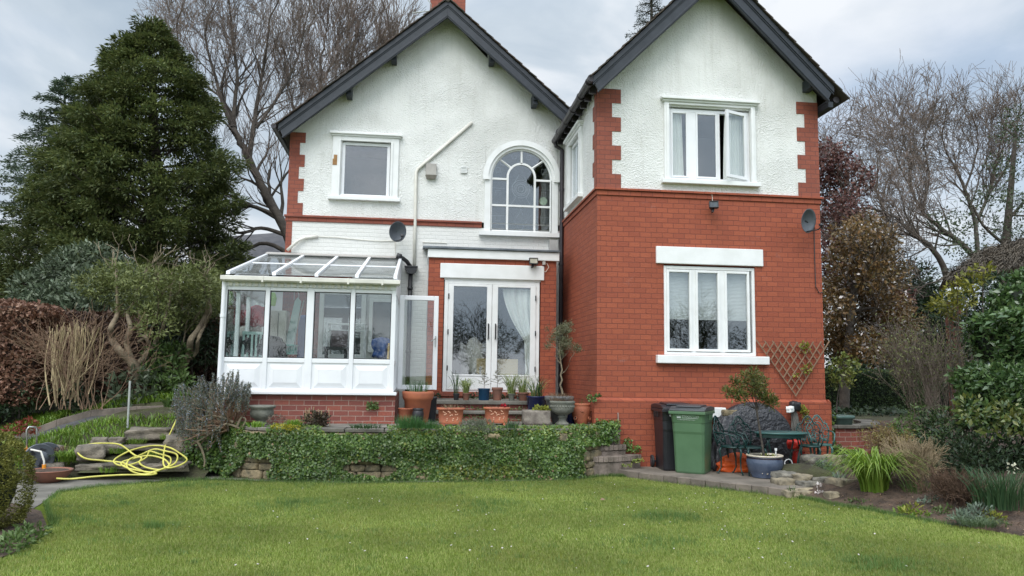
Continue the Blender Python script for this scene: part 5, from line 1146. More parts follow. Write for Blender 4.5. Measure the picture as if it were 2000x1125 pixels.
# ------------------------------------------------------------------ pots
TZ = 0.775
def pot(name, label, c, r, h, prof, mat, soil=0.82, n=32, sx=1.0, sy=1.0, sq=0.0, smooth=True, fill=SOIL, cat='plant pot'):
    t = thing(name, label, cat, c); mb = MB(); mb.lathe([(p*r, q*h) for p, q in prof], c, n, sx, sy, sq); mb.build('body', mat, t, smooth=smooth)
    mb = MB(); mb.lathe([(0.001, h*0.94), (r*soil, h*0.94), (r*soil, h*0.9)], c, n, sx, sy, sq); mb.build('soil', fill, t); return t
PR_FLARE = [(0.68, 0), (0.70, 0.02), (0.88, 0.78), (0.90, 0.80), (0.98, 0.82), (1.0, 0.84), (1.0, 0.98), (0.97, 1.0), (0.86, 1.0), (0.84, 0.9)]
PR_RIM = [(0.62, 0), (0.66, 0.03), (0.86, 0.72), (0.92, 0.74), (0.97, 0.82), (1.0, 0.92), (1.0, 0.98), (0.97, 1.0), (0.88, 1.0), (0.86, 0.92)]
PR_BOX = [(0.80, 0), (0.82, 0.02), (0.93, 0.9), (1.0, 0.92), (1.0, 0.98), (0.98, 1.0), (0.90, 1.0), (0.88, 0.92)]
c = gz(815, 829, TZ); c[1] += 0.25
bt = pot('terracotta_pot', 'largest plain terracotta pot beside the open conservatory door', (c[0], 13.1, TZ), 0.265, 0.52, PR_RIM, TERRA)
tuft('grass', (c[0], 13.1, TZ+0.5), 90, 0.34, 0.16, 0.007, L_CHI, bt, rad=0.2)
c = gz(812, 834, TZ); bp_ = pot('black_pot', 'small black plastic jar pot in front of the largest terracotta pot', (at(816, 820, 12.75)[0], 12.75, TZ), 0.095, 0.255, [(0.72, 0), (0.75, 0.02), (0.98, 0.5), (1.0, 0.72), (0.88, 0.84), (0.84, 0.88), (0.95, 0.92), (0.95, 1.0), (0.85, 1.0), (0.8, 0.9)], BLACKP)
lp = at(792, 812, 12.95); pot('terracotta_pot', 'small terracotta pot tucked between brick wall and black jar', (lp[0], 12.95, TZ), 0.13, 0.25, PR_BOX, TERRA)
nb_ = at(838, 800, 13.45); pot('black_pot', 'dark square pot half hidden behind the largest terracotta pot', (nb_[0], 13.5, TZ), 0.14, 0.42, PR_BOX, RUBBER, sq=0.6)
def reliefpot(label, px_, py_, ww):
    c = gz(px_, py_, TZ+0.03); t = thing('terracotta_trough', label, 'plant pot', (c[0], c[1], TZ)); h = 0.275
    mb = MB(); mb.lathe([(0.80*ww, 0.03), (0.82*ww, 0.035), (0.84*ww, 0.07), (0.82*ww, 0.08), (0.90*ww, 0.25), (0.98*ww, 0.255), (1.0*ww, 0.27), (0.98*ww, 0.285), (0.90*ww, 0.285), (0.88*ww, 0.26)], (c[0], c[1], TZ), 40, 1.0, 0.62, 0.25)
    mb.build('body', TERRA, t, smooth=True)
    mb = MB(); mb.lathe([(0.001, 0.27), (0.88*ww, 0.27), (0.87*ww, 0.25)], (c[0], c[1], TZ), 40, 1.0, 0.62, 0.25); mb.build('soil', SOIL, t)
    mb = MB(); rg = random.Random(int(px_))
    for k in range(9):
        u = -0.78+1.56*k/8+rg.uniform(-.02, .02); z = (0.22, 0.17, 0.11)[k % 3]+rg.uniform(-.01, .01); a = -math.pi/2+u*0.75; f = 0.75+0.25/max(abs(math.cos(a)), abs(math.sin(a))); rad = ww*(0.83+0.35*(z-0.08))*f
        q = np.array([c[0]+rad*math.cos(a), c[1]+rad*0.62*math.sin(a)-0.002, TZ+z])
        for j in range(2): b = j*2.1+k; mb.lathe([(0.001, -0.004), (0.010, 0.0), (0.008, 0.004), (0.001, 0.006)], n=8, sx=1.5); m0 = len(mb.v)-32; mb.xf(Matrix.Translation(Vector(q+np.array([0.016*math.cos(b), 0, 0.016*math.sin(b)]))) @ Matrix.Rotation(-b, 4, 'Y') @ Matrix.Rotation(R(90), 4, 'X'), m0)
    mb.build('leaf_relief', STUC, t)
    mb = MB()
    for sx in (-0.55, 0.55): mb.box(c[0]+sx*ww-0.03, c[0]+sx*ww+0.03, c[1]-0.1*1, c[1]+0.02, TZ, TZ+0.035); mb.box(c[0]+sx*ww-0.03, c[0]+sx*ww+0.03, c[1]+0.05, c[1]+0.1, TZ, TZ+0.035)
    mb.build('feet', TERRA, t); return t, c
t1, c1 = reliefpot('terracotta trough with pale leaf relief and dry stems, left one', 880, 828, 0.225)
tuft('dry_stems', (c1[0], c1[1], TZ+0.26), 70, 0.14, 0.12, 0.005, L_DEAD, t1, rad=0.16)
t2, c2 = reliefpot('terracotta trough with pale leaf relief and a red flower, right one', 970, 826, 0.225)
tuft('seedling', (c2[0]-0.03, c2[1], TZ+0.26), 14, 0.10, 0.07, 0.010, L_DEAD, t2, rad=0.08)
crown('red_flower', [(c2[0]+0.10, c2[1]-0.05, TZ+0.31)], [(0.035, 0.03, 0.03)], 26, 0.04, 0.03, leafm('red_petal', [(0.35, 0.01, 0.03), (0.5, 0.02, 0.04)], 0.5), t2, shell=0.2)
c = at(1047, 836, 12.8); c[2] = TZ; tr_ = thing('stone_trough', 'weathered grey stone trough with flaking front and succulents', 'trough', c)
mb = rockmesh((c[0], c[1], TZ+0.12), (0.44, 0.3, 0.24), 3.3, 0.0, 0.08, 0.05); mb.build('body', pm('flaked_stone', (0.26, 0.23, 0.19), (0.12, 0.10, 0.085), 7, 0.95, 0.7, 20, dist=0.02), tr_, smooth=True)
crown('succulents', [(c[0]+0.06, c[1], TZ+0.25), (c[0]+0.15, c[1], TZ+0.24)], [(0.1, 0.1, 0.05), (0.07, 0.08, 0.05)], 150, 0.05, 0.028, L_YEL, tr_)
URN = [(0.52, 0), (0.52, 0.08), (0.40, 0.12), (0.29, 0.18), (0.27, 0.28), (0.36, 0.32), (0.38, 0.36), (0.30, 0.40), (0.56, 0.46), (0.86, 0.56), (0.92, 0.72), (0.90, 0.84), (0.97, 0.89), (1.0, 0.93), (0.99, 0.98), (0.92, 1.0), (0.84, 0.97), (0.82, 0.9)]
c = gz(1098, 830, TZ); c[1] = 12.78; c[0] = at(1098, 830, 12.78)[0]; u1 = pot('stone_urn', 'grey stone urn on a stepped foot with frieze, right of the trough', c, 0.215, 0.40, URN, URNM)
mb = MB()
for k in range(26): a = 2*math.pi*k/26; mb.lathe([(0.001, -0.02), (0.016, -0.012), (0.018, 0.0), (0.014, 0.02), (0.001, 0.026)], (c[0]+0.194*math.cos(a), c[1]+0.194*math.sin(a), TZ+0.305), 8)
mb.build('frieze', URNM, u1, smooth=True)
tuft('dry_grass', (c[0]-0.02, c[1], TZ+0.38), 260, 0.17, 0.14, 0.004, L_DEAD, u1, rad=0.18)
c = gz(512, 828, TZ); c[1] = 12.45; c[0] = at(512, 800, 12.45)[0]
u2 = pot('stone_urn', 'mossy grey stone bowl urn in front of the conservatory wall', (c[0], 12.45, TZ), 0.205, 0.30, [(0.5, 0), (0.5, 0.06), (0.40, 0.12), (0.36, 0.2), (0.52, 0.28), (0.80, 0.42), (0.88, 0.58), (0.84, 0.74), (0.80, 0.80), (0.98, 0.88), (1.0, 0.93), (0.98, 0.98), (0.86, 1.0), (0.80, 0.93)], URNM)
c = np.array([at(1092, 800, 13.0)[0], 13.0, TZ]); gp = pot('grey_pot', 'tall grey pot holding the twisted olive tree, behind the urn', tuple(c), 0.25, 0.47, [(0.42, 0), (0.46, 0.02), (0.84, 0.78), (0.88, 0.82), (1.0, 0.86), (1.0, 0.98), (0.96, 1.0), (0.86, 1.0), (0.84, 0.9)], pm('grey_ceramic', (0.125, 0.125, 0.125), (0.085, 0.085, 0.088), 6, 0.6, 0.2, 30))
tuft('dry_grass', (c[0], c[1], TZ+0.43), 200, 0.16, 0.12, 0.004, L_DEAD, gp, rad=0.2)
OT = thing('olive_tree', 'thin twisted little tree in the grey pot by the downpipe', 'tree', (c[0], 13.0, TZ+0.4))
tp = [at(x, y, 13.0) for x, y in [(1099, 770), (1097, 760), (1094, 752), (1098, 742), (1095, 732), (1098, 722), (1096, 712), (1094, 700), (1093, 686), (1092, 672)]]
rg = np.random.default_rng(12); lines = [(np.array(tp), np.linspace(0.020, 0.009, len(tp)))]; tips = []
br = [[(1097, 730), (1104, 725), (1110, 715), (1114, 700), (1122, 690)], [(1094, 705), (1102, 696), (1108, 690)], [(1093, 690), (1086, 680), (1076, 672), (1066, 664)], [(1093, 685), (1098, 672), (1104, 662)], [(1096, 712), (1090, 704), (1084, 695)]]
for b in br:
    q = np.array([at(x, y, 13.0+rg.uniform(-.15, .15)*i/4) for i, (x, y) in enumerate(b)]); lines.append((q, np.linspace(0.009, 0.004, len(q))))
    grow(lines, q[-1], np.array([rg.normal(0, .4), rg.normal(0, .4), 0.8]), 0.16, 0.004, 1, 3, rg, 0.05, 0.2, 0.7, (3, 4), (0.6, 0.8), tips, 0.002)
grow(lines, np.array(tp[-1]), np.array([0.0, 0, 1.0]), 0.18, 0.006, 0, 3, rg, 0.05, 0.2, 0.7, (4, 5), (0.6, 0.8), tips, 0.002)
woodmesh('trunk', lines, PALEBARK, OT)
cen = [at(x, y, 13.0) for x, y in [(1078, 664), (1086, 655), (1100, 662), (1098, 675), (1108, 668), (1070, 676), (1095, 690), (1125, 678), (1130, 682)]]
P, D = clumps(cen, [(0.09, 0.10, 0.08)]*9, 150, 0.1); tpP = np.array([p for p, d in tips]); P = np.concatenate([P, np.repeat(tpP, 5, 0)+RNG.normal(0, 0.02, (len(tpP)*5, 3))]); D = rdir(len(P), 0.3)
leaves('foliage', P, D, rdir(len(P)), RNG.uniform(0.025, 0.045, len(P)), 0.010, leafm('olive_leaf', [(0.10, 0.11, 0.06), (0.15, 0.15, 0.075), (0.18, 0.19, 0.13)], 0.6), OT)
c = gz(1135, 828, TZ); sp = pot('strawberry_pot', 'bright terracotta strawberry pot with side pockets, rightmost on the terrace', c, 0.168, 0.345, [(0.62, 0), (0.66, 0.02), (0.74, 0.2), (0.92, 0.45), (1.0, 0.68), (0.97, 0.82), (0.90, 0.90), (0.94, 0.93), (0.95, 0.99), (0.88, 1.0), (0.82, 0.98), (0.80, 0.9)], TERRA)
for k, (a, z) in enumerate(((-95, 0.235), (-140, 0.10), (-40, 0.10), (-20, 0.24))):
    q = Vector((c[0]+0.155*math.cos(R(a)), c[1]+0.155*math.sin(R(a)), TZ+z)); mb = MB(); mb.lathe([(0.030, -0.01), (0.034, 0.012), (0.026, 0.014), (0.024, -0.006)], n=14); mb.xf(Matrix.Translation(q) @ Matrix.Rotation(R(a), 4, 'Z') @ Matrix.Rotation(R(65), 4, 'Y')); pk = mb.build('pocket', TERRA, sp, smooth=True)
    mb = MB(); mb.lathe([(0.001, 0.0), (0.024, 0.004), (0.001, 0.008)], n=12); mb.xf(Matrix.Translation(q) @ Matrix.Rotation(R(a), 4, 'Z') @ Matrix.Rotation(R(65), 4, 'Y')); mb.build('pocket_soil', SOIL, pk)
tuft('shoots', (c[0], c[1], TZ+0.33), 12, 0.2, 0.05, 0.004, L_MID, sp, rad=0.08)
c = np.array([at(1048, 795, 13.72)[0], 13.72, 0.951]); npt = pot('navy_pot', 'large shiny navy blue pot at the right end of the door steps', tuple(c), 0.19, 0.265, PR_BOX, NAVYG)
tuft('iris_leaves', (c[0], c[1], c[2]+0.24), 40, 0.66, 0.34, 0.014, L_DAF, npt, rad=0.1); tuft('dry_leaves', (c[0], c[1], c[2]+0.24), 22, 0.60, 0.50, 0.014, L_STR, npt, rad=0.1, droop=0.5)
c = at(1118, 812, 13.15); pot('navy_pot', 'navy blue pot mostly hidden between urn and strawberry pot', (c[0], 13.2, TZ), 0.12, 0.32, PR_BOX, NAVYG, sq=0.5)
# pots on the top step
SZ, SY = 1.12, 14.12
def sp_(x): return (at(x, 780, SY)[0], SY, SZ)
c = sp_(945); a = pot('teal_pot', 'teal blue pot with a little spruce sapling on the top step', c, 0.115, 0.215, PR_BOX, TEALG)
def sapling(c, h, label, n):
    t = thing('spruce_sapling', label, 'sapling', c); lines = [(np.array([c, (c[0]+0.005, c[1], c[2]+h*0.5), (c[0], c[1], c[2]+h)]), np.array([0.006, 0.005, 0.003]))]; P = []; D = []
    rg = np.random.default_rng(n)
    for k in range(16):
        z = c[2]+h*(0.25+0.7*k/16); l = h*0.42*(1-k/19); a = k*2.4; d = np.array([math.cos(a), math.sin(a), 0.25]); b = np.array([c[0], c[1], z]); lines.append((np.array([b, b+d*l*0.6, b+d*l]), np.array([0.003]*3)))
        for j in range(14): q = b+d*l*rg.uniform(0.15, 1); P.append(q); D.append(d*0.6+rg.normal(0, 0.6, 3))
    woodmesh('stem', lines, TWIG, t); P = np.array(P); D = np.array(D); leaves('needles', P, D, rdir(len(P)), RNG.uniform(0.02, 0.04, len(P)), 0.007, leafm('sapling_needle', [(0.10, 0.12, 0.06), (0.18, 0.17, 0.08), (0.09, 0.12, 0.07)], 0.6), t)
sapling((c[0], c[1], SZ+0.19), 0.33, 'tiny spruce sapling growing in the teal blue pot', 3)
c = sp_(971); pot('terracotta_pot', 'slim old terracotta pot with a sapling on the top step', c, 0.105, 0.235, PR_FLARE, TERRAD); sapling((c[0], c[1], SZ+0.21), 0.36, 'tiny spruce sapling growing in the slim terracotta pot', 5)
c = sp_(910); a = pot('terracotta_pot', 'small terracotta pot under drooping striped leaves, left of the teal pot', c, 0.07, 0.13, PR_FLARE, TERRAD)
tuft('striped_leaves', (c[0], c[1], SZ+0.12), 85, 0.66, 0.44, 0.011, L_STR, a, droop=0.85, rad=0.05, segs=5)
c = sp_(891); a = pot('black_pot', 'little black pot of upright iris leaves on the step left end', c, 0.06, 0.12, PR_FLARE, RUBBER); tuft('iris_leaves', (c[0], c[1], SZ+0.1), 22, 0.66, 0.22, 0.013, L_DAF, a, rad=0.05)
c = sp_(999); a = pot('grey_pot', 'little pale grey pot under spidery leaves on the top step', c, 0.065, 0.13, PR_FLARE, URNM); tuft('striped_leaves', (c[0], c[1], SZ+0.12), 90, 0.74, 0.46, 0.010, L_STR, a, droop=0.6, rad=0.07, segs=5)
c = sp_(1022); a = pot('terracotta_pot', 'terracotta pot of grassy leaves beside the navy pot', c, 0.11, 0.15, PR_FLARE, TERRAD); tuft('strap_leaves', (c[0], c[1], SZ+0.13), 80, 0.64, 0.42, 0.010, L_STR, a, droop=0.5, rad=0.09, segs=5)
ivypatch('weed', 'dark weeds on the top step below the door sill', [((0.35, 14.6, 1.18), (0.12, 0.06, 0.05), (0, -1, .5)), ((1.5, 14.7, 1.18), (0.5, 0.05, 0.05), (0, -1, .5))], 900, 0.045, L_DARK, cat='plant')

# terrace border plants (between coping and house)
def bed_tuft(name, label, px_, py_, n_, h, spread, wid, mat, cat='plant', Y=None, rad=0.08, droop=0.4, segs=4, z=TZ+0.02):
    c = at(px_, py_, Y) if Y else gz(px_, py_, z)
    return tag(tuft(name, (c[0], c[1], c[2]), n_, h, spread, wid, mat, None, (c[0], c[1], c[2]), segs, droop, rad), label, cat)
bed_tuft('chives', 'dense dark green chive clump on the terrace edge', 800, 835, 420, 0.22, 0.12, 0.006, L_CHI, rad=0.20, droop=0.1)
bed_tuft('chives', 'second lower chive clump right of the dense dark one', 838, 836, 260, 0.15, 0.10, 0.006, L_CHI, rad=0.16, droop=0.1)
bed_tuft('green_tuft', 'short bright leaf tuft left of the dark sedum stems', 575, 832, 120, 0.16, 0.10, 0.012, L_BLU, rad=0.12)
bed_tuft('green_tuft', 'small bright leaf tuft below the mossy stone urn', 500, 834, 90, 0.14, 0.10, 0.012, L_BLU, rad=0.12)
bed_tuft('snowdrop_clump', 'clump of narrow leaves in front of the conservatory wall', 715, 836, 140, 0.12, 0.16, 0.011, L_DAF, rad=0.22, droop=0.5)
bed_tuft('daffodil_leaves', 'bluish leaves beside the right terracotta trough', 1000, 836, 60, 0.16, 0.08, 0.010, L_DAF, rad=0.10, droop=0.2)
bed_tuft('ragged_grass', 'long grass tuft hanging on the ivy wall', 822, 935, 120, 0.40, 0.16, 0.008, L_CHI, rad=0.08, z=0.02)
c = gz(612, 833, TZ); sd_ = thing('sedum', 'dark reddish sedum with pale dead flower stalks', 'plant', c)
crown('foliage', [(c[0], c[1], TZ+0.10), (c[0]+0.12, c[1], TZ+0.1)], [(0.17, 0.1, 0.13), (0.12, 0.1, 0.12)], 420, 0.05, 0.028, leafm('sedum_leaf', [(0.045, 0.035, 0.02), (0.075, 0.05, 0.035), (0.05, 0.06, 0.03)], 0.5), sd_, shell=0.3)
mb = MB()
for k in range(14): x = c[0]+random.uniform(-.16, .25); mb.tube([(x, c[1], TZ), (x+random.uniform(-.03, .03), c[1]-.03, TZ+random.uniform(.18, .30))], 0.006, 5)
mb.build('stalk', STRAW, sd_)
c = gz(540, 832, TZ); tag(crown('dwarf_shrub', [(c[0], c[1], TZ+0.08)], [(0.14, 0.1, 0.1)], 220, 0.035, 0.016, leafm('grey_pink_leaf', [(0.12, 0.085, 0.07), (0.17, 0.12, 0.10), (0.10, 0.10, 0.06)], 0.6), None, c), 'low greyish twiggy shrub beside the mossy urn', 'shrub')
c = gz(930, 840, TZ); tag(crown('lavender', [(c[0], c[1], TZ+0.07), (c[0]+0.14, c[1], TZ+0.06), (c[0]-0.12, c[1], TZ+0.05)], [(0.14, 0.09, 0.09)]*3, 500, 0.05, 0.007, leafm('lavender_leaf', [(0.12, 0.14, 0.09), (0.17, 0.19, 0.13), (0.10, 0.11, 0.08)], 0.7), None, c, jit=0.5, up=0.8), 'grey green lavender mat in front of the right terracotta trough', 'plant')
c = gz(560, 840, TZ); tag(crown('yellow_flowers', [(c[0]-0.08, c[1], TZ+0.05), (c[0]+0.05, c[1], TZ+0.04)], [(0.15, 0.07, 0.03)]*2, 110, 0.03, 0.025, leafm('yellow_petal', [(0.35, 0.30, 0.02), (0.25, 0.24, 0.03)], 0.5), None, c), 'low yellow flowering mat on the wall top below the sedum', 'plant')

# ------------------------------------------------------------------ wheelie bins
def text_mesh(body, size, name, mat, parent, Mx):
    cu = bpy.data.curves.new('lettering', 'FONT'); cu.body = body; cu.size = size; cu.extrude = 0.0012; cu.align_x = 'LEFT'
    ob = bpy.data.objects.new('lettering', cu); COL.objects.link(ob); dg = bpy.context.evaluated_depsgraph_get()
    me = bpy.data.meshes.new_from_object(ob.evaluated_get(dg)); bpy.data.objects.remove(ob); me.materials.clear(); me.materials.append(mat); me.transform(Mx); me.name = name
    return link(me, name, parent, None)
def bin_(label, loc, yaw, mat, lidm, rim, scale=1.0, logo=True):
    b = thing('wheelie_bin', label, 'bin', (0, 0, 0))
    def ring(w_, d, z, y=0, c=0.04): return [(-w_/2+c, y-d/2, z), (w_/2-c, y-d/2, z), (w_/2, y-d/2+c, z), (w_/2, y+d/2-c, z), (w_/2-c, y+d/2, z), (-w_/2+c, y+d/2, z), (-w_/2, y+d/2-c, z), (-w_/2, y-d/2+c, z)]
    mb = MB(); L_ = [ring(0.46, 0.50, 0.0), ring(0.47, 0.52, 0.03), ring(0.505, 0.585, 0.62, -0.015), ring(0.512, 0.60, 0.66, -0.018), ring(0.515, 0.603, 0.79, -0.02), ring(0.53, 0.615, 0.80, -0.022), ring(0.555, 0.66, 0.96, -0.03), ring(0.50, 0.60, 0.96, -0.03)]
    for l in L_: mb.v += l
    for i in range(len(L_)-1):
        for j in range(8): k = (j+1) % 8; mb.f.append((i*8+j, i*8+k, i*8+8+k, i*8+8+j))
    mb.f.append(tuple(range(7, -1, -1))); mb.f.append(tuple(len(mb.v)-8+j for j in range(8))); mb.build('body', mat, b, bevel=0.008)
    mb = MB(); mb.box(-0.295, 0.295, -0.385, 0.31, 0.935, 0.985)
    for x in (-0.2, 0.05): mb.box(x, x+0.1, -0.36, -0.34, 0.90, 0.935)
    for x in (-0.297, 0.28):
        for k in range(3): mb.box(x, x+0.017, -0.1+k*0.1, -0.085+k*0.1, 0.84, 0.935)
    mb.build('rim', rim, b, bevel=0.008)
    mb = MB(); mb.prism([(-0.288, -0.39, 0.987), (-0.288, 0.33, 0.987), (-0.288, 0.33, 1.035), (-0.288, 0.1, 1.06), (-0.288, -0.25, 1.05), (-0.288, -0.385, 1.005)][::-1], (0.576, 0, 0)); mb.prism([(-0.2, -0.30, 1.048), (-0.2, 0.15, 1.058), (-0.2, 0.12, 1.082), (-0.2, -0.26, 1.072)][::-1], (0.4, 0, 0)); mb.build('lid', lidm, b, bevel=0.01)
    mb = MB(); mb.tube([(-0.23, 0.34, 1.0), (-0.23, 0.40, 1.0), (0.23, 0.40, 1.0), (0.23, 0.34, 1.0)], 0.016, 8); mb.build('handle', mat, b)
    mb = MB(); mb.tube([(-0.28, 0.28, 0.10), (0.28, 0.28, 0.10)], 0.012, 8); mb.build('axle', RUBBER, b)
    for s in (-1, 1):
        wl = MB(); wl.lathe([(0.001, -0.022), (0.085, -0.022), (0.10, -0.012), (0.10, 0.012), (0.085, 0.022), (0.001, 0.022)], n=24); wl.xf(Matrix.Translation((s*0.285, 0.28, 0.10)) @ Matrix.Rotation(R(90), 4, 'Y')); q = wl.build('wheel', RUBBER, b, smooth=False)
        wl = MB(); wl.lathe([(0.001, -0.025), (0.05, -0.025), (0.055, 0), (0.05, 0.025), (0.001, 0.025)], n=16); wl.xf(Matrix.Translation((s*0.285, 0.28, 0.10)) @ Matrix.Rotation(R(90), 4, 'Y')); wl.build('hub', GREYPL, q)
    Mt = Matrix.Translation((-0.085, -0.349, 0.885)) @ Matrix.Rotation(R(90+9), 4, 'X')
    text_mesh('STOCKPORT', 0.047, 'lettering', WHITEINK, b, Mt)
    if logo:
        text_mesh('METROPOLITAN BOROUGH COUNCIL', 0.0165, 'lettering', WHITEINK, b, Matrix.Translation((-0.165, -0.342, 0.842)) @ Matrix.Rotation(R(99), 4, 'X'))
    mb = MB(); mb.prism([(-0.085, -0.3475, 0.870), (0.17, -0.3475, 0.870), (0.17, -0.3475, 0.874), (-0.085, -0.3475, 0.874)], (0, 0.004, 0)); mb.build('underline', WHITEINK, b)
    mb = MB()
    for z, w_ in ((0.872, 0.03), (0.886, 0.034), (0.900, 0.026), (0.914, 0.014)): mb.box(-0.135-w_, -0.135+w_, -0.353-(z-0.87)*0.15, -0.346, z, z+0.010)
    mb.lathe([(0.001, 0), (0.009, 0.004), (0.001, 0.012)], (-0.135, -0.353, 0.925), 8); mb.build('crest', WHITEINK, b)
    b.location = loc; b.rotation_euler = (0, 0, R(yaw)); b.scale = (scale,)*3; return b
g = gz(1352, 926, 0.1); bin_('dark green wheelie bin with grey lid standing in front', (g[0]+0.12, g[1]+0.28, 0.098), -34, BINGREEN, LIDGREY, BINGREEN, 0.985)
k = gz(1290, 905, 0.1); bin_('black wheelie bin against the brick plinth behind the green one', (k[0]-0.02, 12.40, 0.098), -2, BINBLACK, BINBLACK, BINBLACK, 1.0, False)
a = at(1318, 860, 12.62); mb = MB(); mb.box(a[0]-0.16, a[0]+0.10, 12.66, 12.69, 0.1, 0.98); tag(mb.build('white_board', WPAINT, None, loc=(a[0], 12.66, 0.1)), 'strip of white board standing between the two bins', 'board')
# things stacked along the wing
a, b = at(1386, 797, 12.6), at(1414, 809, 12.6); mb = MB(); mb.box(a[0], b[0], 12.5, 12.7, b[2]-0.05, a[2]+0.01); tag(mb.build('white_box', WPAINT, None, loc=(a[0], 12.5, b[2]), bevel=0.01), 'white plastic box on top of the pile behind the green bin', 'box')
a = at(1424, 806, 12.5); stone('stone_block', 'sandstone block resting on the grey sheet behind the green chair', a, (0.26, 0.2, 0.10), 8, 0, SANDST, 0.15, 0.06)
def drape(name, label, mat, c, rx, ry, h, seed, prof, amp=0.05, parent=None, cat='tarpaulin', lean=0.0):
    nu, nv = 72, 26; V = []
    for j in range(nv+1):
        t = j/nv; pr = prof(t)
        for i in range(nu):
            a = 2*math.pi*i/nu; f = 1+amp*math.sin(5*a+seed+3*t)*(1-t)+amp*0.8*math.sin(9*a-seed*2+5*t)*(1-t*0.6)+amp*1.6*mnoise.noise(Vector((math.cos(a)*2.2+seed, math.sin(a)*2.2, t*3)))
            V.append((c[0]+rx*pr*f*math.cos(a)+lean*t, c[1]+ry*pr*f*math.sin(a), c[2]+h*t+0.02*mnoise.noise(Vector((a*2, t*4, seed)))*(1-t)))
    F = [(j*nu+i, j*nu+(i+1) % nu, (j+1)*nu+(i+1) % nu, (j+1)*nu+i) for j in range(nv) for i in range(nu)]
    o = npmesh(name, np.array(V), [np.array(F)], mat, parent, c if parent is None else None, smooth=True)
    return tag(o, label, cat) if parent is None else o
c = at(1487, 850, 12.25); drape('tarpaulin', 'dark grey tarpaulin over a rounded heap behind the green furniture', TARP, (c[0]-0.03, 12.50, 0.10), 0.72, 0.22, 1.09, 2.0, lambda t: math.sqrt(max(0.0, 1-((t-0.42)/0.585)**2))*0.98+0.02 if t > 0.42 else 1.0-0.10*(0.42-t), 0.03)
c = at(1408, 860, 12.4); drape('grey_sheet', 'grey plastic sheet draped in folds beside the green bin', pm('grey_sheet_plastic', (0.06, 0.062, 0.07), (0.045, 0.047, 0.053), 3, 0.35, 0.7, 9, dist=0.04), (c[0]+0.04, 12.42, 0.10), 0.34, 0.20, 0.86, 5.0, lambda t: 1.0-0.72*t, 0.12, lean=0.12)
c = at(1440, 905, 12.1); drape('orange_cloth', 'crumpled orange waterproof cloth under the green chair', ORANGE, (c[0], 12.1, 0.10), 0.33, 0.16, 0.30, 8.0, lambda t: math.sqrt(max(0, 1-t*t))*(1+0.05*math.sin(20*t)), 0.12, cat='cloth')
c = at(1552, 794, 12.6); tag(rockmesh(c, (0.17, 0.12, 0.17), 6.0, 0.3, 0.6, 0.2).build('black_bag', BLACKP, None, loc=c, smooth=True), 'small black plastic bag hung at the plinth below the trellis', 'bag')
a = at(1560, 825, 12.55); drape('netting', 'limp grey netting hanging below the black plastic bag', pm('grey_net', (0.13, 0.125, 0.11), (0.08, 0.078, 0.07), 6, 0.8), (a[0], 12.6, 0.55), 0.10, 0.06, 0.50, 3.0, lambda t: 1-0.6*t, 0.2, cat='netting', lean=-0.06)
a = at(1543, 800, 12.5); tag(rockmesh(a, (0.12, 0.08, 0.10), 2.0, 0.6, 0.3, 0.2).build('paper_sack', CURTAIN, None, loc=a, smooth=True), 'crumpled white paper sack corner on the tarpaulin', 'sack')
c = at(1552, 868, 12.1); tag(rockmesh(c, (0.22, 0.12, 0.14), 9.0, 0.1, 0.5, 0.15).build('red_cushion', REDPL, None, loc=c, smooth=True), 'red cushion behind the green table leg', 'cushion')
c = at(1560, 895, 12.1); tag(rockmesh(c, (0.16, 0.16, 0.24), 4.0, 0.1, 0.5, 0.12).build('red_can', REDPL, None, loc=c, smooth=True), 'red plastic can under the green table', 'can')
c = at(1540, 905, 11.75); mb = MB(); ring(mb, c[0], c[2], 0.062, 0.009, 24, 11.75); tag(mb.build('white_ring', WPAINT, None, loc=c), 'thin white plastic ring standing beside the blue pot', 'ring')

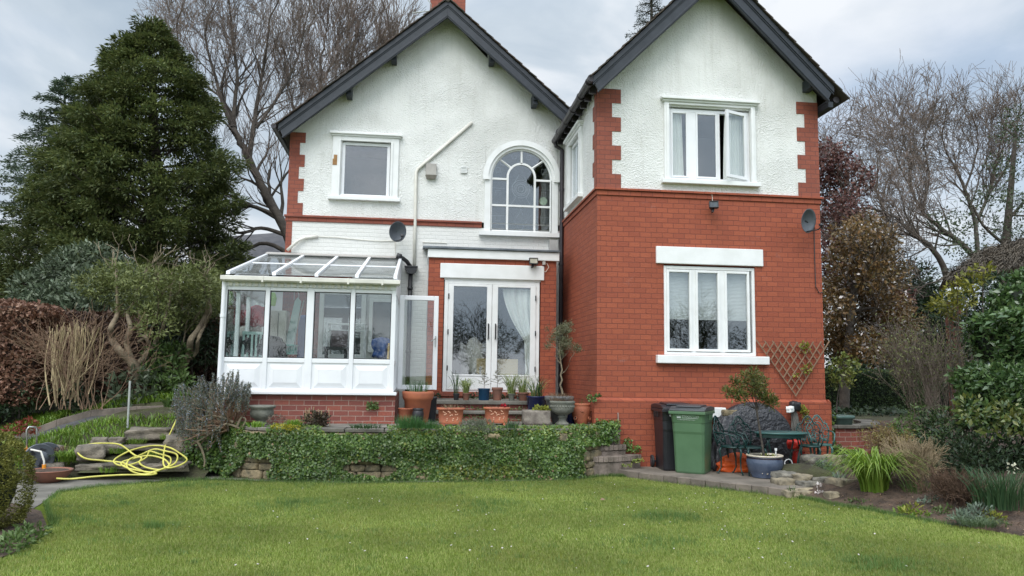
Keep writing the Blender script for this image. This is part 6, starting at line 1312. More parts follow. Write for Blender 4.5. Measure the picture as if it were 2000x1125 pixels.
# ---- cast garden furniture
def scroll(mb, c, r, turns, a0, t=0.006, y=0.0, sgn=1):
    pts = []
    for k in range(18): q = k/17; a = a0+sgn*turns*2*math.pi*q; rr_ = r*(1-0.8*q); pts.append((c[0]+rr_*math.cos(a), y+c[2] if len(c) > 2 else y, c[1]+rr_*math.sin(a)))
    mb.tube(pts, t, 5)
def cast_chair(label, loc, yaw, mat, w_=0.44):
    t = thing('garden_chair', label, 'chair', (0, 0, 0), 'green cast metal furniture on the patio'); h = w_/2; by = 0.20
    def yb(z): return by+0.10*(z-0.43)/0.45
    mb = MB(); out = [(-h*0.78, 0.42), (-h*0.98, 0.55), (-h*1.0, 0.68), (-h*0.78, 0.75), (-h*0.55, 0.755), (-h*0.38, 0.82), (-h*0.16, 0.875), (0, 0.885)]
    out = out+[(-x, z) for x, z in out[::-1][1:]]
    mb.tube([(x, yb(z), z) for x, z in out], 0.012, 6); mb.build('back_frame', mat, t, smooth=True)
    mb = MB(); rg_ = [(0.075*math.cos(a), 0.68+0.095*math.sin(a)) for a in np.linspace(0, 2*math.pi, 20, endpoint=False)]; mb.tube([(x, yb(z), z) for x, z in rg_], 0.009, 5, closed=True)
    rg_ = [(0.028*math.cos(a), 0.835+0.03*math.sin(a)) for a in np.linspace(0, 2*math.pi, 12, endpoint=False)]; mb.tube([(x, yb(z), z) for x, z in rg_], 0.007, 5, closed=True)
    for s in (-1, 1):
        for cx_, cz, r_, a0 in ((0.14, 0.70, 0.055, 1.0), (0.13, 0.58, 0.06, 2.0), (0.06, 0.52, 0.05, 0.3), (0.15, 0.48, 0.04, 1.5), (0.11, 0.78, 0.035, 2.4)):
            pts = [(s*(cx_+r_*(1-0.8*q)*math.cos(a0+5.5*q)), 0, cz+r_*(1-0.8*q)*math.sin(a0+5.5*q)) for q in np.linspace(0, 1, 14)]; mb.tube([(x, yb(z), z) for x, _, z in pts], 0.0075, 5)
        mb.tube([(s*0.02, yb(0.43), 0.43), (s*0.05, yb(0.5), 0.5), (s*0.03, yb(0.59), 0.59)], 0.008, 5); mb.tube([(s*0.075, yb(0.68), 0.68), (s*0.15, yb(0.64), 0.64), (s*h*0.98, yb(0.62), 0.62)], 0.008, 5)
        for k in range(4): a = R(30+35*k); pts = [(s*0.09, yb(.46), 0.46), (s*(0.09+0.05*math.cos(a)), yb(.46), 0.46+0.06*math.sin(a))]; mb.tube(pts, [0.004, 0.013], 5)
    mb.build('back_scrollwork', mat, t, smooth=True)
    mb = MB(); mb.lathe([(0.001, 0.405), (h*0.95, 0.405), (h*1.02, 0.415), (h*1.0, 0.432), (h*0.92, 0.425), (0.001, 0.418)], (0, 0, 0), 28, 1.0, 0.95); mb.build('seat', mat, t, smooth=True)
    for sx in (-1, 1):
        for sy in (-1, 1):
            mb = MB(); x, y = sx*h*0.72, sy*0.15; mb.tube([(x, y, 0.41), (x*1.12, y*1.15, 0.36), (x*1.02, y*1.02, 0.24), (x*1.0, y*1.05, 0.10), (x*1.18, y*1.3, 0.012), (x*1.28, y*1.4, 0.02)], [0.018, 0.02, 0.013, 0.011, 0.013, 0.010], 7); mb.build('leg', mat, t, smooth=True)
        mb = MB(); mb.tube([(sx*h*0.98, yb(0.64), 0.64), (sx*h*1.12, 0.06, 0.63), (sx*h*1.14, -0.10, 0.60), (sx*h*1.02, -0.16, 0.50), (sx*h*0.9, -0.12, 0.42)], 0.012, 6); mb.build('arm', mat, t, smooth=True)
    t.location = loc; t.rotation_euler = (0, 0, R(yaw)); return t
PZ = 0.098
a = at(1430, 870, 11.75); cast_chair('green cast metal chair with scrolled back nearest the bin', (a[0]+0.06, 11.82, PZ), 48, FURNG, 0.44)
a = at(1458, 870, 11.85); cast_chair('green cast metal chair behind the thin tree stem', (a[0], 11.72, PZ), 14, FURNG, 0.42)
a = at(1580, 850, 12.0); cast_chair('green cast metal chair at the right end of the table', (a[0]-0.02, 11.95, PZ), -24, FURNG, 0.36)
a = at(1609, 850, 12.1); cast_chair('paler green cast metal chair against the corner of the wing', (a[0]+0.0, 12.2, PZ), -18, FURNGL, 0.35)
a = at(1525, 845, 11.75); TB = thing('garden_table', 'oval green cast metal table between the chairs', 'table', (a[0], 11.75, PZ))
mb = MB(); mb.lathe([(0.001, 0.0), (0.40, 0.0), (0.43, 0.008), (0.43, 0.028), (0.41, 0.034), (0.001, 0.030)], (a[0], 11.75, a[2]-0.02), 36, 1.0, 0.62); mb.build('top', FURNGL, TB, smooth=True)
mb = MB(); mb.lathe([(0.39, -0.05), (0.40, -0.05), (0.40, 0.0), (0.39, 0.0)], (a[0], 11.75, a[2]-0.02), 36, 1.0, 0.62); mb.build('apron', FURNG, TB)
for sx in (-1, 1):
    for sy in (-1, 1): mb = MB(); x, y = a[0]+sx*0.24, 11.75+sy*0.13; mb.tube([(x, y, a[2]-0.03), (x+sx*0.03, y, a[2]-0.15), (x-sx*0.03, y, 0.35), (x-sx*0.05, y, 0.22), (x+sx*0.06, y+sy*0.03, PZ+0.012)], [0.016, 0.014, 0.012, 0.012, 0.014], 7); mb.build('leg', FURNG, TB, smooth=True)
# blue-grey glazed pot with a standard shrub
c = gz(1494, 936, 0.1); c[1] = c[1]+0.22; c[0] = at(1494, 920, c[1])[0]
BGP = pot('glazed_pot', 'blue grey glazed pot with cream rim at the patio edge', c, 0.275, 0.335, [(0.68, 0), (0.72, 0.03), (0.70, 0.06), (0.88, 0.3), (0.98, 0.55), (1.0, 0.74), (0.93, 0.86), (0.92, 0.90), (0.98, 0.94)], BLUEG, soil=0.9)
mb = MB(); mb.lathe([(0.94*0.275, 0.31), (1.0*0.275, 0.322), (1.0*0.275, 0.337), (0.94*0.275, 0.342), (0.88*0.275, 0.33), (0.88*0.275, 0.31)], c, 36); mb.build('rim', CREAMG, BGP, smooth=True)
mb = MB(); mb.lathe([(0.94*0.275, 0.285), (0.965*0.275, 0.292), (0.965*0.275, 0.300), (0.94*0.275, 0.308)], c, 36); mb.build('dark_band', pm('dark_glaze', (0.03, 0.018, 0.03), (0.02, 0.012, 0.02), 6, 0.2), BGP, smooth=True)
mb = MB()
for k in range(16): a_ = -1.9+random.uniform(-.28, .28); z = random.uniform(0.07, 0.23); q = (c[0]+0.275*(0.80+0.55*z)*math.cos(a_), c[1]+0.275*(0.80+0.55*z)*math.sin(a_), c[2]+z); mb.lathe([(0.001, -0.01), (0.007, 0), (0.001, 0.01)], q, 6)
mb.build('flower_decoration', CREAMG, BGP)
tuft('weeds', (c[0]+0.06, c[1], c[2]+0.31), 30, 0.08, 0.08, 0.014, L_YEL, BGP, rad=0.12)
q = at(1515, 893, c[1]); mb = MB(); mb.tube([(q[0], q[1], c[2]+0.3), (q[0], q[1]-.01, q[2]+0.10)], 0.010, 6); mb.tube([(q[0], q[1]-.01, q[2]+0.10), (q[0], q[1]-.01, q[2]+0.135)], 0.02, 8); mb.build('plant_label', WPAINT, BGP)
PT = thing('potted_tree', 'slim standard evergreen shrub growing in the blue grey pot', 'tree', (c[0], c[1], c[2]+0.3)); yy = c[1]
tp = [at(x, y, yy) for x, y in [(1492, 892), (1489, 870), (1484, 840), (1480, 815), (1478, 800), (1476, 785)]]; lines = [(np.array(tp), np.linspace(0.020, 0.014, 6))]
tops = [(1420, 765), (1435, 745), (1455, 735), (1470, 728), (1480, 735), (1490, 745), (1500, 775), (1512, 785), (1465, 760), (1445, 770), (1478, 755), (1490, 770)]
cen = []
for x, y in tops:
    e = at(x, y, yy+random.uniform(-.22, .22)); m = (np.array(tp[-2])*0.5+e*0.5)+np.array([0, 0, -0.03]); lines.append((np.array([tp[-2], m, e]), np.array([0.008, 0.006, 0.003]))); cen.append(e); cen.append(m*0.35+e*0.65)
woodmesh('stem', lines, GREYBARK, PT)
P, D = clumps(cen, [(0.085, 0.085, 0.08)]*len(cen), 95, 0.1); dr, nn = leafset(P, D, 0.6, 0.6); leaves('foliage', P, dr, nn, RNG.uniform(0.05, 0.085, len(P)), 0.017, L_SHR, PT)
# trellis on the wall
TRL = thing('trellis', 'fan shaped wooden lattice trellis on the brick wing', 'trellis', at(1554, 772, 12.74))
tl, trr, bt_ = at(1481, 668, 12.74), at(1617, 671, 12.74), at(1555, 772, 12.74)
for side in (0, 1):
    mb = MB(); e0, e1 = (tl, trr) if side == 0 else (trr, tl); y = 12.752 if side == 0 else 12.738
    nl = 9
    for k in range(nl):
        f = k/nl; p0 = bt_+(e1-bt_)*f; p1 = e0+(e1-e0)*f; d = p1-p0; p0 = p0-d*0.02; p1 = p1+d*(0.03+0.02*random.random()); n_ = np.array([-d[2], 0, d[0]])/np.linalg.norm(d)*0.0095
        mb.prism([(p0[0]-n_[0], y, p0[2]-n_[2]), (p0[0]+n_[0], y, p0[2]+n_[2]), (p1[0]+n_[0], y, p1[2]+n_[2]), (p1[0]-n_[0], y, p1[2]-n_[2])], (0, 0.010, 0))
    mb.build('laths', WOODL, TRL)
for k, (x, y, r_) in enumerate(((1571, 678, 0.09), (1578, 720, 0.075), (1556, 735, 0.03))):
    c = at(x, y, 12.70); crown('climber_leaves', [c], [(r_, 0.04, r_*1.1)], 46 if k < 2 else 12, 0.06, 0.035, L_YEL, TRL, shell=0.2)
c = at(1570, 802, 12.6); sh = thing('climber', 'thin yellow green climber below the trellis', 'plant', c); P, D = clumps([c, c+(0.03, 0, -0.1), c+(-0.05, 0, 0.02)], [(0.08, 0.05, 0.08)]*3, 45, 0.1); leaves('foliage', P, rdir(len(P), .2), rdir(len(P)), 0.055, 0.03, L_YEL, sh)
mb = MB(); mb.tube([c+(0, 0, -0.6), c+(0.02, 0, -0.3), c], 0.006, 5); mb.build('stem', TWIG, sh)

# ------------------------------------------------------------------ curved garden wall on the right
GW = thing('garden_wall', 'low curved brick garden wall with stone coping beside the wing', 'wall', (8.2, 13.4, 0.1))
gw = [(7.18, 13.15), (7.5, 13.12), (7.9, 13.14), (8.25, 13.3), (8.6, 13.62), (8.9, 14.1), (9.15, 14.8)]
cw = at(1660, 830, 13.2)[2]
mb = MB(); mc = MB()
for i in range(len(gw)-1):
    a = np.array([*gw[i], 0]); b = np.array([*gw[i+1], 0]); d = (b-a)/np.linalg.norm(b-a); nn = np.array([-d[1], d[0], 0])
    mb.prism([a, b, b+nn*0.22, a+nn*0.22], (0, 0, cw-0.06)); mc.prism([a-nn*0.05+(0, 0, cw-0.058), b-nn*0.05+(0, 0, cw-0.058), b+nn*0.28+(0, 0, cw-0.058), a+nn*0.28+(0, 0, cw-0.058)], (0, 0, 0.062))
mb.build('brickwork', OLDBRICK, GW); mc.build('coping', CONC, GW, bevel=0.012)
c = at(1640, 826, 13.35); WT = pot('green_trough', 'pale green trough on the curved wall coping with a small tree', (c[0], 13.3, cw), 0.20, 0.17, [(0.72, 0), (0.78, 0.02), (0.84, 0.6), (0.9, 0.62), (1.0, 0.7), (1.0, 0.95), (0.96, 1.0), (0.9, 1.0), (0.86, 0.9)], pm('green_glaze', (0.10, 0.17, 0.15), (0.07, 0.125, 0.11), 5, 0.4), sq=0.5)
YT = thing('young_tree', 'young yellow green tree in the pale green trough', 'tree', (c[0], 13.3, cw+0.15)); tp = [at(x, y, 13.3) for x, y in [(1634, 806), (1634, 790), (1637, 765), (1640, 755), (1650, 748)]]
lines = [(np.array(tp), np.linspace(0.018, 0.008, 5)), (np.array([tp[3], at(1633, 735, 13.3), at(1628, 715, 13.3)]), np.array([0.008, 0.006, 0.004])), (np.array([tp[4], at(1660, 730, 13.3), at(1665, 705, 13.3)]), np.array([0.007, 0.005, 0.003])), (np.array([tp[3], at(1643, 735, 13.4), at(1645, 700, 13.5)]), np.array([0.007, 0.005, 0.003]))]
woodmesh('stem', lines, GREYBARK, YT)
cen = [at(x, y, 13.3+random.uniform(-.2, .2)) for x, y in [(1630, 735), (1625, 715), (1640, 705), (1648, 695), (1655, 715), (1663, 728), (1668, 710), (1645, 725), (1650, 742), (1632, 748), (1660, 745)]]
P, D = clumps(cen, [(0.12, 0.12, 0.11)]*len(cen), 34, 0.1); leaves('foliage', P, rdir(len(P), -.1), rdir(len(P), .4), RNG.uniform(0.06, 0.10, len(P)), 0.042, leafm('young_leaf', [(0.09, 0.13, 0.03), (0.15, 0.18, 0.04), (0.20, 0.20, 0.06)], 0.4), YT)
# rockery
STONE2 = pm('grey_rockery_stone', (0.24, 0.22, 0.18), (0.10, 0.095, 0.08), 6, 0.9, 0.9, 16, dist=0.03)
rk = [(1541, 930, 0.42, 0.26, 0.10, 'long flat rockery slab lying on top of the left stones', 0.5, 10.95), (1530, 948, 0.24, 0.2, 0.16, 'blocky ochre rockery stone at the left end', 0.1, 10.7), (1567, 936, 0.28, 0.2, 0.12, 'grey rockery stone in the middle of the top course', 0.6, 10.75), (1577, 947, 0.26, 0.2, 0.09, 'mossy yellow rockery stone in the middle course', 0.2, 10.55), (1565, 956, 0.34, 0.2, 0.05, 'thin flat rockery slab near the lawn', 0.1, 10.4), (1572, 964, 0.20, 0.16, 0.07, 'small ochre rockery stone at the bottom course', 0.3, 10.25), (1607, 944, 0.28, 0.2, 0.14, 'sloping grey rockery stone right of the stack', -0.4, 10.6), (1645, 952, 0.30, 0.24, 0.19, 'rounded sandstone rockery boulder under the daylily', 0.2, 10.3), (1624, 968, 0.16, 0.13, 0.08, 'small pale cobble at the edge of the lawn', 0.1, 9.85), (1590, 902, 0.36, 0.24, 0.16, 'large rough rockery stone behind the top slab', 0.3, 11.6), (1622, 900, 0.26, 0.24, 0.14, 'weathered stone behind the rockery silver leaves', 0.5, 11.6), (1545, 966, 0.2, 0.14, 0.10, 'low kerb stone below the rockery on the lawn edge', 0.0, 10.15), (1660, 897, 0.3, 0.2, 0.10, 'pale flat stone in front of the curved garden wall', 0.2, 12.2)]
for k, (x, y, lx_, ly, lz, lab, ro, Y) in enumerate(rk):
    c = at(x, y, Y); stone('rockery_stone', lab, c, (lx_*1.0, ly*1.2, lz*1.22), 20+k, ro, ROCKM if k % 3 else STONE2, 0.13, 0.15, 'stone', 'rockery stones at the right of the patio')
# fill below the rockery
mb = rockmesh((5.85, 11.15, 0.02), (0.7, 0.9, 0.5), 3, -0.3, 0.5, 0.1); tag(mb.build('rockery_soil', BANKM, smooth=True), kind='structure')

# ------------------------------------------------------------------ left side: stones, hose, reel
sl = [(294, 847, 13.1, 0.66, 0.45, 0.17, 'big flat stone slab at the top of the rough steps', 0.1), (352, 868, 12.65, 0.42, 0.45, 0.28, 'dark square stone block at the foot of the rosemary', 0.2), (285, 874, 12.7, 0.66, 0.4, 0.08, 'long stone tread half covered by the yellow hose', 0.05), (177, 884, 12.35, 0.36, 0.32, 0.22, 'rounded grey boulder encircled by the yellow hose', 0.3), (180, 913, 12.15, 0.40, 0.22, 0.09, 'low edging stone left of the hose coil', 0.1), (245, 909, 12.1, 0.52, 0.26, 0.09, 'broad edging stone under the hose coil', -0.05), (305, 912, 12.1, 0.36, 0.22, 0.09, 'edging stone at the right of the hose coil', 0.1), (340, 908, 12.2, 0.38, 0.26, 0.10, 'edging stone below the rosemary bush', -0.1), (195, 862, 12.9, 0.22, 0.2, 0.12, 'small grey stone above the boulder', 0.4), (228, 861, 12.9, 0.20, 0.2, 0.11, 'small dark stone between grass and slab', 0.9), (213, 876, 12.6, 0.32, 0.25, 0.14, 'half buried grey stone beside the boulder', 0.2), (106, 880, 12.6, 0.22, 0.2, 0.16, 'pale stone behind the dead fern', 0.3), (102, 915, 12.2, 0.28, 0.22, 0.15, 'grey stone beside the terracotta bowl', 0.5), (315, 822, 13.9, 0.5, 0.2, 0.18, 'stone riser where path meets the rough steps', 0.0)]
for k, (x, y, Y, lx_, ly, lz, lab, ro) in enumerate(sl):
    stone('garden_stone', lab, at(x, y, Y), (lx_, ly, lz), 40+k, ro, STONE, 0.22 if k not in (3,) else 0.6, 0.17, 'stone', 'stones of the rough steps on the left')
mb = MB(); mb.poly([at(150, 925, 11.95)+(0, 0, 0.01), at(370, 922, 11.95)+(0, 0, 0.01), at(360, 878, 12.75), at(230, 880, 12.75)]); tag(mb.build('step_soil', BANKM), kind='structure')
def Yh(py_): return np.interp(py_, [800, 868, 905, 935, 950], [13.3, 12.45, 11.92, 11.60, 11.3])
hp = [(345, 820), (340, 832), (332, 850), (325, 866), (321, 880), (319, 895), (320, 912), (330, 918), (352, 910), (365, 900), (350, 888), (330, 878), (300, 872), (262, 880), (235, 893), (222, 905), (235, 911), (262, 908), (285, 897), (292, 886), (310, 888), (332, 896), (330, 912), (312, 922), (285, 928), (262, 925), (248, 915), (252, 902), (275, 890), (300, 880), (322, 884), (345, 892), (342, 906), (318, 918), (290, 926), (268, 920), (240, 906), (200, 902), (168, 899), (152, 889), (154, 876), (175, 870), (205, 869), (235, 873), (262, 890), (276, 897), (272, 907), (285, 917), (312, 919), (330, 913), (320, 900), (290, 894), (258, 898), (236, 907), (250, 918), (280, 925), (305, 926), (290, 930), (240, 931), (185, 935), (140, 937), (110, 937)]
H = np.array([at(x, y, float(Yh(y))) for x, y in hp]); H[:, 2] += np.array([0.012+0.006*(i % 4) for i in range(len(H))])
tt = np.arange(len(H)); tf = np.linspace(0, len(H)-1, len(H)*9)
def cr_interp(P, t):
    i = np.clip(t.astype(int), 0, len(P)-2); f = (t-i)[:, None]; p0 = P[np.maximum(i-1, 0)]; p1 = P[i]; p2 = P[i+1]; p3 = P[np.minimum(i+2, len(P)-1)]
    return 0.5*((2*p1)+(-p0+p2)*f+(2*p0-5*p1+4*p2-p3)*f**2+(-p0+3*p1-3*p2+p3)*f**3)
HP = cr_interp(H, tf); mb = MB(); mb.tube(HP, 0.0125, 8); tag(mb.build('garden_hose', YELLOW, None, loc=(-3.8, 12, 0.1), smooth=True), 'tangled bright yellow garden hose lying on the rough steps', 'hose')
c = gz(85, 944, 0.01); pot('terracotta_bowl', 'wide shallow terracotta bowl at the lawn edge beside the hose reel', (c[0], c[1]+0.15, 0.01), 0.30, 0.17, [(0.45, 0), (0.5, 0.04), (0.8, 0.45), (0.95, 0.80), (0.98, 0.9), (1.0, 0.92), (1.0, 1.0), (0.94, 1.0), (0.9, 0.85)], TERRAD)
HR = thing('hose_reel', 'grey and orange hose reel trolley with metal handle', 'hose reel', (c[0]-0.15, 12.1, 0.05)); hy = 12.1
rc = at(76, 895, hy); rc2 = at(90, 892, hy+0.25)
for q, yaw in ((rc, 38), (rc2, 38)):
    mb = MB(); mb.lathe([(0.001, -0.03), (0.06, -0.03), (0.065, -0.01), (0.17, -0.005), (0.205, -0.012), (0.21, 0.0), (0.20, 0.012), (0.06, 0.008), (0.001, 0.01)], n=32); mb.xf(Matrix.Translation(Vector(q)) @ Matrix.Rotation(R(yaw), 4, 'Z') @ Matrix.Rotation(R(90), 4, 'X')); fl = mb.build('flange', GREYPL, HR, smooth=False)
    mb = MB()
    for k in range(5): a = k*2*math.pi/5; mb.prism([(0.09*math.cos(a-.3), 0.09*math.sin(a-.3), 0.012), (0.15*math.cos(a-.28), 0.15*math.sin(a-.28), 0.012), (0.15*math.cos(a+.28), 0.15*math.sin(a+.28), 0.012), (0.09*math.cos(a+.3), 0.09*math.sin(a+.3), 0.012)], (0, 0, 0.006))
    mb.xf(Matrix.Translation(Vector(q)) @ Matrix.Rotation(R(yaw), 4, 'Z') @ Matrix.Rotation(R(90), 4, 'X')); mb.build('slot', BLACKP, fl)
d = (rc2-rc); mb = MB(); mb.tube([rc, rc2], 0.11, 20); mb.build('drum', GREYPL, HR, smooth=True)
hl, hr, tl_, tr2 = at(52, 905, hy), at(71, 912, hy+0.2), at(53, 834, hy), at(72, 834, hy+0.12); mb = MB(); mb.tube([hl, tl_-(0, 0, .04), tl_+(0.02, 0, .0), tr2+(-0.02, 0, 0), tr2-(0, 0, .04), hr], 0.014, 8); mb.build('handle', STEEL, HR, smooth=True)
for q in (at(51, 880, hy-.03), at(86, 912, hy-0.12), at(86, 935, hy-.15)): mb = MB(); mb.tube([q-(0, 0, .035), q+(0, 0, .035)], 0.026, 10); mb.build('connector', ORPL, HR)
mb = MB(); mb.tube([at(60, 878, hy-.1), at(80, 882, hy-.12), at(86, 900, hy-.12), at(86, 928, hy-.14)], 0.014, 8); mb.build('feed_hose', CREAM, HR, smooth=True)
mb = MB(); mb.tube([at(51, 890, hy), at(58, 925, hy), at(75, 932, hy)], 0.02, 8); mb.tube([at(88, 905, hy+.2), at(96, 930, hy+.1)], 0.02, 8); mb.build('stand', GREYPL, HR, smooth=True)
mb = MB(); mb.tube([at(249, 836, 13.4), at(254, 744, 13.4)], 0.017, 8); tag(mb.build('metal_post', POLEM, None, loc=at(249, 836, 13.4)), 'thin bare metal post beside the ramp path', 'post')
# ------------------------------------------------------------------ trees and hedges
def tree_thing(name, label, base, group=None): return thing(name, label, 'tree', base, group)
# large dark cypress behind the left garden
def cypress(name, label, pxb, pxt, ytop, Y, prof, nb, seed, mat, z0=1.0, per=88):
    b = at(pxb, 640, Y); b[2] = z0; top = at(pxt, ytop, Y); Hh = top[2]-z0
    t = tree_thing(name, label, b); rg = np.random.default_rng(seed); lines = [(np.array([b, b+(0.1, 0, Hh*0.5), (top[0], Y, top[2]-0.5)]), np.array([0.35, 0.22, 0.03]))]; Ps = []; Ds = []; Ns = []
    for k in range(nb):
        h = (k+rg.uniform(0, 1))/nb; rad = np.interp(h, [p[0] for p in prof], [p[1] for p in prof])*rg.uniform(0.78, 1.10)
        a = k*2.39996+rg.normal(0, 0.3); d = np.array([math.cos(a), math.sin(a), 0.0])
        if d[1] > 0.7 and rg.random() < 0.75: continue
        c0_ = np.array([b[0]+(top[0]-b[0])*h, Y, z0+Hh*h]); tip = c0_+d*rad+np.array([0, 0, 0.20*rad]); root = c0_+np.array([0, 0, -0.2*rad]); sd = np.array([-d[1], d[0], 0])
        lines.append((np.array([root, (root+tip)/2+(0, 0, -.08*rad), tip]), np.array([0.05, 0.03, 0.01])))
        for j in range(4+int(rad*1.6)):
            u = 1-rg.uniform(0, 0.62)**1.3 if j else 1.0; pr = rg.uniform(.20, .42)*(0.7+0.3*min(1, rad/1.5)); c = root+(tip-root)*u+sd*rg.normal(0, .30*rad*(0.35+0.5*(1-u)+0.2))+np.array([0, 0, rg.normal(-.05, .12)])
            n = int(per*(pr/0.3)**2); q = nrm(rg.normal(0, 1, (n, 3))+d*0.7+np.array([0, 0, .35])); P = c+q*np.array([1.15, 1.15, .55])*pr*rg.uniform(.35, 1.05, (n, 1))
            Ps.append(P); Ds.append(q*0.7+d*0.45+np.array([0, 0, -.12])+rg.normal(0, .35, (n, 3))); Ns.append(q*0.6+np.array([0, 0, 1.0])+rg.normal(0, .35, (n, 3)))
    woodmesh('trunk', lines, BARK, t); P = np.concatenate(Ps); n = len(P)
    leaves('foliage', P, nrm(np.concatenate(Ds)), nrm(np.concatenate(Ns)), rg.uniform(0.08, 0.19, n), rg.uniform(0.035, 0.065, n), mat, t, fold=0.05)
cypress('cypress_tree', 'tall dense dark green cypress filling the left background', 285, 296, 48, 25.0, [(0, 2.2), (0.15, 2.65), (0.42, 2.62), (0.55, 2.5), (0.66, 2.15), (0.78, 1.75), (0.87, 1.22), (0.93, 0.72), (1, 0.08)], 330, 21, L_CYP)
cypress('cypress_tree', 'lower left skirt of dark cypress beside the pale cedar', 105, 165, 225, 25.6, [(0, 2.2), (0.3, 2.1), (0.55, 1.6), (0.8, 1.0), (1, 0.2)], 150, 22, L_CYP)
def layered(name, label, px_, ytop, ybase, Y, Rm, nb, mat, seed, z0=0.8, pw=0.85, needles=150, sag=0.0, up=0.12, size=(0.12, 0.28), wid=0.05, flat=0.05, hmin=0.0):
    top = at(px_, ytop, Y); b = np.array([top[0], Y, z0]); Hh = top[2]-z0; t = tree_thing(name, label, b); rg = np.random.default_rng(seed)
    lines = [(np.array([b, (b[0], Y, z0+Hh*0.5), top]), np.array([0.28, 0.16, 0.02]))]; Ps = []; Ds = []
    for k in range(nb):
        h = max(hmin, (k+0.5)/nb); rad = Rm*(1-h)**pw*rg.uniform(0.7, 1.15)+0.15; a = k*2.39996+rg.normal(0, .3); d = np.array([math.cos(a), math.sin(a), 0]); root = np.array([b[0], Y, z0+Hh*h]); tip = root+d*rad+np.array([0, 0, up*rad]); mid = (root+tip)/2+np.array([0, 0, -sag*rad])
        lines.append((np.array([root, mid, tip]), np.array([0.035, 0.02, 0.008])))
        n = int(needles*(0.3+rad/Rm)); u = rg.uniform(0.15, 1.03, n); P = root+(mid-root)*np.minimum(u*2, 1)[:, None]+(tip-mid)*np.maximum(u*2-1, 0)[:, None]; sd = np.array([-d[1], d[0], 0])
        P = P+sd*(rg.normal(0, 1, n)[:, None]*(0.05+0.16*rad*np.sin(u*3.0)[:, None].clip(0.1)))+np.array([0, 0, 1.0])*rg.normal(-0.04, flat, n)[:, None]
        Ps.append(P); Ds.append(d*0.6+sd*rg.normal(0, .7, n)[:, None]+np.array([0, 0, 1.0])*rg.normal(-0.05, .3, n)[:, None])
    woodmesh('trunk', lines, BARK, t); P = np.concatenate(Ps); D = nrm(np.concatenate(Ds)); n = len(P)
    leaves('foliage', P, D, nrm(np.array([0, 0, 1.0])+rg.normal(0, .4, (n, 3))), rg.uniform(*size, n), wid, mat, t, fold=0.05); return t
layered('cedar_tree', 'pale blue green cedar with layered boughs behind the cypress', 130, 150, 600, 31.0, 4.4, 130, L_CED, 4, needles=420, up=0.03, sag=-0.10, pw=0.70, size=(0.10, 0.24), wid=0.05)
layered('cedar_tree', 'dark cedar at the left edge behind the brown hedge', -75, 380, 640, 27.0, 3.0, 60, L_CYP, 14, needles=420, up=0.05, pw=0.5, size=(0.16, 0.34), wid=0.07)
layered('spruce_tree', 'spruce top showing above the ridge of the right wing', 1272, -70, 300, 30.0, 2.6, 150, L_SPR, 9, z0=4.0, needles=190, up=-0.05, sag=-0.05, pw=0.75, size=(0.07, 0.16), wid=0.03, flat=0.07)
# bare oaks behind the left corner of the house
def bare(name, label, paths, Y, mx_, seed, twigs, up=0.05, L0=2.2, r0=0.05, bark=GREYBARK, depth=0.7, group=None, rmin=0.009, ang=0.55, wob=0.13, kids=(3, 5), shrink=(0.58, 0.8), buds=None, lo=0.25, sub=3, rscale=0.66):
    base = at(*paths[0][0][0][:2], Y); t = tree_thing(name, label, (base[0], Y, 1.0), group); rg = np.random.default_rng(seed); lines = []; tips = []
    for pth, ra, rb_, n in paths:
        P = np.array([at(p[0], p[1], Y+(p[2] if len(p) > 2 else 0)) for p in pth]); tt_ = np.linspace(0, len(P)-1, (len(P)-1)*4+1); P = cr_interp(P, tt_)
        P = P+rg.normal(0, 0.03, P.shape)*np.linspace(0, 1, len(P))[:, None]; rd = np.linspace(ra, rb_, len(P)); rd = rd*rscale; lines.append((P, rd))
        for k in range(int(n*1.7)):
            f = rg.uniform(0.30, 1.0); i = min(len(P)-2, int(f*(len(P)-1))); d = nrm(P[i+1]-P[i]); ax = rg.normal(0, 1, 3); ax[1] *= depth; ax -= d*(ax@d); ax = nrm(ax); a = ang*rg.uniform(0.6, 1.5); nd = d*math.cos(a)+ax*math.sin(a)
            grow(lines, P[i], nd, L0*rg.uniform(0.5, 1.1)*(1.15-0.4*f), max(rmin, rd[i]*0.45), 1, mx_, rg, up, wob, ang, kids, shrink, tips, rmin, lo)
        grow(lines, P[-1], nrm(P[-1]-P[-2]), L0*0.8, rb_, 1, mx_, rg, up, wob, ang, kids, shrink, tips, rmin, lo)
    woodmesh('branches', [l for l in lines if l[1][0] > 0.018], bark, t); woodmesh('twigs', [l for l in lines if l[1][0] <= 0.018], twigs if twigs is not None else bark, t)
    if buds:
        P = np.array([p for p, d in tips]); D = np.array([d for p, d in tips]); P = np.repeat(P, buds, 0)+RNG.normal(0, 0.10, (len(P)*buds, 3)); D = np.repeat(D, buds, 0)+RNG.normal(0, .5, P.shape)
        leaves('buds', P, D, rdir(len(P)), RNG.uniform(0.05, 0.10, len(P)), 0.035, L_BUD, t)
    return t, lines, tips
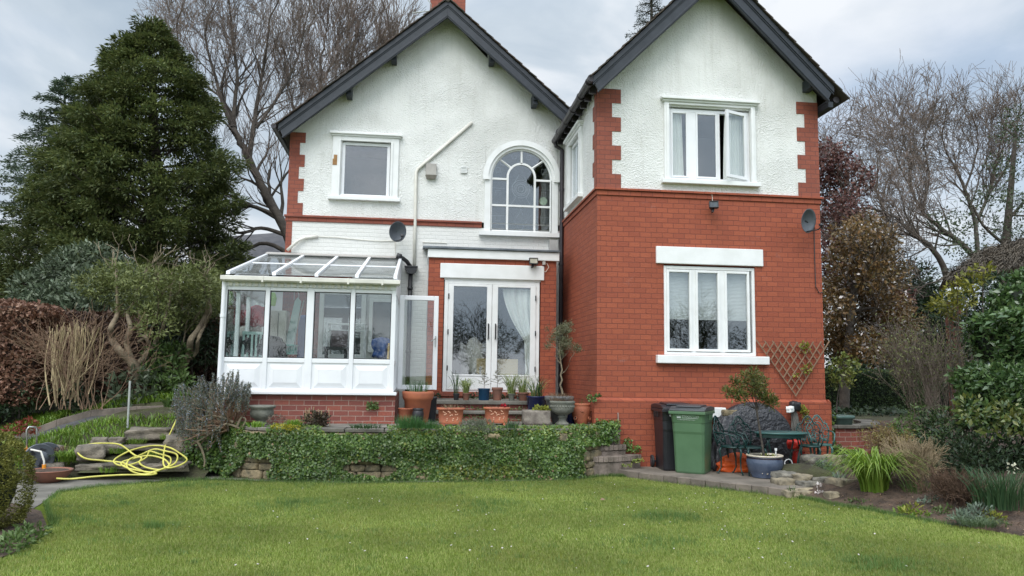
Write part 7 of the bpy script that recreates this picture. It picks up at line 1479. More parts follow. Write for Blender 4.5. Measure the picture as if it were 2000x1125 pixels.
OAKP = [([(575, 520), (566, 470), (548, 430), (525, 390), (505, 350), (486, 310), (470, 280), (455, 250)], 0.30, 0.15, 6),
    ([(486, 310), (492, 270), (500, 220), (510, 160), (520, 100), (525, 50)], 0.16, 0.04, 12), ([(462, 262), (440, 215), (425, 165), (410, 110), (400, 60)], 0.14, 0.04, 12),
    ([(455, 250), (458, 200), (462, 140), (455, 80), (450, 20)], 0.13, 0.04, 12), ([(500, 250), (535, 200), (570, 140), (590, 80), (600, 30)], 0.10, 0.03, 11),
    ([(440, 215), (400, 190), (370, 150), (350, 90), (345, 50)], 0.08, 0.03, 9),
    ([(548, 430), (500, 405), (455, 400), (410, 385), (380, 350)], 0.13, 0.03, 8), ([(560, 460), (510, 445), (470, 455), (430, 440), (390, 430)], 0.12, 0.03, 8), ([(572, 500), (520, 475), (470, 490), (430, 470), (395, 480)], 0.13, 0.03, 8), ([(525, 390), (560, 340), (590, 300), (620, 250)], 0.08, 0.03, 7)]
bare('oak_tree', 'huge bare oak with twisting low limbs behind the house corner', OAKP, 27.5, 4, 31, TWIG, up=0.07, L0=1.75, kids=(3, 4), bark=GREYBARK, rmin=0.0065)
OAK2 = [([(640, 330), (632, 250), (625, 180), (628, 110), (640, 50)], 0.14, 0.04, 13), ([(690, 300), (690, 230), (680, 160), (690, 100), (700, 50)], 0.12, 0.035, 13), ([(730, 260), (735, 190), (740, 130), (745, 70)], 0.10, 0.03, 12), ([(600, 330), (585, 260), (570, 200), (560, 140)], 0.10, 0.03, 10), ([(760, 250), (765, 180), (770, 120)], 0.07, 0.03, 8), ([(660, 300), (655, 230), (655, 160), (660, 90)], 0.09, 0.03, 10)]
bare('oak_tree', 'bare brown twigged tree rising behind the left roof slope', OAK2, 30.0, 4, 32, TWIG, up=0.10, L0=1.6, kids=(3, 4), bark=pm('brown_twig_bark', (0.135, 0.10, 0.075), (0.085, 0.065, 0.05), 4, 0.95), rmin=0.0075, ang=0.42)
# neighbouring roof behind the cypress
NH = thing('neighbour_house', 'grey slate roof of a neighbouring house behind the oak', 'house', (-6, 31, 1)); a, b = at(395, 468, 34), at(575, 452, 34); c, d = at(370, 532, 30), at(580, 532, 30)
mb = MB(); mb.prism([a+(-.6, 0, 0), b, d, c], (0, 0.1, -0.12)); mb.build('roof', SLATE, NH)
mb = MB(); mb.prism([c, d, d-(0, 0, 0.30), c-(0, 0, 0.30)], (0, 0.1, 0)); mb.build('fascia', NAVYP, NH); mb = MB(); mb.box(c[0]+.3, d[0], 30.3, 33, 0.9, c[2]-0.2); mb.build('wall', RENDER, NH)

# hedges
def hedge(name, label, blocks, mat, per, size, wid, core, cat='hedge', loc=None, thick=0.14, jit=0.8, rough=0.10):
    """blocks: (x0,x1,y0,y1,z0,z1) rounded boxes covered in leaves, with a dark twiggy core"""
    t = thing(name, label, cat, loc if loc is not None else (blocks[0][0], blocks[0][2], blocks[0][4])); mb = MB(); Ps = []; Os = []
    for x0, x1, y0, y1, z0, z1 in blocks:
        i = 0.12; q = rockmesh(((x0+x1)/2, (y0+y1)/2, (z0+z1)/2), (x1-x0-2*i, y1-y0-2*i, z1-z0-2*i+0.1), x0, 0, 0.12, 0.05, 2); n0 = len(mb.v); mb.v += q.v; mb.f += [tuple(k+n0 for k in f) for f in q.f]
        for (o, ar, fn) in (((0, -1, 0), (x1-x0)*(z1-z0), lambda m: np.stack([RNG.uniform(x0, x1, m), np.full(m, y0), RNG.uniform(z0, z1, m)], 1)), ((0, 0, 1), (x1-x0)*(y1-y0), lambda m: np.stack([RNG.uniform(x0, x1, m), RNG.uniform(y0, y1, m), np.full(m, z1)], 1)),
                            ((-1, 0, 0), (y1-y0)*(z1-z0), lambda m: np.stack([np.full(m, x0), RNG.uniform(y0, y1, m), RNG.uniform(z0, z1, m)], 1)), ((1, 0, 0), (y1-y0)*(z1-z0), lambda m: np.stack([np.full(m, x1), RNG.uniform(y0, y1, m), RNG.uniform(z0, z1, m)], 1))):
            m = int(ar*per); p = fn(m); o = np.array(o, float)
            c = np.array([(x0+x1)/2, (y0+y1)/2, (z0+z1)/2]); hsz = np.array([(x1-x0)/2, (y1-y0)/2, (z1-z0)/2]); u = np.abs((p-c)/hsz)
            k2 = np.sort(u, axis=1)[:, 1]; rnd = np.clip(k2-0.8, 0, .2)/0.2
            bump = np.array([mnoise.noise(Vector(v*1.6))*0.6+mnoise.noise(Vector(v*4.2))*0.4 for v in p])
            p = p-o*(rnd**2*0.22)[:, None]+o*(bump*rough*2)[:, None]-o*(RNG.uniform(0, 1, m)**1.5*thick)[:, None]
            Ps.append(p); Os.append(np.tile(o, (m, 1)))
    P = np.concatenate(Ps); O = np.concatenate(Os); m = len(P); D = nrm(RNG.normal(0, jit, (m, 3))+O*0.6+np.array([0, 0, 0.1])); NN = nrm(O+RNG.normal(0, .5, (m, 3))); s = RNG.uniform(0.7, 1.3, m)
    mb.build('twig_core', core, t, smooth=True); leaves('foliage', P, D, NN, size*s, wid*s, mat, t); return t
COREB = pm('brown_twig_core', (0.05, 0.03, 0.022), (0.025, 0.016, 0.012), 12, 0.95); COREG = pm('dark_green_core', (0.012, 0.02, 0.009), (0.006, 0.010, 0.005), 12, 0.95)
a = at(96, 600, 15.4); hedge('beech_hedge', 'tall brown leaved beech hedge at the left edge', [(-13, a[0]-0.05, 15.2, 16.6, 0.9, at(20, 592, 15.3)[2])], L_BEE, 1500, 0.07, 0.05, COREB, rough=0.12)
b = at(235, 612, 17.2); hedge('beech_hedge', 'dark brown beech hedge running behind the crooked trees', [(-9.2, -2.9, 17.0, 18.2, 0.95, b[2])], L_BEED, 900, 0.07, 0.05, COREB)
c0, c1_ = at(1636, 722, 21), at(1800, 718, 21); hedge('clipped_hedge', 'dark clipped hedge beyond the curved garden wall', [(c0[0]-2.0, c1_[0]+0.15, 21.0, 22.4, 0.5, c0[2])], L_HED, 1100, 0.06, 0.03, COREG, rough=0.03)
hedge('clipped_hedge', 'second dark clipped hedge returning at the right behind the shrubs', [(c1_[0]+0.1, c1_[0]+6, 18.0, 20.9, 0.5, c0[2]-0.25)], L_HED, 500, 0.06, 0.035, COREG, rough=0.06)
ivypatch('ground_ivy', 'ground ivy at the foot of the dark clipped hedge', [(at(1700, 802, 18.5), (1.3, 1.2, 0.06), (0, -.3, 1))], 150, 0.09, L_DARK, cat='plant')
# laurel at the right edge: two clipped tiers
la = at(1876, 600, 11.0)[0]; zl = at(1900, 705, 9.2)[2]
hedge('laurel_hedge', 'glossy laurel hedge at the right edge, tall upper part', [(la, la+2.6, 9.3, 11.0, zl, at(1900, 590, 9.3)[2]), (la+0.25, la+2.6, 9.2, 10.9, zl+0.2, at(1950, 535, 9.2)[2]), (la+0.6, la+2.6, 9.3, 10.8, zl+0.4, at(1990, 503, 9.3)[2])], L_LAU, 1700, 0.10, 0.046, COREG, rough=0.16, thick=0.24, cat='hedge')
l2 = at(1858, 780, 10.6)[0]
hedge('laurel_hedge', 'lower laurel hedge with yellowing leaves under the tall laurel', [(l2, l2+2.4, 8.95, 10.6, at(1880, 858, 8.9)[2]+0.03, at(1880, 716, 8.9)[2]), (l2+0.3, l2+2.4, 8.8, 10.4, at(1880, 845, 8.9)[2]+0.03, at(1880, 707, 8.9)[2])], L_LAU, 1600, 0.095, 0.044, COREG, rough=0.15, thick=0.24)
c = at(1930, 815, 8.72); tag(crown('yellowing_laurel', [at(1895, 800, 8.75), at(1930, 822, 8.75), at(1965, 800, 8.75), at(1990, 825, 8.75)], [(0.2, 0.12, 0.2)]*4, 100, 0.085, 0.04, L_LAUY, None, c, shell=0.3), 'yellowing leafy shoots on the front of the lower laurel', 'shrub')
def shrubmass(name, label, pts, rad, per, size, wid, mat, stems=None, cat='shrub', shell=0.35, jit=0.8, up=0.2):
    """pts: (px, py, Y) crown clumps"""
    cs = [at(*p) for p in pts]; b = cs[0]; t = thing(name, label, cat, (b[0], b[1], 0.4)); rads = [(rad*random.uniform(.8, 1.2),)*2+(rad*random.uniform(.6, .95),) for _ in cs]
    crown('foliage', cs, rads, per, size, wid, mat, t, shell=shell, jit=jit, up=up)
    lines = []
    for c in cs: q = np.array([b[0]+(c[0]-b[0])*0.3, b[1]+(c[1]-b[1])*.3, 0.35]); lines.append((np.array([q, (q+c)/2+RNG.normal(0, .06, 3), c]), np.array([0.02, 0.014, 0.006])))
    woodmesh('stems', lines, BARK, t); return t
# below the laurel: dark evergreen interior and spring bulbs
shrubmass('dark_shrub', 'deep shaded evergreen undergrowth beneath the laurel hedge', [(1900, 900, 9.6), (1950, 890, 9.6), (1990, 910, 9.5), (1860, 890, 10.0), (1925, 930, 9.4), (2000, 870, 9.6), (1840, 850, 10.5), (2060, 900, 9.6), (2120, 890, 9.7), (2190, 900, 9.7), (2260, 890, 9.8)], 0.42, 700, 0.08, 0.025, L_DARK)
shrubmass('rhododendron', 'broad pale green rhododendron behind the brown hedges', [(60, 570, 20), (100, 545, 20.3), (140, 520, 20.5), (180, 510, 20.5), (220, 525, 20.5), (110, 580, 19.6), (160, 560, 19.8), (210, 570, 19.6), (250, 560, 20), (80, 600, 19.5), (180, 600, 19.3), (230, 600, 19.4), (140, 610, 19.3), (260, 590, 19.7)], 0.55, 620, 0.15, 0.05, L_RHO, shell=0.55, up=0.3)
shrubmass('dark_shrub', 'dark shrub filling the gap left of the conservatory', [(400, 680, 16.6), (370, 650, 16.8), (415, 640, 16.9), (340, 690, 16.6), (385, 600, 17.1), (330, 640, 17.0)], 0.45, 500, 0.13, 0.025, L_DARK)
shrubmass('rhododendron', 'young large leaved rhododendron below the crooked tree', [(225, 752, 15.3), (262, 735, 15.4), (240, 775, 15.2), (290, 760, 15.2), (310, 735, 15.4), (275, 785, 15.1)], 0.22, 55, 0.17, 0.055, L_RHO, shell=0.4, up=0.5)
shrubmass('evergreen_shrub', 'mid green shrub between the two crooked trunks', [(310, 690, 15.7), (330, 720, 15.6), (300, 730, 15.6), (345, 690, 15.8), (325, 760, 15.4), (350, 745, 15.4)], 0.30, 230, 0.12, 0.04, L_MID, shell=0.4)
shrubmass('dark_shrub', 'dark green shrub at the foot of the pruned stems', [(40, 740, 15.6), (65, 770, 15.5), (30, 790, 15.5), (150, 770, 15.8), (170, 790, 15.6)], 0.30, 260, 0.10, 0.04, L_DARK, shell=0.4)
# two crooked trees by the conservatory
def crooked(label, trunks, crowns, Y, seed, per, rad):
    b = at(*trunks[0][0][0], Y); t = tree_thing('crooked_tree', label, (b[0], Y, b[2])); rg = np.random.default_rng(seed); lines = []
    for pth, ra, rb_ in trunks:
        P = np.array([at(x, y, Y+rg.uniform(-.25, .25)*(i > 0)) for i, (x, y) in enumerate(pth)]); tt_ = np.linspace(0, len(P)-1, (len(P)-1)*4+1); P = cr_interp(P, tt_); lines.append((P, np.linspace(ra, rb_, len(P))))
        grow(lines, P[-1], nrm(P[-1]-P[-2]+np.array([0, 0, .1])), 0.7, rb_, 1, 3, rg, 0.05, 0.2, 0.6, (3, 4), (.55, .8), None, 0.006)
    woodmesh('trunk', lines, PALEBARK, t); cs = [at(x, y, Y+rg.uniform(-.7, .7)) for x, y in crowns]
    crown('foliage', cs, [(rad*rg.uniform(.8, 1.25), rad, rad*rg.uniform(.5, .8)) for _ in cs], per, 0.085, 0.03, L_OLV, t, shell=0.3, up=0.3)
crooked('crooked bare stemmed tree with flat olive green crown, left of the pair', [([(267, 745), (266, 720), (250, 700), (232, 683), (218, 660), (217, 640), (228, 618), (230, 595)], 0.10, 0.035), ([(262, 715), (252, 690), (248, 668), (255, 640), (250, 615), (262, 590)], 0.07, 0.03), ([(268, 715), (280, 700), (296, 680), (305, 665), (318, 640), (325, 610)], 0.065, 0.03), ([(296, 680), (285, 660), (270, 650), (275, 625), (268, 600)], 0.04, 0.02), ([(270, 668), (290, 655), (296, 640)], 0.03, 0.02)],
    [(190, 545), (215, 530), (240, 540), (205, 570), (235, 575), (265, 560), (290, 545), (255, 600), (285, 585), (310, 570), (180, 560), (300, 610), (325, 600), (270, 535), (320, 550), (305, 640), (230, 555)], 15.6, 51, 300, 0.36)
crooked('crooked reddish stemmed tree with olive crown nearest the conservatory', [([(352, 735), (358, 715), (370, 690), (372, 665), (386, 645), (402, 615), (408, 590)], 0.085, 0.035), ([(372, 700), (384, 685), (388, 660), (400, 635), (412, 610)], 0.05, 0.025), ([(356, 705), (350, 690), (354, 680)], 0.04, 0.02)],
    [(340, 555), (365, 540), (390, 535), (415, 550), (350, 580), (380, 570), (410, 580), (425, 600), (340, 605), (370, 610), (400, 600), (420, 565), (360, 630), (330, 570), (395, 560)], 15.9, 52, 300, 0.34)
# pruned straw-coloured stems by the beech hedge
PS = thing('pruned_shrub', 'cut back shrub of upright straw coloured stems by the hedge', 'shrub', at(150, 800, 15.0)); lines = []; rg = np.random.default_rng(61)
for k in range(46):
    x = 95+108*rg.random(); yt = 622+18*rg.random()+0.25*abs(x-150); b = at(135+(x-145)*0.6+rg.normal(0, 14), rg.uniform(715, 795), 14.9+rg.uniform(-.3, .3)); e = at(x, yt, 14.9+rg.uniform(-.5, .5)); m = b*0.45+e*0.55+np.array([(x-145)*0.0012, 0, -0.02])
    lines.append((cr_interp(np.array([b, m+rg.normal(0, .04, 3), e]), np.linspace(0, 2, 7)), np.linspace(0.013, 0.010, 7)*rg.uniform(.7, 1.3)))
woodmesh('cut_stems', lines, STRAW, PS)
lines = []
for k in range(26): b = at(rg.uniform(70, 200), 800, 14.8+rg.uniform(-.3, .4)); grow(lines, b, np.array([rg.normal(0, .3), rg.normal(0, .2), 1.0]), 0.8, 0.009, 1, 4, rg, 0.03, 0.18, 0.6, (2, 4), (.55, .8), None, 0.003)
woodmesh('thin_twigs', lines, WOODL, PS)
e = at(-10, 865, 13.2); mb = MB(); mb.tube([at(-20, 866, 13.2), at(6, 868, 13.2), at(20, 862, 13.2), at(28, 855, 13.2)], [0.05, 0.045, 0.04, 0.025], 9); tag(mb.build('mossy_branch', pm('moss_bark', (0.13, 0.17, 0.03), (0.08, 0.10, 0.02), 8, 0.95, 0.6, 30), None, loc=e, smooth=True), 'mossy green branch end poking in at the left edge', 'branch')
# bright strap leaves along the ramp path
def strip(name, label, Pxy, per, h, spread, wid, mat, cat='plant', droop=0.35, segs=3, kind=None):
    n = len(Pxy); le = hlean(n, 0.3*spread, spread); hh = h*RNG.uniform(.6, 1.1, n); return tag(blades(name, Pxy, hh, le, wid*RNG.uniform(.7, 1.2, n), mat, None, Pxy.mean(0), segs, droop), label, cat, kind=kind)
n = 7000; X = RNG.uniform(-10.5, -4.2, n); Yy = RNG.uniform(15.0, 15.9, n); nz = np.array([mnoise.noise(Vector((x*1.5, y*1.5, 0))) for x, y in zip(X, Yy)]); k = nz > -0.25; X, Yy = X[k], Yy[k]
strip('bluebell_leaves', 'bright green strap leaves growing behind the ramp path kerb', np.stack([X, Yy, hb(X, Yy)], 1), 0, 0.26, 0.16, 0.022, L_BLU, kind='stuff')
n = 4600; X = RNG.uniform(-7.6, -4.0, n); Yy = RNG.uniform(12.35, 13.75, n); k = (Yy-12.35) > 0.5*np.clip((X+5.2), 0, 1)*1.4; X, Yy = X[k], Yy[k]
strip('bluebell_leaves', 'bright green grassy leaves on the bank below the ramp path', np.stack([X, Yy, hb(X, Yy)], 1), 0, 0.17, 0.15, 0.016, L_BLU, kind='stuff')
c = at(130, 900, 12.3); tag(tuft('grass_tuft', c, 160, 0.30, 0.30, 0.014, L_BLU, None, c, 4, 0.6, 0.14), 'arching grass tuft between the grey stone and the boulder', 'plant')
for x, y, Y, l in ((232, 885, 12.35, 'little grass tuft between boulder and long tread'), (300, 892, 12.3, 'little grass tuft under the hose in the middle of the steps'), (268, 866, 12.75, 'little grass tuft below the topmost slab'), (213, 922, 11.95, 'little grass tuft on the edging below the boulder'), (330, 858, 12.8, 'little grass tuft beside the dark square block')):
    c = at(x, y, Y); tag(tuft('grass_tuft', c, 90, 0.15, 0.12, 0.009, L_BLU, None, c, 3, 0.4, 0.13), l, 'plant')
c = at(108, 890, 12.5); tag(tuft('dead_fern', c+(0, 0, .05), 160, 0.22, 0.22, 0.008, L_DEAD, None, c, 4, 0.9, 0.1), 'clump of dead brown fern beside the hose reel', 'plant')
c = at(28, 838, 13.5); tag(crown('red_shrub', [c, c+(0.2, 0, 0.05)], [(0.16, 0.12, 0.12)]*2, 130, 0.06, 0.03, leafm('red_leaf', [(0.14, 0.03, 0.02), (0.22, 0.05, 0.03)], 0.5), None, c), 'small red leaved shrub at the left edge near the path', 'shrub')
c = at(335, 795, 14.3); tag(tuft('strap_plant', c, 90, 0.30, 0.35, 0.022, L_MID, None, c, 4, 0.5, 0.12), 'strap leaved clump at the top of the ramp path', 'plant')
ivypatch('ivy', 'ivy trailing on the wall below the rosemary bush', [(at(395, 880, 12.45), (0.28, 0.12, 0.22), (-.3, -1, .3)), (at(420, 905, 12.35), (0.22, 0.1, 0.12), (-.3, -1, .3))], 1500, 0.045, L_IVY)
# rosemary
ROS = thing('rosemary_bush', 'large greyish rosemary bush leaning over the wall corner', 'shrub', at(420, 835, 12.35)); rg = np.random.default_rng(71); lines = []; Ps = []; Ds = []
root = at(448, 835, 12.4)
for k in range(250):
    px_ = rg.uniform(338, 490); lo_ = 838 if px_ < 440 else 770; yt = rg.uniform(722 if 385 < px_ < 478 else 748, lo_); e = at(px_, yt, 12.35+rg.uniform(-.45, .4)); l = rg.uniform(.22, .38); d = nrm(np.array([(px_-430)*0.003+rg.normal(0, .15), rg.normal(0, .2), 1.0])); s = e-d*l
    if k % 3 == 0: lines.append((np.array([root+rg.normal(0, .05, 3), (root+s)/2+rg.normal(0, .06, 3), s]), np.array([0.018, 0.011, 0.006])))
    lines.append((np.array([s, s+d*l*.5, e]), np.array([0.004, 0.003, 0.002]))); n = 95; u = rg.uniform(0, 1, n); P = s+d*l*u[:, None]; Ps.append(P); Ds.append(d*0.7+rg.normal(0, .6, (n, 3)))
woodmesh('stems', lines, WOODL, ROS); P = np.concatenate(Ps); D = nrm(np.concatenate(Ds)); n = len(P)
leaves('foliage', P, D, rdir(n), rg.uniform(.022, .04, n), 0.009, [L_ROS, L_ROSF], ROS, midx=(rg.random(n) < 0.10).astype(int))
lines = []
for pth in ([(470, 838), (440, 828), (410, 848), (385, 862), (372, 858)], [(455, 825), (432, 815), (405, 812), (390, 820)], [(385, 862), (395, 880), (400, 900), (398, 912)], [(462, 835), (472, 815), (480, 822), (470, 838)], [(410, 848), (395, 840), (380, 845)]):
    P = np.array([at(x, y, 12.2) for x, y in pth]); lines.append((cr_interp(P, np.linspace(0, len(P)-1, 14)), np.linspace(0.022, 0.010, 14)))
woodmesh('gnarled_limbs', lines, PALEBARK, ROS)

# clipped yew at the left edge
YW = thing('yew_bush', 'rounded clipped golden green yew bush at the left edge', 'bush', gz(5, 1050)); yc = at(-88, 960, 8.6); cs = []; rs = []
mb = rockmesh((yc[0], 8.6, 0.45), (0.86, 0.86, 0.82), 4, 0, 0.9, 0.05); mb.build('twig_core', COREG, YW, smooth=True)
n = 64000; d = nrm(RNG.normal(0, 1, (n, 3))); d = d[(d[:, 1] < 0.35)]; n = len(d); ex = np.sign(d)*np.abs(d)**0.8
lump = np.array([mnoise.noise(Vector(v*4.5))*0.55+mnoise.noise(Vector(v*9))*0.45 for v in d]); gap = lump < -0.36
rad = 1+0.16*lump-RNG.uniform(0, 1, n)**2*0.10; P = np.array([yc[0], 8.6, 0.38])+ex*np.array([0.66, 0.66, 0.60])*rad[:, None]; ok = (P[:, 2] > 0.02) & ~gap; P, d2 = P[ok], d[ok]; n = len(P)
leaves('foliage', P, nrm(d2+RNG.normal(0, .6, (n, 3))+np.array([0, 0, .3])), nrm(d2+RNG.normal(0, .5, (n, 3))), RNG.uniform(.018, .034, n), 0.012, L_YEW, YW)
c = gz(45, 1062); tag(crown('ground_plants', [gz(20, 1075)+(0, 0, .06), gz(40, 1063)+(0, 0, .05), gz(60, 1050)+(0, 0, .05), gz(5, 1080)+(0, 0, .04)], [(0.18, 0.16, 0.06)]*4, 130, 0.06, 0.025, L_MID, None, c), 'low leafy plants below the clipped yew', 'plant')

# right background trees
rb = [(1620, 330), (1640, 360), (1615, 400), (1650, 420), (1680, 400), (1630, 450), (1670, 470), (1625, 500), (1700, 440), (1655, 520), (1640, 560), (1720, 480), (1615, 560), (1690, 520), (1740, 570), (1720, 560), (1630, 610), (1660, 380)]
def leaftree(name, label, trunks, crowns, Y, seed, mats, per, rad, size, wid, bark=BARK, dy=1.2, tw=3, frac=0.0, group=None, shell=0.15, mx_=4, L0=1.1):
    b = at(*trunks[0][0][0], Y); t = tree_thing(name, label, (b[0], Y, 0.7), group); rg = np.random.default_rng(seed); lines = []
    for pth, ra, rb_ in trunks:
        P = np.array([at(x, y, Y) for x, y in pth]); P = cr_interp(P, np.linspace(0, len(P)-1, (len(P)-1)*4+1)); lines.append((P, np.linspace(ra, rb_, len(P))))
        for k in range(tw): i = rg.integers(len(P)//3, len(P)-1); grow(lines, P[i], nrm(rg.normal(0, 1, 3)+np.array([0, 0, .6])), L0, rb_*0.8, 1, mx_, rg, 0.05, 0.16, 0.6, (3, 4), (.6, .8), None, 0.006)
    woodmesh('trunk', lines, bark, t); cs = [at(x, y, Y+rg.uniform(-dy, dy)) for x, y in crowns]; P, D = clumps(cs, [(rad*rg.uniform(.8, 1.3), rad, rad*rg.uniform(.7, 1.0)) for _ in cs], per, shell); dr, nn = leafset(P, D, .9, 0); s = rg.uniform(.7, 1.3, len(P))
    leaves('foliage', P, dr, nn, size*s, wid*s, mats, t, midx=(rg.random(len(P)) < frac).astype(int) if isinstance(mats, list) else None); return t
leaftree('purple_tree', 'dark purple leaved tree close behind the right wall', [([(1640, 760), (1640, 600), (1650, 450), (1640, 340)], 0.12, 0.03), ([(1645, 560), (1690, 480), (1720, 430)], 0.05, 0.02), ([(1645, 560), (1610, 470), (1600, 400)], 0.05, 0.02)], [(1612, 305), (1636, 325), (1668, 350), (1610, 350), (1625, 390), (1650, 400), (1615, 440), (1640, 440), (1670, 430), (1620, 490), (1660, 480), (1690, 470), (1620, 540), (1650, 545), (1720, 560), (1740, 580), (1700, 520), (1625, 600), (1730, 600)], 24.0, 81, L_PUR, 560, 0.72, 0.13, 0.075)
leaftree('cherry_tree', 'bronze leaved cherry dotted with white blossom right of the wing', [([(1648, 800), (1652, 720), (1660, 640), (1668, 560), (1682, 480), (1695, 420)], 0.14, 0.04), ([(1664, 610), (1700, 602), (1740, 612)], 0.05, 0.02), ([(1668, 560), (1720, 500), (1755, 470)], 0.05, 0.02), ([(1660, 640), (1630, 590), (1618, 560)], 0.05, 0.02)], [(1660, 460), (1690, 440), (1720, 470), (1650, 510), (1690, 500), (1730, 510), (1640, 560), (1680, 550), (1715, 540), (1630, 600), (1665, 600), (1700, 590), (1745, 600), (1640, 640), (1680, 640), (1720, 640), (1755, 650), (1650, 680), (1690, 680), (1730, 670), (1740, 540), (1625, 660), (1765, 630)], 19.0, 82, [L_BRO, L_BLO], 640, 0.55, 0.105, 0.058, dy=1.0, frac=0.07, bark=GREYBARK)
bare('weeping_tree', 'fine twigged bare tree with arching crown behind the cherry', [([(1745, 480), (1730, 420), (1710, 370), (1690, 330)], 0.10, 0.03, 10), ([(1720, 400), (1735, 350), (1760, 320), (1775, 310)], 0.06, 0.02, 8), ([(1700, 350), (1670, 310), (1640, 290)], 0.05, 0.02, 8), ([(1712, 370), (1715, 320), (1710, 280)], 0.05, 0.02, 8), ([(1665, 400), (1640, 350), (1625, 320), (1615, 290)], 0.05, 0.02, 6)], 27.0, 4, 83, TWIG, up=-0.02, L0=1.4, bark=pm('ash_bark', (0.16, 0.125, 0.095), (0.10, 0.08, 0.065), 3, 0.95), rmin=0.007, kids=(3, 4), wob=0.18)
bare('oak_tree', 'bare spreading oak against the sky at the far right', [([(1925, 560), (1900, 500), (1870, 470), (1830, 440), (1800, 410), (1780, 370)], 0.22, 0.08, 8), ([(1910, 520), (1905, 440), (1885, 370), (1860, 320), (1840, 270)], 0.16, 0.04, 11), ([(1905, 440), (1930, 380), (1945, 320), (1955, 270)], 0.12, 0.04, 11), ([(1885, 370), (1905, 310), (1910, 260)], 0.08, 0.03, 9), ([(1780, 370), (1775, 320), (1765, 270), (1760, 240)], 0.08, 0.03, 9), ([(1800, 410), (1815, 350), (1805, 290), (1810, 250)], 0.08, 0.03, 9), ([(1780, 370), (1760, 330), (1745, 290), (1740, 260)], 0.06, 0.03, 7), ([(1930, 380), (1965, 330), (1985, 270), (1990, 230)], 0.08, 0.03, 9)], 30.0, 4, 84, TWIG, up=0.04, L0=1.7, kids=(3, 4), rmin=0.008, bark=GREYBARK)
bare('leaning_tree', 'leaning mossy trunk crossing the sky gap right of the cherry', [([(1850, 545), (1838, 510), (1815, 480), (1790, 462), (1765, 440), (1740, 420)], 0.17, 0.06, 10), ([(1790, 462), (1770, 420), (1762, 390)], 0.07, 0.02, 8), ([(1815, 480), (1780, 500), (1740, 500)], 0.05, 0.02, 7), ([(1850, 540), (1800, 560), (1760, 570)], 0.05, 0.02, 7)], 24.0, 4, 85, TWIG, up=0.02, L0=1.2, kids=(2, 4), rmin=0.008, bark=GREYBARK)
leaftree('holly_tree', 'ivy clad dark evergreen tree at the far right edge', [([(1960, 600), (1965, 480), (1975, 360), (1985, 250)], 0.18, 0.05), ([(1965, 480), (1920, 440), (1900, 400)], 0.06, 0.03), ([(1968, 430), (2010, 380), (2030, 330)], 0.06, 0.03)], [(1985, 230), (1970, 260), (2010, 270), (1955, 320), (1990, 330), (1940, 380), (1975, 390), (2010, 400), (1900, 400), (1930, 440), (1970, 450), (2005, 460), (1880, 440), (1860, 480), (1900, 490), (1940, 500), (1980, 510), (1840, 430), (1870, 530)], 23.0, 86, leafm('holly_leaf', [(0.035, 0.055, 0.024), (0.055, 0.08, 0.034), (0.08, 0.10, 0.05)], 0.35), 170, 0.52, 0.11, 0.05, mx_=4)
leaftree('evergreen_tree', 'dark evergreen thicket behind the clipped hedge', [([(1790, 760), (1790, 680), (1795, 600)], 0.12, 0.05), ([(1790, 680), (1750, 640), (1740, 610)], 0.05, 0.02)], [(1690, 700), (1730, 695), (1770, 690), (1800, 680), (1750, 650), (1790, 640), (1810, 610), (1770, 600), (1830, 650), (1650, 700), (1800, 570), (1780, 545), (1840, 600), (1820, 690), (1850, 680)], 26.0, 87, L_DARK, 900, 0.80, 0.16, 0.07)
# shingled summerhouse with a brushwood roof behind the laurel
SM = thing('summerhouse', 'weathered shingle summerhouse with a thatched roof behind the laurel', 'shed', at(1880, 720, 15.5)); Ys = 15.5
e0, e1 = at(1842, 545, Ys-0.3), at(1925, 488, Ys+1.0); e2 = at(2090, 470, Ys-0.3)
mb = MB(); mb.prism([e0, at(2100, 500, Ys-0.4), at(2100, 440, Ys+1.2), e1], (0.05, 0.25, -0.22)); mb.build('roof_deck', WOODD, SM)
n = 6000; u = RNG.uniform(0, 1, n); v = RNG.uniform(-0.05, 1, n); A = np.array(e0)[None]+(at(2100, 500, Ys-0.4)-e0)[None]*u[:, None]; B = np.array(e1)[None]+(at(2100, 440, Ys+1.2)-e1)[None]*u[:, None]; P = A+(B-A)*v[:, None]+np.array([0, -.03, .03]); dd = nrm(A-B); 
leaves('thatch', P, nrm(dd+RNG.normal(0, .22, (n, 3))), rdir(n, 1.0), RNG.uniform(.2, .5, n), 0.018, leafm('thatch_stem', [(0.05, 0.04, 0.03), (0.085, 0.07, 0.05), (0.125, 0.10, 0.075)], 0.9, 0), SM)
q = at(1868, 650, Ys-0.1); mb = MB(); mb.box(q[0]-0.10, q[0]+0.10, Ys-0.15, Ys+0.1, 0.6, at(1868, 590, Ys)[2]); mb.build('post', pm('red_timber', (0.17, 0.075, 0.05), (0.11, 0.05, 0.035), 8, 0.85), SM)
SD = thing('shed', 'low shed with weathered shingle roof beyond the clipped hedge', 'shed', at(1850, 720, 25)); Yd = 25.0
r0_, r1_, r2_, r3_ = at(1806, 706, Yd), at(1900, 706, Yd), at(1900, 640, Yd+1.2), at(1835, 640, Yd+1.2); SHING = pm('shingle', (0.23, 0.18, 0.16), (0.14, 0.112, 0.10), 7, 0.9, 0.4, 30)
mb = MB()
for j in range(9):
    for k in range(14): u0, u1 = k/14, (k+0.94)/14; v0, v1 = j/9, (j+1.15)/9; f = lambda u, v: (r0_*(1-u)+r1_*u)*(1-v)+(r3_*(1-u)+r2_*u)*v; l = np.array([0, -0.02, 0.02*(1+(k*7+j*3) % 3)]); mb.poly([f(u0, v0)+l, f(u1, v0)+l, f(u1, v1)+l*0.3, f(u0, v1)+l*0.3])
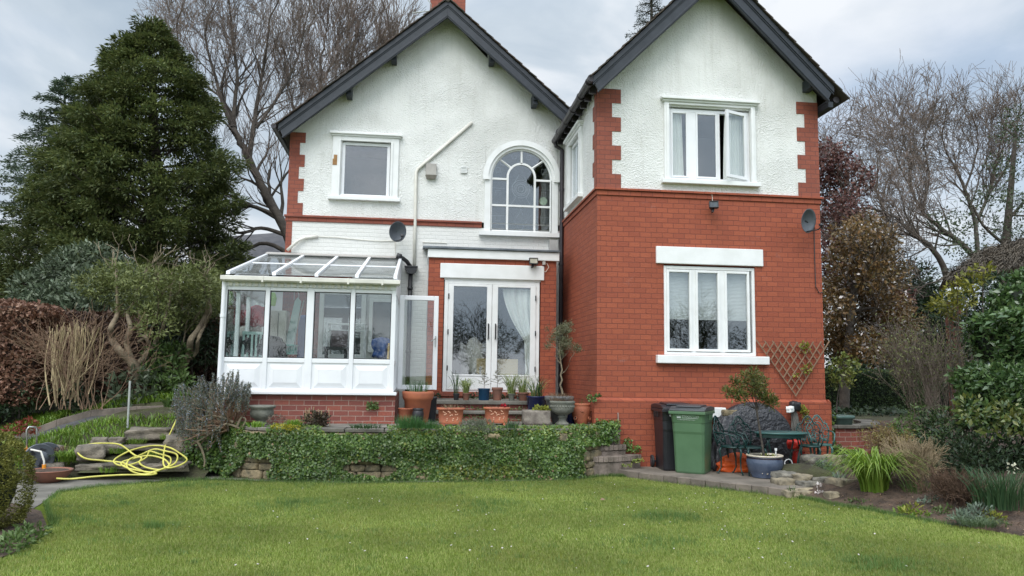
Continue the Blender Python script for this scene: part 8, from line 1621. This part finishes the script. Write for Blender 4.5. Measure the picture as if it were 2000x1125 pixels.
mb.build('roof', SHING, SD); mb = MB(); mb.box(r0_[0]+0.15, r1_[0]+0.5, Yd+0.2, Yd+2, 0.6, r0_[2]); mb.build('wall', WOODD, SD)
mb = MB(); mb.prism([r0_+(0, -.03, 0), r1_+(0, -.03, 0), r1_+(0, -.03, -.12), r0_+(0, -.03, -.12)], (0, 0.05, 0)); mb.build('eaves_board', WOODD, SD)
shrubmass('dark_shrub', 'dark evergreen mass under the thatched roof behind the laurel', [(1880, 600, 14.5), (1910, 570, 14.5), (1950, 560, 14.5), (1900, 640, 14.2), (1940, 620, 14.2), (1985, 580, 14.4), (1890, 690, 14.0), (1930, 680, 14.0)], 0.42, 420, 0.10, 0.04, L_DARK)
shrubmass('yellow_shrub', 'yellow green leafy shrub at the top left of the laurel', [(1870, 565, 12.5), (1900, 545, 12.4), (1850, 585, 12.8), (1885, 580, 12.3), (1920, 530, 12.3), (1835, 600, 13), (1865, 605, 12.8)], 0.22, 80, 0.10, 0.042, leafm('sulphur_leaf', [(0.13, 0.14, 0.02), (0.24, 0.23, 0.03), (0.10, 0.12, 0.03)], 0.45), shell=0.3)
# twiggy mid-distance shrubs
def twiggy(name, label, bases, h, n_, mat, Y, seed, spread=0.45, lev=4, r0=0.008, leafmat=None, per=2, lw=(0.05, 0.02), up=0.06, wob=0.12, Lk=0.5):
    b = at(*bases[0], Y); t = thing(name, label, 'shrub', b); rg = np.random.default_rng(seed); lines = []; tips = []
    for k in range(n_):
        q = at(*bases[k % len(bases)], Y)+np.array([rg.normal(0, .06), rg.normal(0, .15), 0]); grow(lines, q, nrm(np.array([rg.normal(0, spread), rg.normal(0, spread*.7), 1.0])), h*Lk*rg.uniform(.8, 1.2), r0, 1, lev, rg, up, wob, 0.45, (2, 4), (.6, .85), tips, 0.0028)
    woodmesh('twigs', lines, mat, t)
    if leafmat:
        P = np.repeat(np.array([p for p, d in tips]), per, 0); P = P+rg.normal(0, .04, P.shape); leaves('foliage', P, rdir(len(P), .2), rdir(len(P), .5), lw[0]*rg.uniform(.7, 1.3, len(P)), lw[1], leafmat, t)
    return t
twiggy('tall_twiggy_shrub', 'tall thin stemmed shrub in front of the clipped hedge', [(1800, 830), (1815, 840), (1830, 830), (1790, 830), (1850, 830)], 2.0, 40, pm('pale_twig', (0.19, 0.15, 0.115), (0.12, 0.095, 0.075), 4, 0.9), 13.0, 91, 0.22, 4, 0.008, L_OLV, 1, (0.05, 0.018), 0.08, Lk=0.36)
twiggy('dry_shrub', 'pale dry twiggy shrub fanning out above the bare bed', [(1790, 935), (1798, 930)], 0.85, 40, DRYTWIG, 9.6, 92, 0.8, 4, 0.006, None, up=0.02, wob=0.10, Lk=0.25)
twiggy('red_twig_shrub', 'rusty brown dead shrub in the middle of the bed', [(1870, 995), (1880, 990), (1860, 985)], 0.8, 60, REDTWIG, 8.7, 93, 0.35, 4, 0.004, None, up=0.03, wob=0.2, Lk=0.22)
twiggy('spiraea', 'yellow leaved twiggy shrub in front of the curved wall', [(1740, 895), (1720, 895), (1755, 900)], 0.7, 30, WOODL, 11.3, 94, 0.6, 3, 0.005, leafm('spiraea_leaf', [(0.16, 0.15, 0.03), (0.26, 0.20, 0.06), (0.32, 0.24, 0.12), (0.12, 0.13, 0.03)], 0.6), 4, (0.035, 0.018), Lk=0.3)
shrubmass('evergreen_shrub', 'rounded mid green shrub beside the end of the curved wall', [(1770, 830, 12.0), (1800, 815, 12.2), (1830, 835, 12.0), (1780, 860, 11.6), (1820, 870, 11.4), (1850, 820, 12), (1840, 880, 11.2), (1755, 850, 11.9)], 0.28, 190, 0.07, 0.028, L_MID, shell=0.4)
shrubmass('conifer_bush', 'fine dark green bushy shrub between the dry shrub and laurel', [(1860, 900, 9.9), (1850, 930, 9.7), (1880, 940, 9.5), (1830, 930, 9.9), (1845, 960, 9.4), (1815, 955, 9.7)], 0.22, 420, 0.05, 0.012, leafm('feather_leaf', [(0.035, 0.06, 0.03), (0.055, 0.085, 0.04), (0.09, 0.10, 0.05)], 0.6), shell=0.2)
# plants of the right bed
c = at(1708, 962, 9.7); c[2] = 0.12; DL = tag(tuft('daylily', (c[0], c[1], c[2]), 340, 1.25, 0.85, 0.028, L_DAY, None, c, 7, 0.74, 0.16), 'large bright arching daylily clump on the right bed', 'plant')
def bedtuft(name, label, px_, py_, Y, n_, h, spread, wid, mat, rad, droop=0.3, segs=4): c = at(px_, py_, Y); c[2] = max(c[2], 0.02); return tag(tuft(name, c, n_, h, spread, wid, mat, None, c, segs, droop, rad), label, 'plant')
bedtuft('daffodil_leaves', 'blue green daffodil leaves at the far right of the bed', 1955, 990, 8.3, 320, 0.62, 0.32, 0.013, L_DAF, 0.30)
bedtuft('daffodil_leaves', 'thin bulb leaves to the right of the daylily', 1790, 965, 9.4, 110, 0.28, 0.20, 0.010, L_MID, 0.16)
bedtuft('grey_grass', 'soft green grass mound behind the daylily', 1660, 930, 10.9, 420, 0.20, 0.20, 0.008, L_TUF, 0.32)
bedtuft('grey_grass', 'small grey blue tuft on the lawn edge at the right', 1910, 1025, 7.9, 300, 0.16, 0.22, 0.008, leafm('grey_blade', [(0.07, 0.11, 0.05), (0.11, 0.15, 0.08)], 0.6), 0.20, 0.6)
bedtuft('iris', 'upright blue green iris leaves beside the sandstone boulder', 1640, 945, 10.4, 30, 0.25, 0.08, 0.022, L_SIL, 0.10)
bedtuft('iris', 'small upright leaves growing between the lower rockery stones', 1547, 970, 10.1, 16, 0.20, 0.06, 0.016, L_MID, 0.04)
def low(name, label, pts, rad, per, size, wid, mat): 
    cs = [at(*p) for p in pts]; return tag(crown(name, cs, [(rad, rad*.8, rad*.55)]*len(cs), per, size, wid, mat, None, cs[0], shell=0.3, up=0.5), label, 'plant')
low('silver_plant', 'silvery leaved plant on top of the rockery stones', [(1600, 915, 11.2), (1612, 908, 11.2)], 0.12, 60, 0.07, 0.03, L_SIL)
low('silver_mat', 'grey green mat behind the soft grass mound', [(1690, 902, 11.4), (1720, 895, 11.5), (1665, 908, 11.3)], 0.2, 150, 0.05, 0.02, L_SIL)
low('lupin', 'fresh green leaf rosette in the bare soil', [(1775, 1005, 8.7), (1785, 995, 8.8)], 0.12, 60, 0.06, 0.02, L_YEL)
low('low_plant', 'bright leafy clump on the edge of bed and lawn', [(1765, 1003, 8.85), (1795, 1010, 8.6)], 0.13, 90, 0.05, 0.022, L_BLU)
low('low_plant', 'dark ferny plant between cobble and daylily', [(1690, 990, 9.4), (1670, 985, 9.5), (1705, 1000, 9.2)], 0.13, 110, 0.05, 0.018, L_MID)
low('poppy', 'grey green feathery clump at the right of the bed', [(1895, 1008, 8.1), (1915, 1000, 8.15), (1880, 1015, 8.05)], 0.14, 110, 0.07, 0.018, L_SIL)
low('euphorbia', 'pale flowered green plant left of the daffodil leaves', [(1925, 965, 8.7), (1915, 985, 8.5)], 0.14, 80, 0.05, 0.022, L_YEL)
low('low_plant', 'ferny green clump in front of the rusty dead shrub', [(1840, 1008, 8.55), (1855, 1000, 8.6)], 0.12, 90, 0.05, 0.02, L_MID)
low('low_plant', 'small grey leaved rosettes on the soil left of the rusty shrub', [(1820, 975, 9.0), (1805, 985, 8.9)], 0.10, 60, 0.05, 0.02, L_SIL)
low('low_plant', 'yellowish leafy plant below the daffodil leaves', [(1930, 1010, 8.1), (1945, 1015, 8.0)], 0.11, 80, 0.05, 0.02, L_YEL)
low('seedling_patch', 'scattered small seedlings on the bare soil of the bed', [(1820, 985, 8.9), (1835, 1000, 8.6), (1990, 1035, 7.8), (1960, 1030, 7.9)], 0.09, 28, 0.05, 0.022, L_MID)
low('white_flowers', 'tiny white flowers by the lower rockery stones', [(1600, 962, 10.1), (1598, 948, 10.3)], 0.05, 14, 0.04, 0.03, L_BLO)
c = at(1978, 915, 8.7); tag(crown('narcissus', [c], [(0.05, 0.04, 0.06)], 12, 0.05, 0.04, leafm('cream_petal', [(0.55, 0.55, 0.38), (0.65, 0.64, 0.5)], 0.5), None, c), 'single pale narcissus flower head under the laurel', 'flower')
# fallen leaves on the soil
n = 700; X = RNG.uniform(5.6, 8.2, n); Yy = RNG.uniform(7.2, 9.8, n); Z = bedz(X, Yy); k = Z > 0.015; X, Yy, Z = X[k], Yy[k], Z[k]; n = len(X)
tag(leaves('leaf_litter', np.stack([X, Yy, Z+0.008], 1), rdir(n, 0.0)*np.array([1, 1, .15]), nrm(np.array([0, 0, 1.0])+RNG.normal(0, .4, (n, 3))), RNG.uniform(.02, .05, n), 0.02, L_DEAD, None, (6.5, 8.5, 0.1)), 'brown leaf litter and chips on the bed soil', 'leaf litter', kind='stuff')

# ------------------------------------------------------------------ lawn grass
LP = [gz(*q)[:2] for q in [(-400, 1180), (-60, 1112), (20, 1086), (72, 1056), (96, 1030), (90, 1000), (84, 984), (112, 962), (200, 950), (330, 940), (430, 938), (520, 941), (700, 944), (900, 942), (1100, 938), (1185, 930), (1230, 932), (1300, 942), (1360, 949), (1420, 957), (1480, 963), (1530, 968), (1590, 977), (1620, 985), (1690, 995), (1740, 1005), (1850, 1025), (2000, 1049), (2150, 1080), (2300, 1110)]]+[(6.5, 5.4), (-4.6, 5.4)]
LP = np.array(LP)
def lawnblades(n, hlo, hhi, wd, ml, sp):
    P = np.stack([RNG.uniform(-6, 7, n), 5.4+(13-5.4)*RNG.uniform(0, 1, n)**1.35], 1); P = P[inpoly(P, LP)]
    P = P[np.abs(np.arctan2(P[:, 0], P[:, 1])-YAW) < R(37)]; n = len(P); P3 = np.concatenate([P, np.zeros((n, 1))], 1)
    return P3, RNG.uniform(hlo, hhi, n), hlean(n, ml*0.2, ml), wd*RNG.uniform(.7, 1.3, n)
P, Hh, Le, Wd = lawnblades(620000, 0.014, 0.034, 0.0052, 0.022, 1)
V1, F1 = bladegeo(P, Hh, Le, Wd, 1)
# coarser darker tufts in the turf
TF = [(575, 985, 0.42, 300), (300, 1030, 0.20, 130), (370, 950, 0.35, 160), (120, 1020, 0.32, 200), (240, 985, 0.15, 60), (960, 985, 0.35, 160), (1300, 1012, 0.42, 340), (1730, 1108, 0.4, 260), (1280, 1060, 0.4, 120), (880, 965, 0.4, 90), (1040, 950, 0.4, 80), (620, 948, 0.5, 90), (1440, 1050, 0.3, 60), (950, 1000, 0.25, 90)]
Ps = []; hs = []
for x, y, rd, n in TF:
    c = gz(x, y); m = n*7; g = RNG.normal(0, .75, (m, 2)); kk = np.array([mnoise.noise(Vector((x*.01+a_*2.2, b_*2.2, 0)))+0.5*mnoise.noise(Vector((x+a_*6, b_*6, 0))) for a_, b_ in g]) > -0.05; g = g[kk]; m = len(g); Ps.append(np.stack([c[0]+g[:, 0]*rd*1.1, c[1]+g[:, 1]*rd*0.75, np.zeros(m)], 1)); hs.append(RNG.uniform(.03, .085, m)*np.exp(-(g**2).sum(1)*0.8)*(0.7 if n < 100 else 1.0)+0.018)
for k in range(520):
    x, y = RNG.uniform(-4.5, 6), 5.6+6.4*RNG.uniform(0, 1); m = RNG.integers(8, 40); sp = RNG.uniform(.02, .09); Ps.append(np.stack([x+RNG.normal(0, sp*1.3, m), y+RNG.normal(0, sp, m), np.zeros(m)], 1)); hs.append(RNG.uniform(.02, .05, m))
m = 16000; e = LP[:27]; i = RNG.integers(4, 26, m); f = RNG.uniform(0, 1, m)[:, None]; q = e[i]*(1-f)+e[np.minimum(i+1, 26)]*f+RNG.normal(0, .035, (m, 2)); q = q-np.array([0, 0.03]); q = q[inpoly(q, LP)]; Ps.append(np.concatenate([q, np.zeros((len(q), 1))], 1)); hs.append(RNG.uniform(.03, .075, len(q)))
P2 = np.concatenate(Ps); h2 = np.concatenate(hs); k = inpoly(P2[:, :2], LP); P2, h2 = P2[k], h2[k]; n2 = len(P2)
V2, F2 = bladegeo(P2, h2, hlean(n2, .01, .05), 0.006, 1)
n1 = len(P); V = np.concatenate([V1.reshape(-1, 3), V2.reshape(-1, 3)]); F = np.concatenate([F1[0], F2[0]+n1*3])
tag(npmesh('grass', V, [F], [L_GRS, L_TUF], None, (0, 9, 0), midx=np.concatenate([np.zeros(n1, int), np.ones(n2, int)])), 'mown lawn grass with a few coarser dark tufts', 'grass', kind='stuff')
# white petals dotted over the turf
pl = []
for k in range(150):
    for _ in range(40):
        x, y = (random.uniform(300, 1950), random.uniform(945, 1120)) if k < 95 else (random.gauss(1440, 130), random.gauss(985, 26))
        c = gz(x, y)
        if inpoly(np.array([c[:2]]), LP)[0]: pl.append(c); break
mb = MB(); mb.lathe([(0.001, 0.0), (0.008, 0.001), (0.010, 0.004), (0.006, 0.006), (0.001, 0.007)], n=7, sx=1.0, sy=0.75); proto = mb.build('petal', L_BLO); tag(proto, 'tiny white petal lying on the mown lawn', 'petal', 'white petals scattered over the lawn')
for i, c in enumerate(pl):
    o = proto if i == 0 else proto.copy()
    if i: COL.objects.link(o)
    o.location = (c[0], c[1], 0.024); o.rotation_euler = (random.uniform(-.5, .5), random.uniform(-.5, .5), random.uniform(0, 6)); s = random.uniform(.45, 1.25); o.scale = (s, s, s)
c = gz(1172, 981); tag(leaves('fallen_leaf', np.array([c+(0, 0, .03)]), np.array([[1, .2, .1]]), np.array([[0, -.4, 1.0]]), 0.075, 0.06, L_DEAD, None, c), 'single dry brown leaf on the middle of the lawn', 'leaf')
c = gz(880, 940, .02); tag(crown('fallen_leaves', [gz(1065, 935, .03), gz(985, 936, .03), gz(915, 937, .03)], [(0.12, 0.03, 0.015)]*3, 9, 0.045, 0.035, L_DEAD, None, c), 'few dry leaves on the paving strip below the ivy', 'leaf litter')

# trees down the garden behind the camera, seen as dark reflections in the panes
for k, (x, y, h, r_) in enumerate(((-9, -15, 5.0, 2.6), (-3.5, -19, 4.2, 2.4), (3.0, -17, 5.6, 2.8), (9.5, -14, 4.8, 2.7), (15, -16, 6.0, 3.0))):
    t = tree_thing('garden_tree', ['broad tree reflected at the left of the conservatory panes', 'low rounded tree reflected in the left french door', 'taller tree reflected in the right french door', 'bushy tree reflected in the lower wing window', 'tallest tree reflected at the far right of the wing panes'][k], (x, y, 0)); rg = np.random.default_rng(200+k); lines = []
    grow(lines, np.array([x, y, 0.0]), np.array([0, 0, 1.0]), h*0.42, 0.16, 0, 4, rg, 0.06, .12, .6, (3, 5), (.6, .8), None, 0.012); woodmesh('trunk', lines, BARK, t)
    cs = [np.array([x+rg.normal(0, r_*.4), y+rg.normal(0, r_*.4), h*rg.uniform(.3, .85)]) for _ in range(16)]
    crown('foliage', cs, [(r_*.30,)*3]*16, 420, 0.13, 0.05, L_DARK, t, shell=0.1)
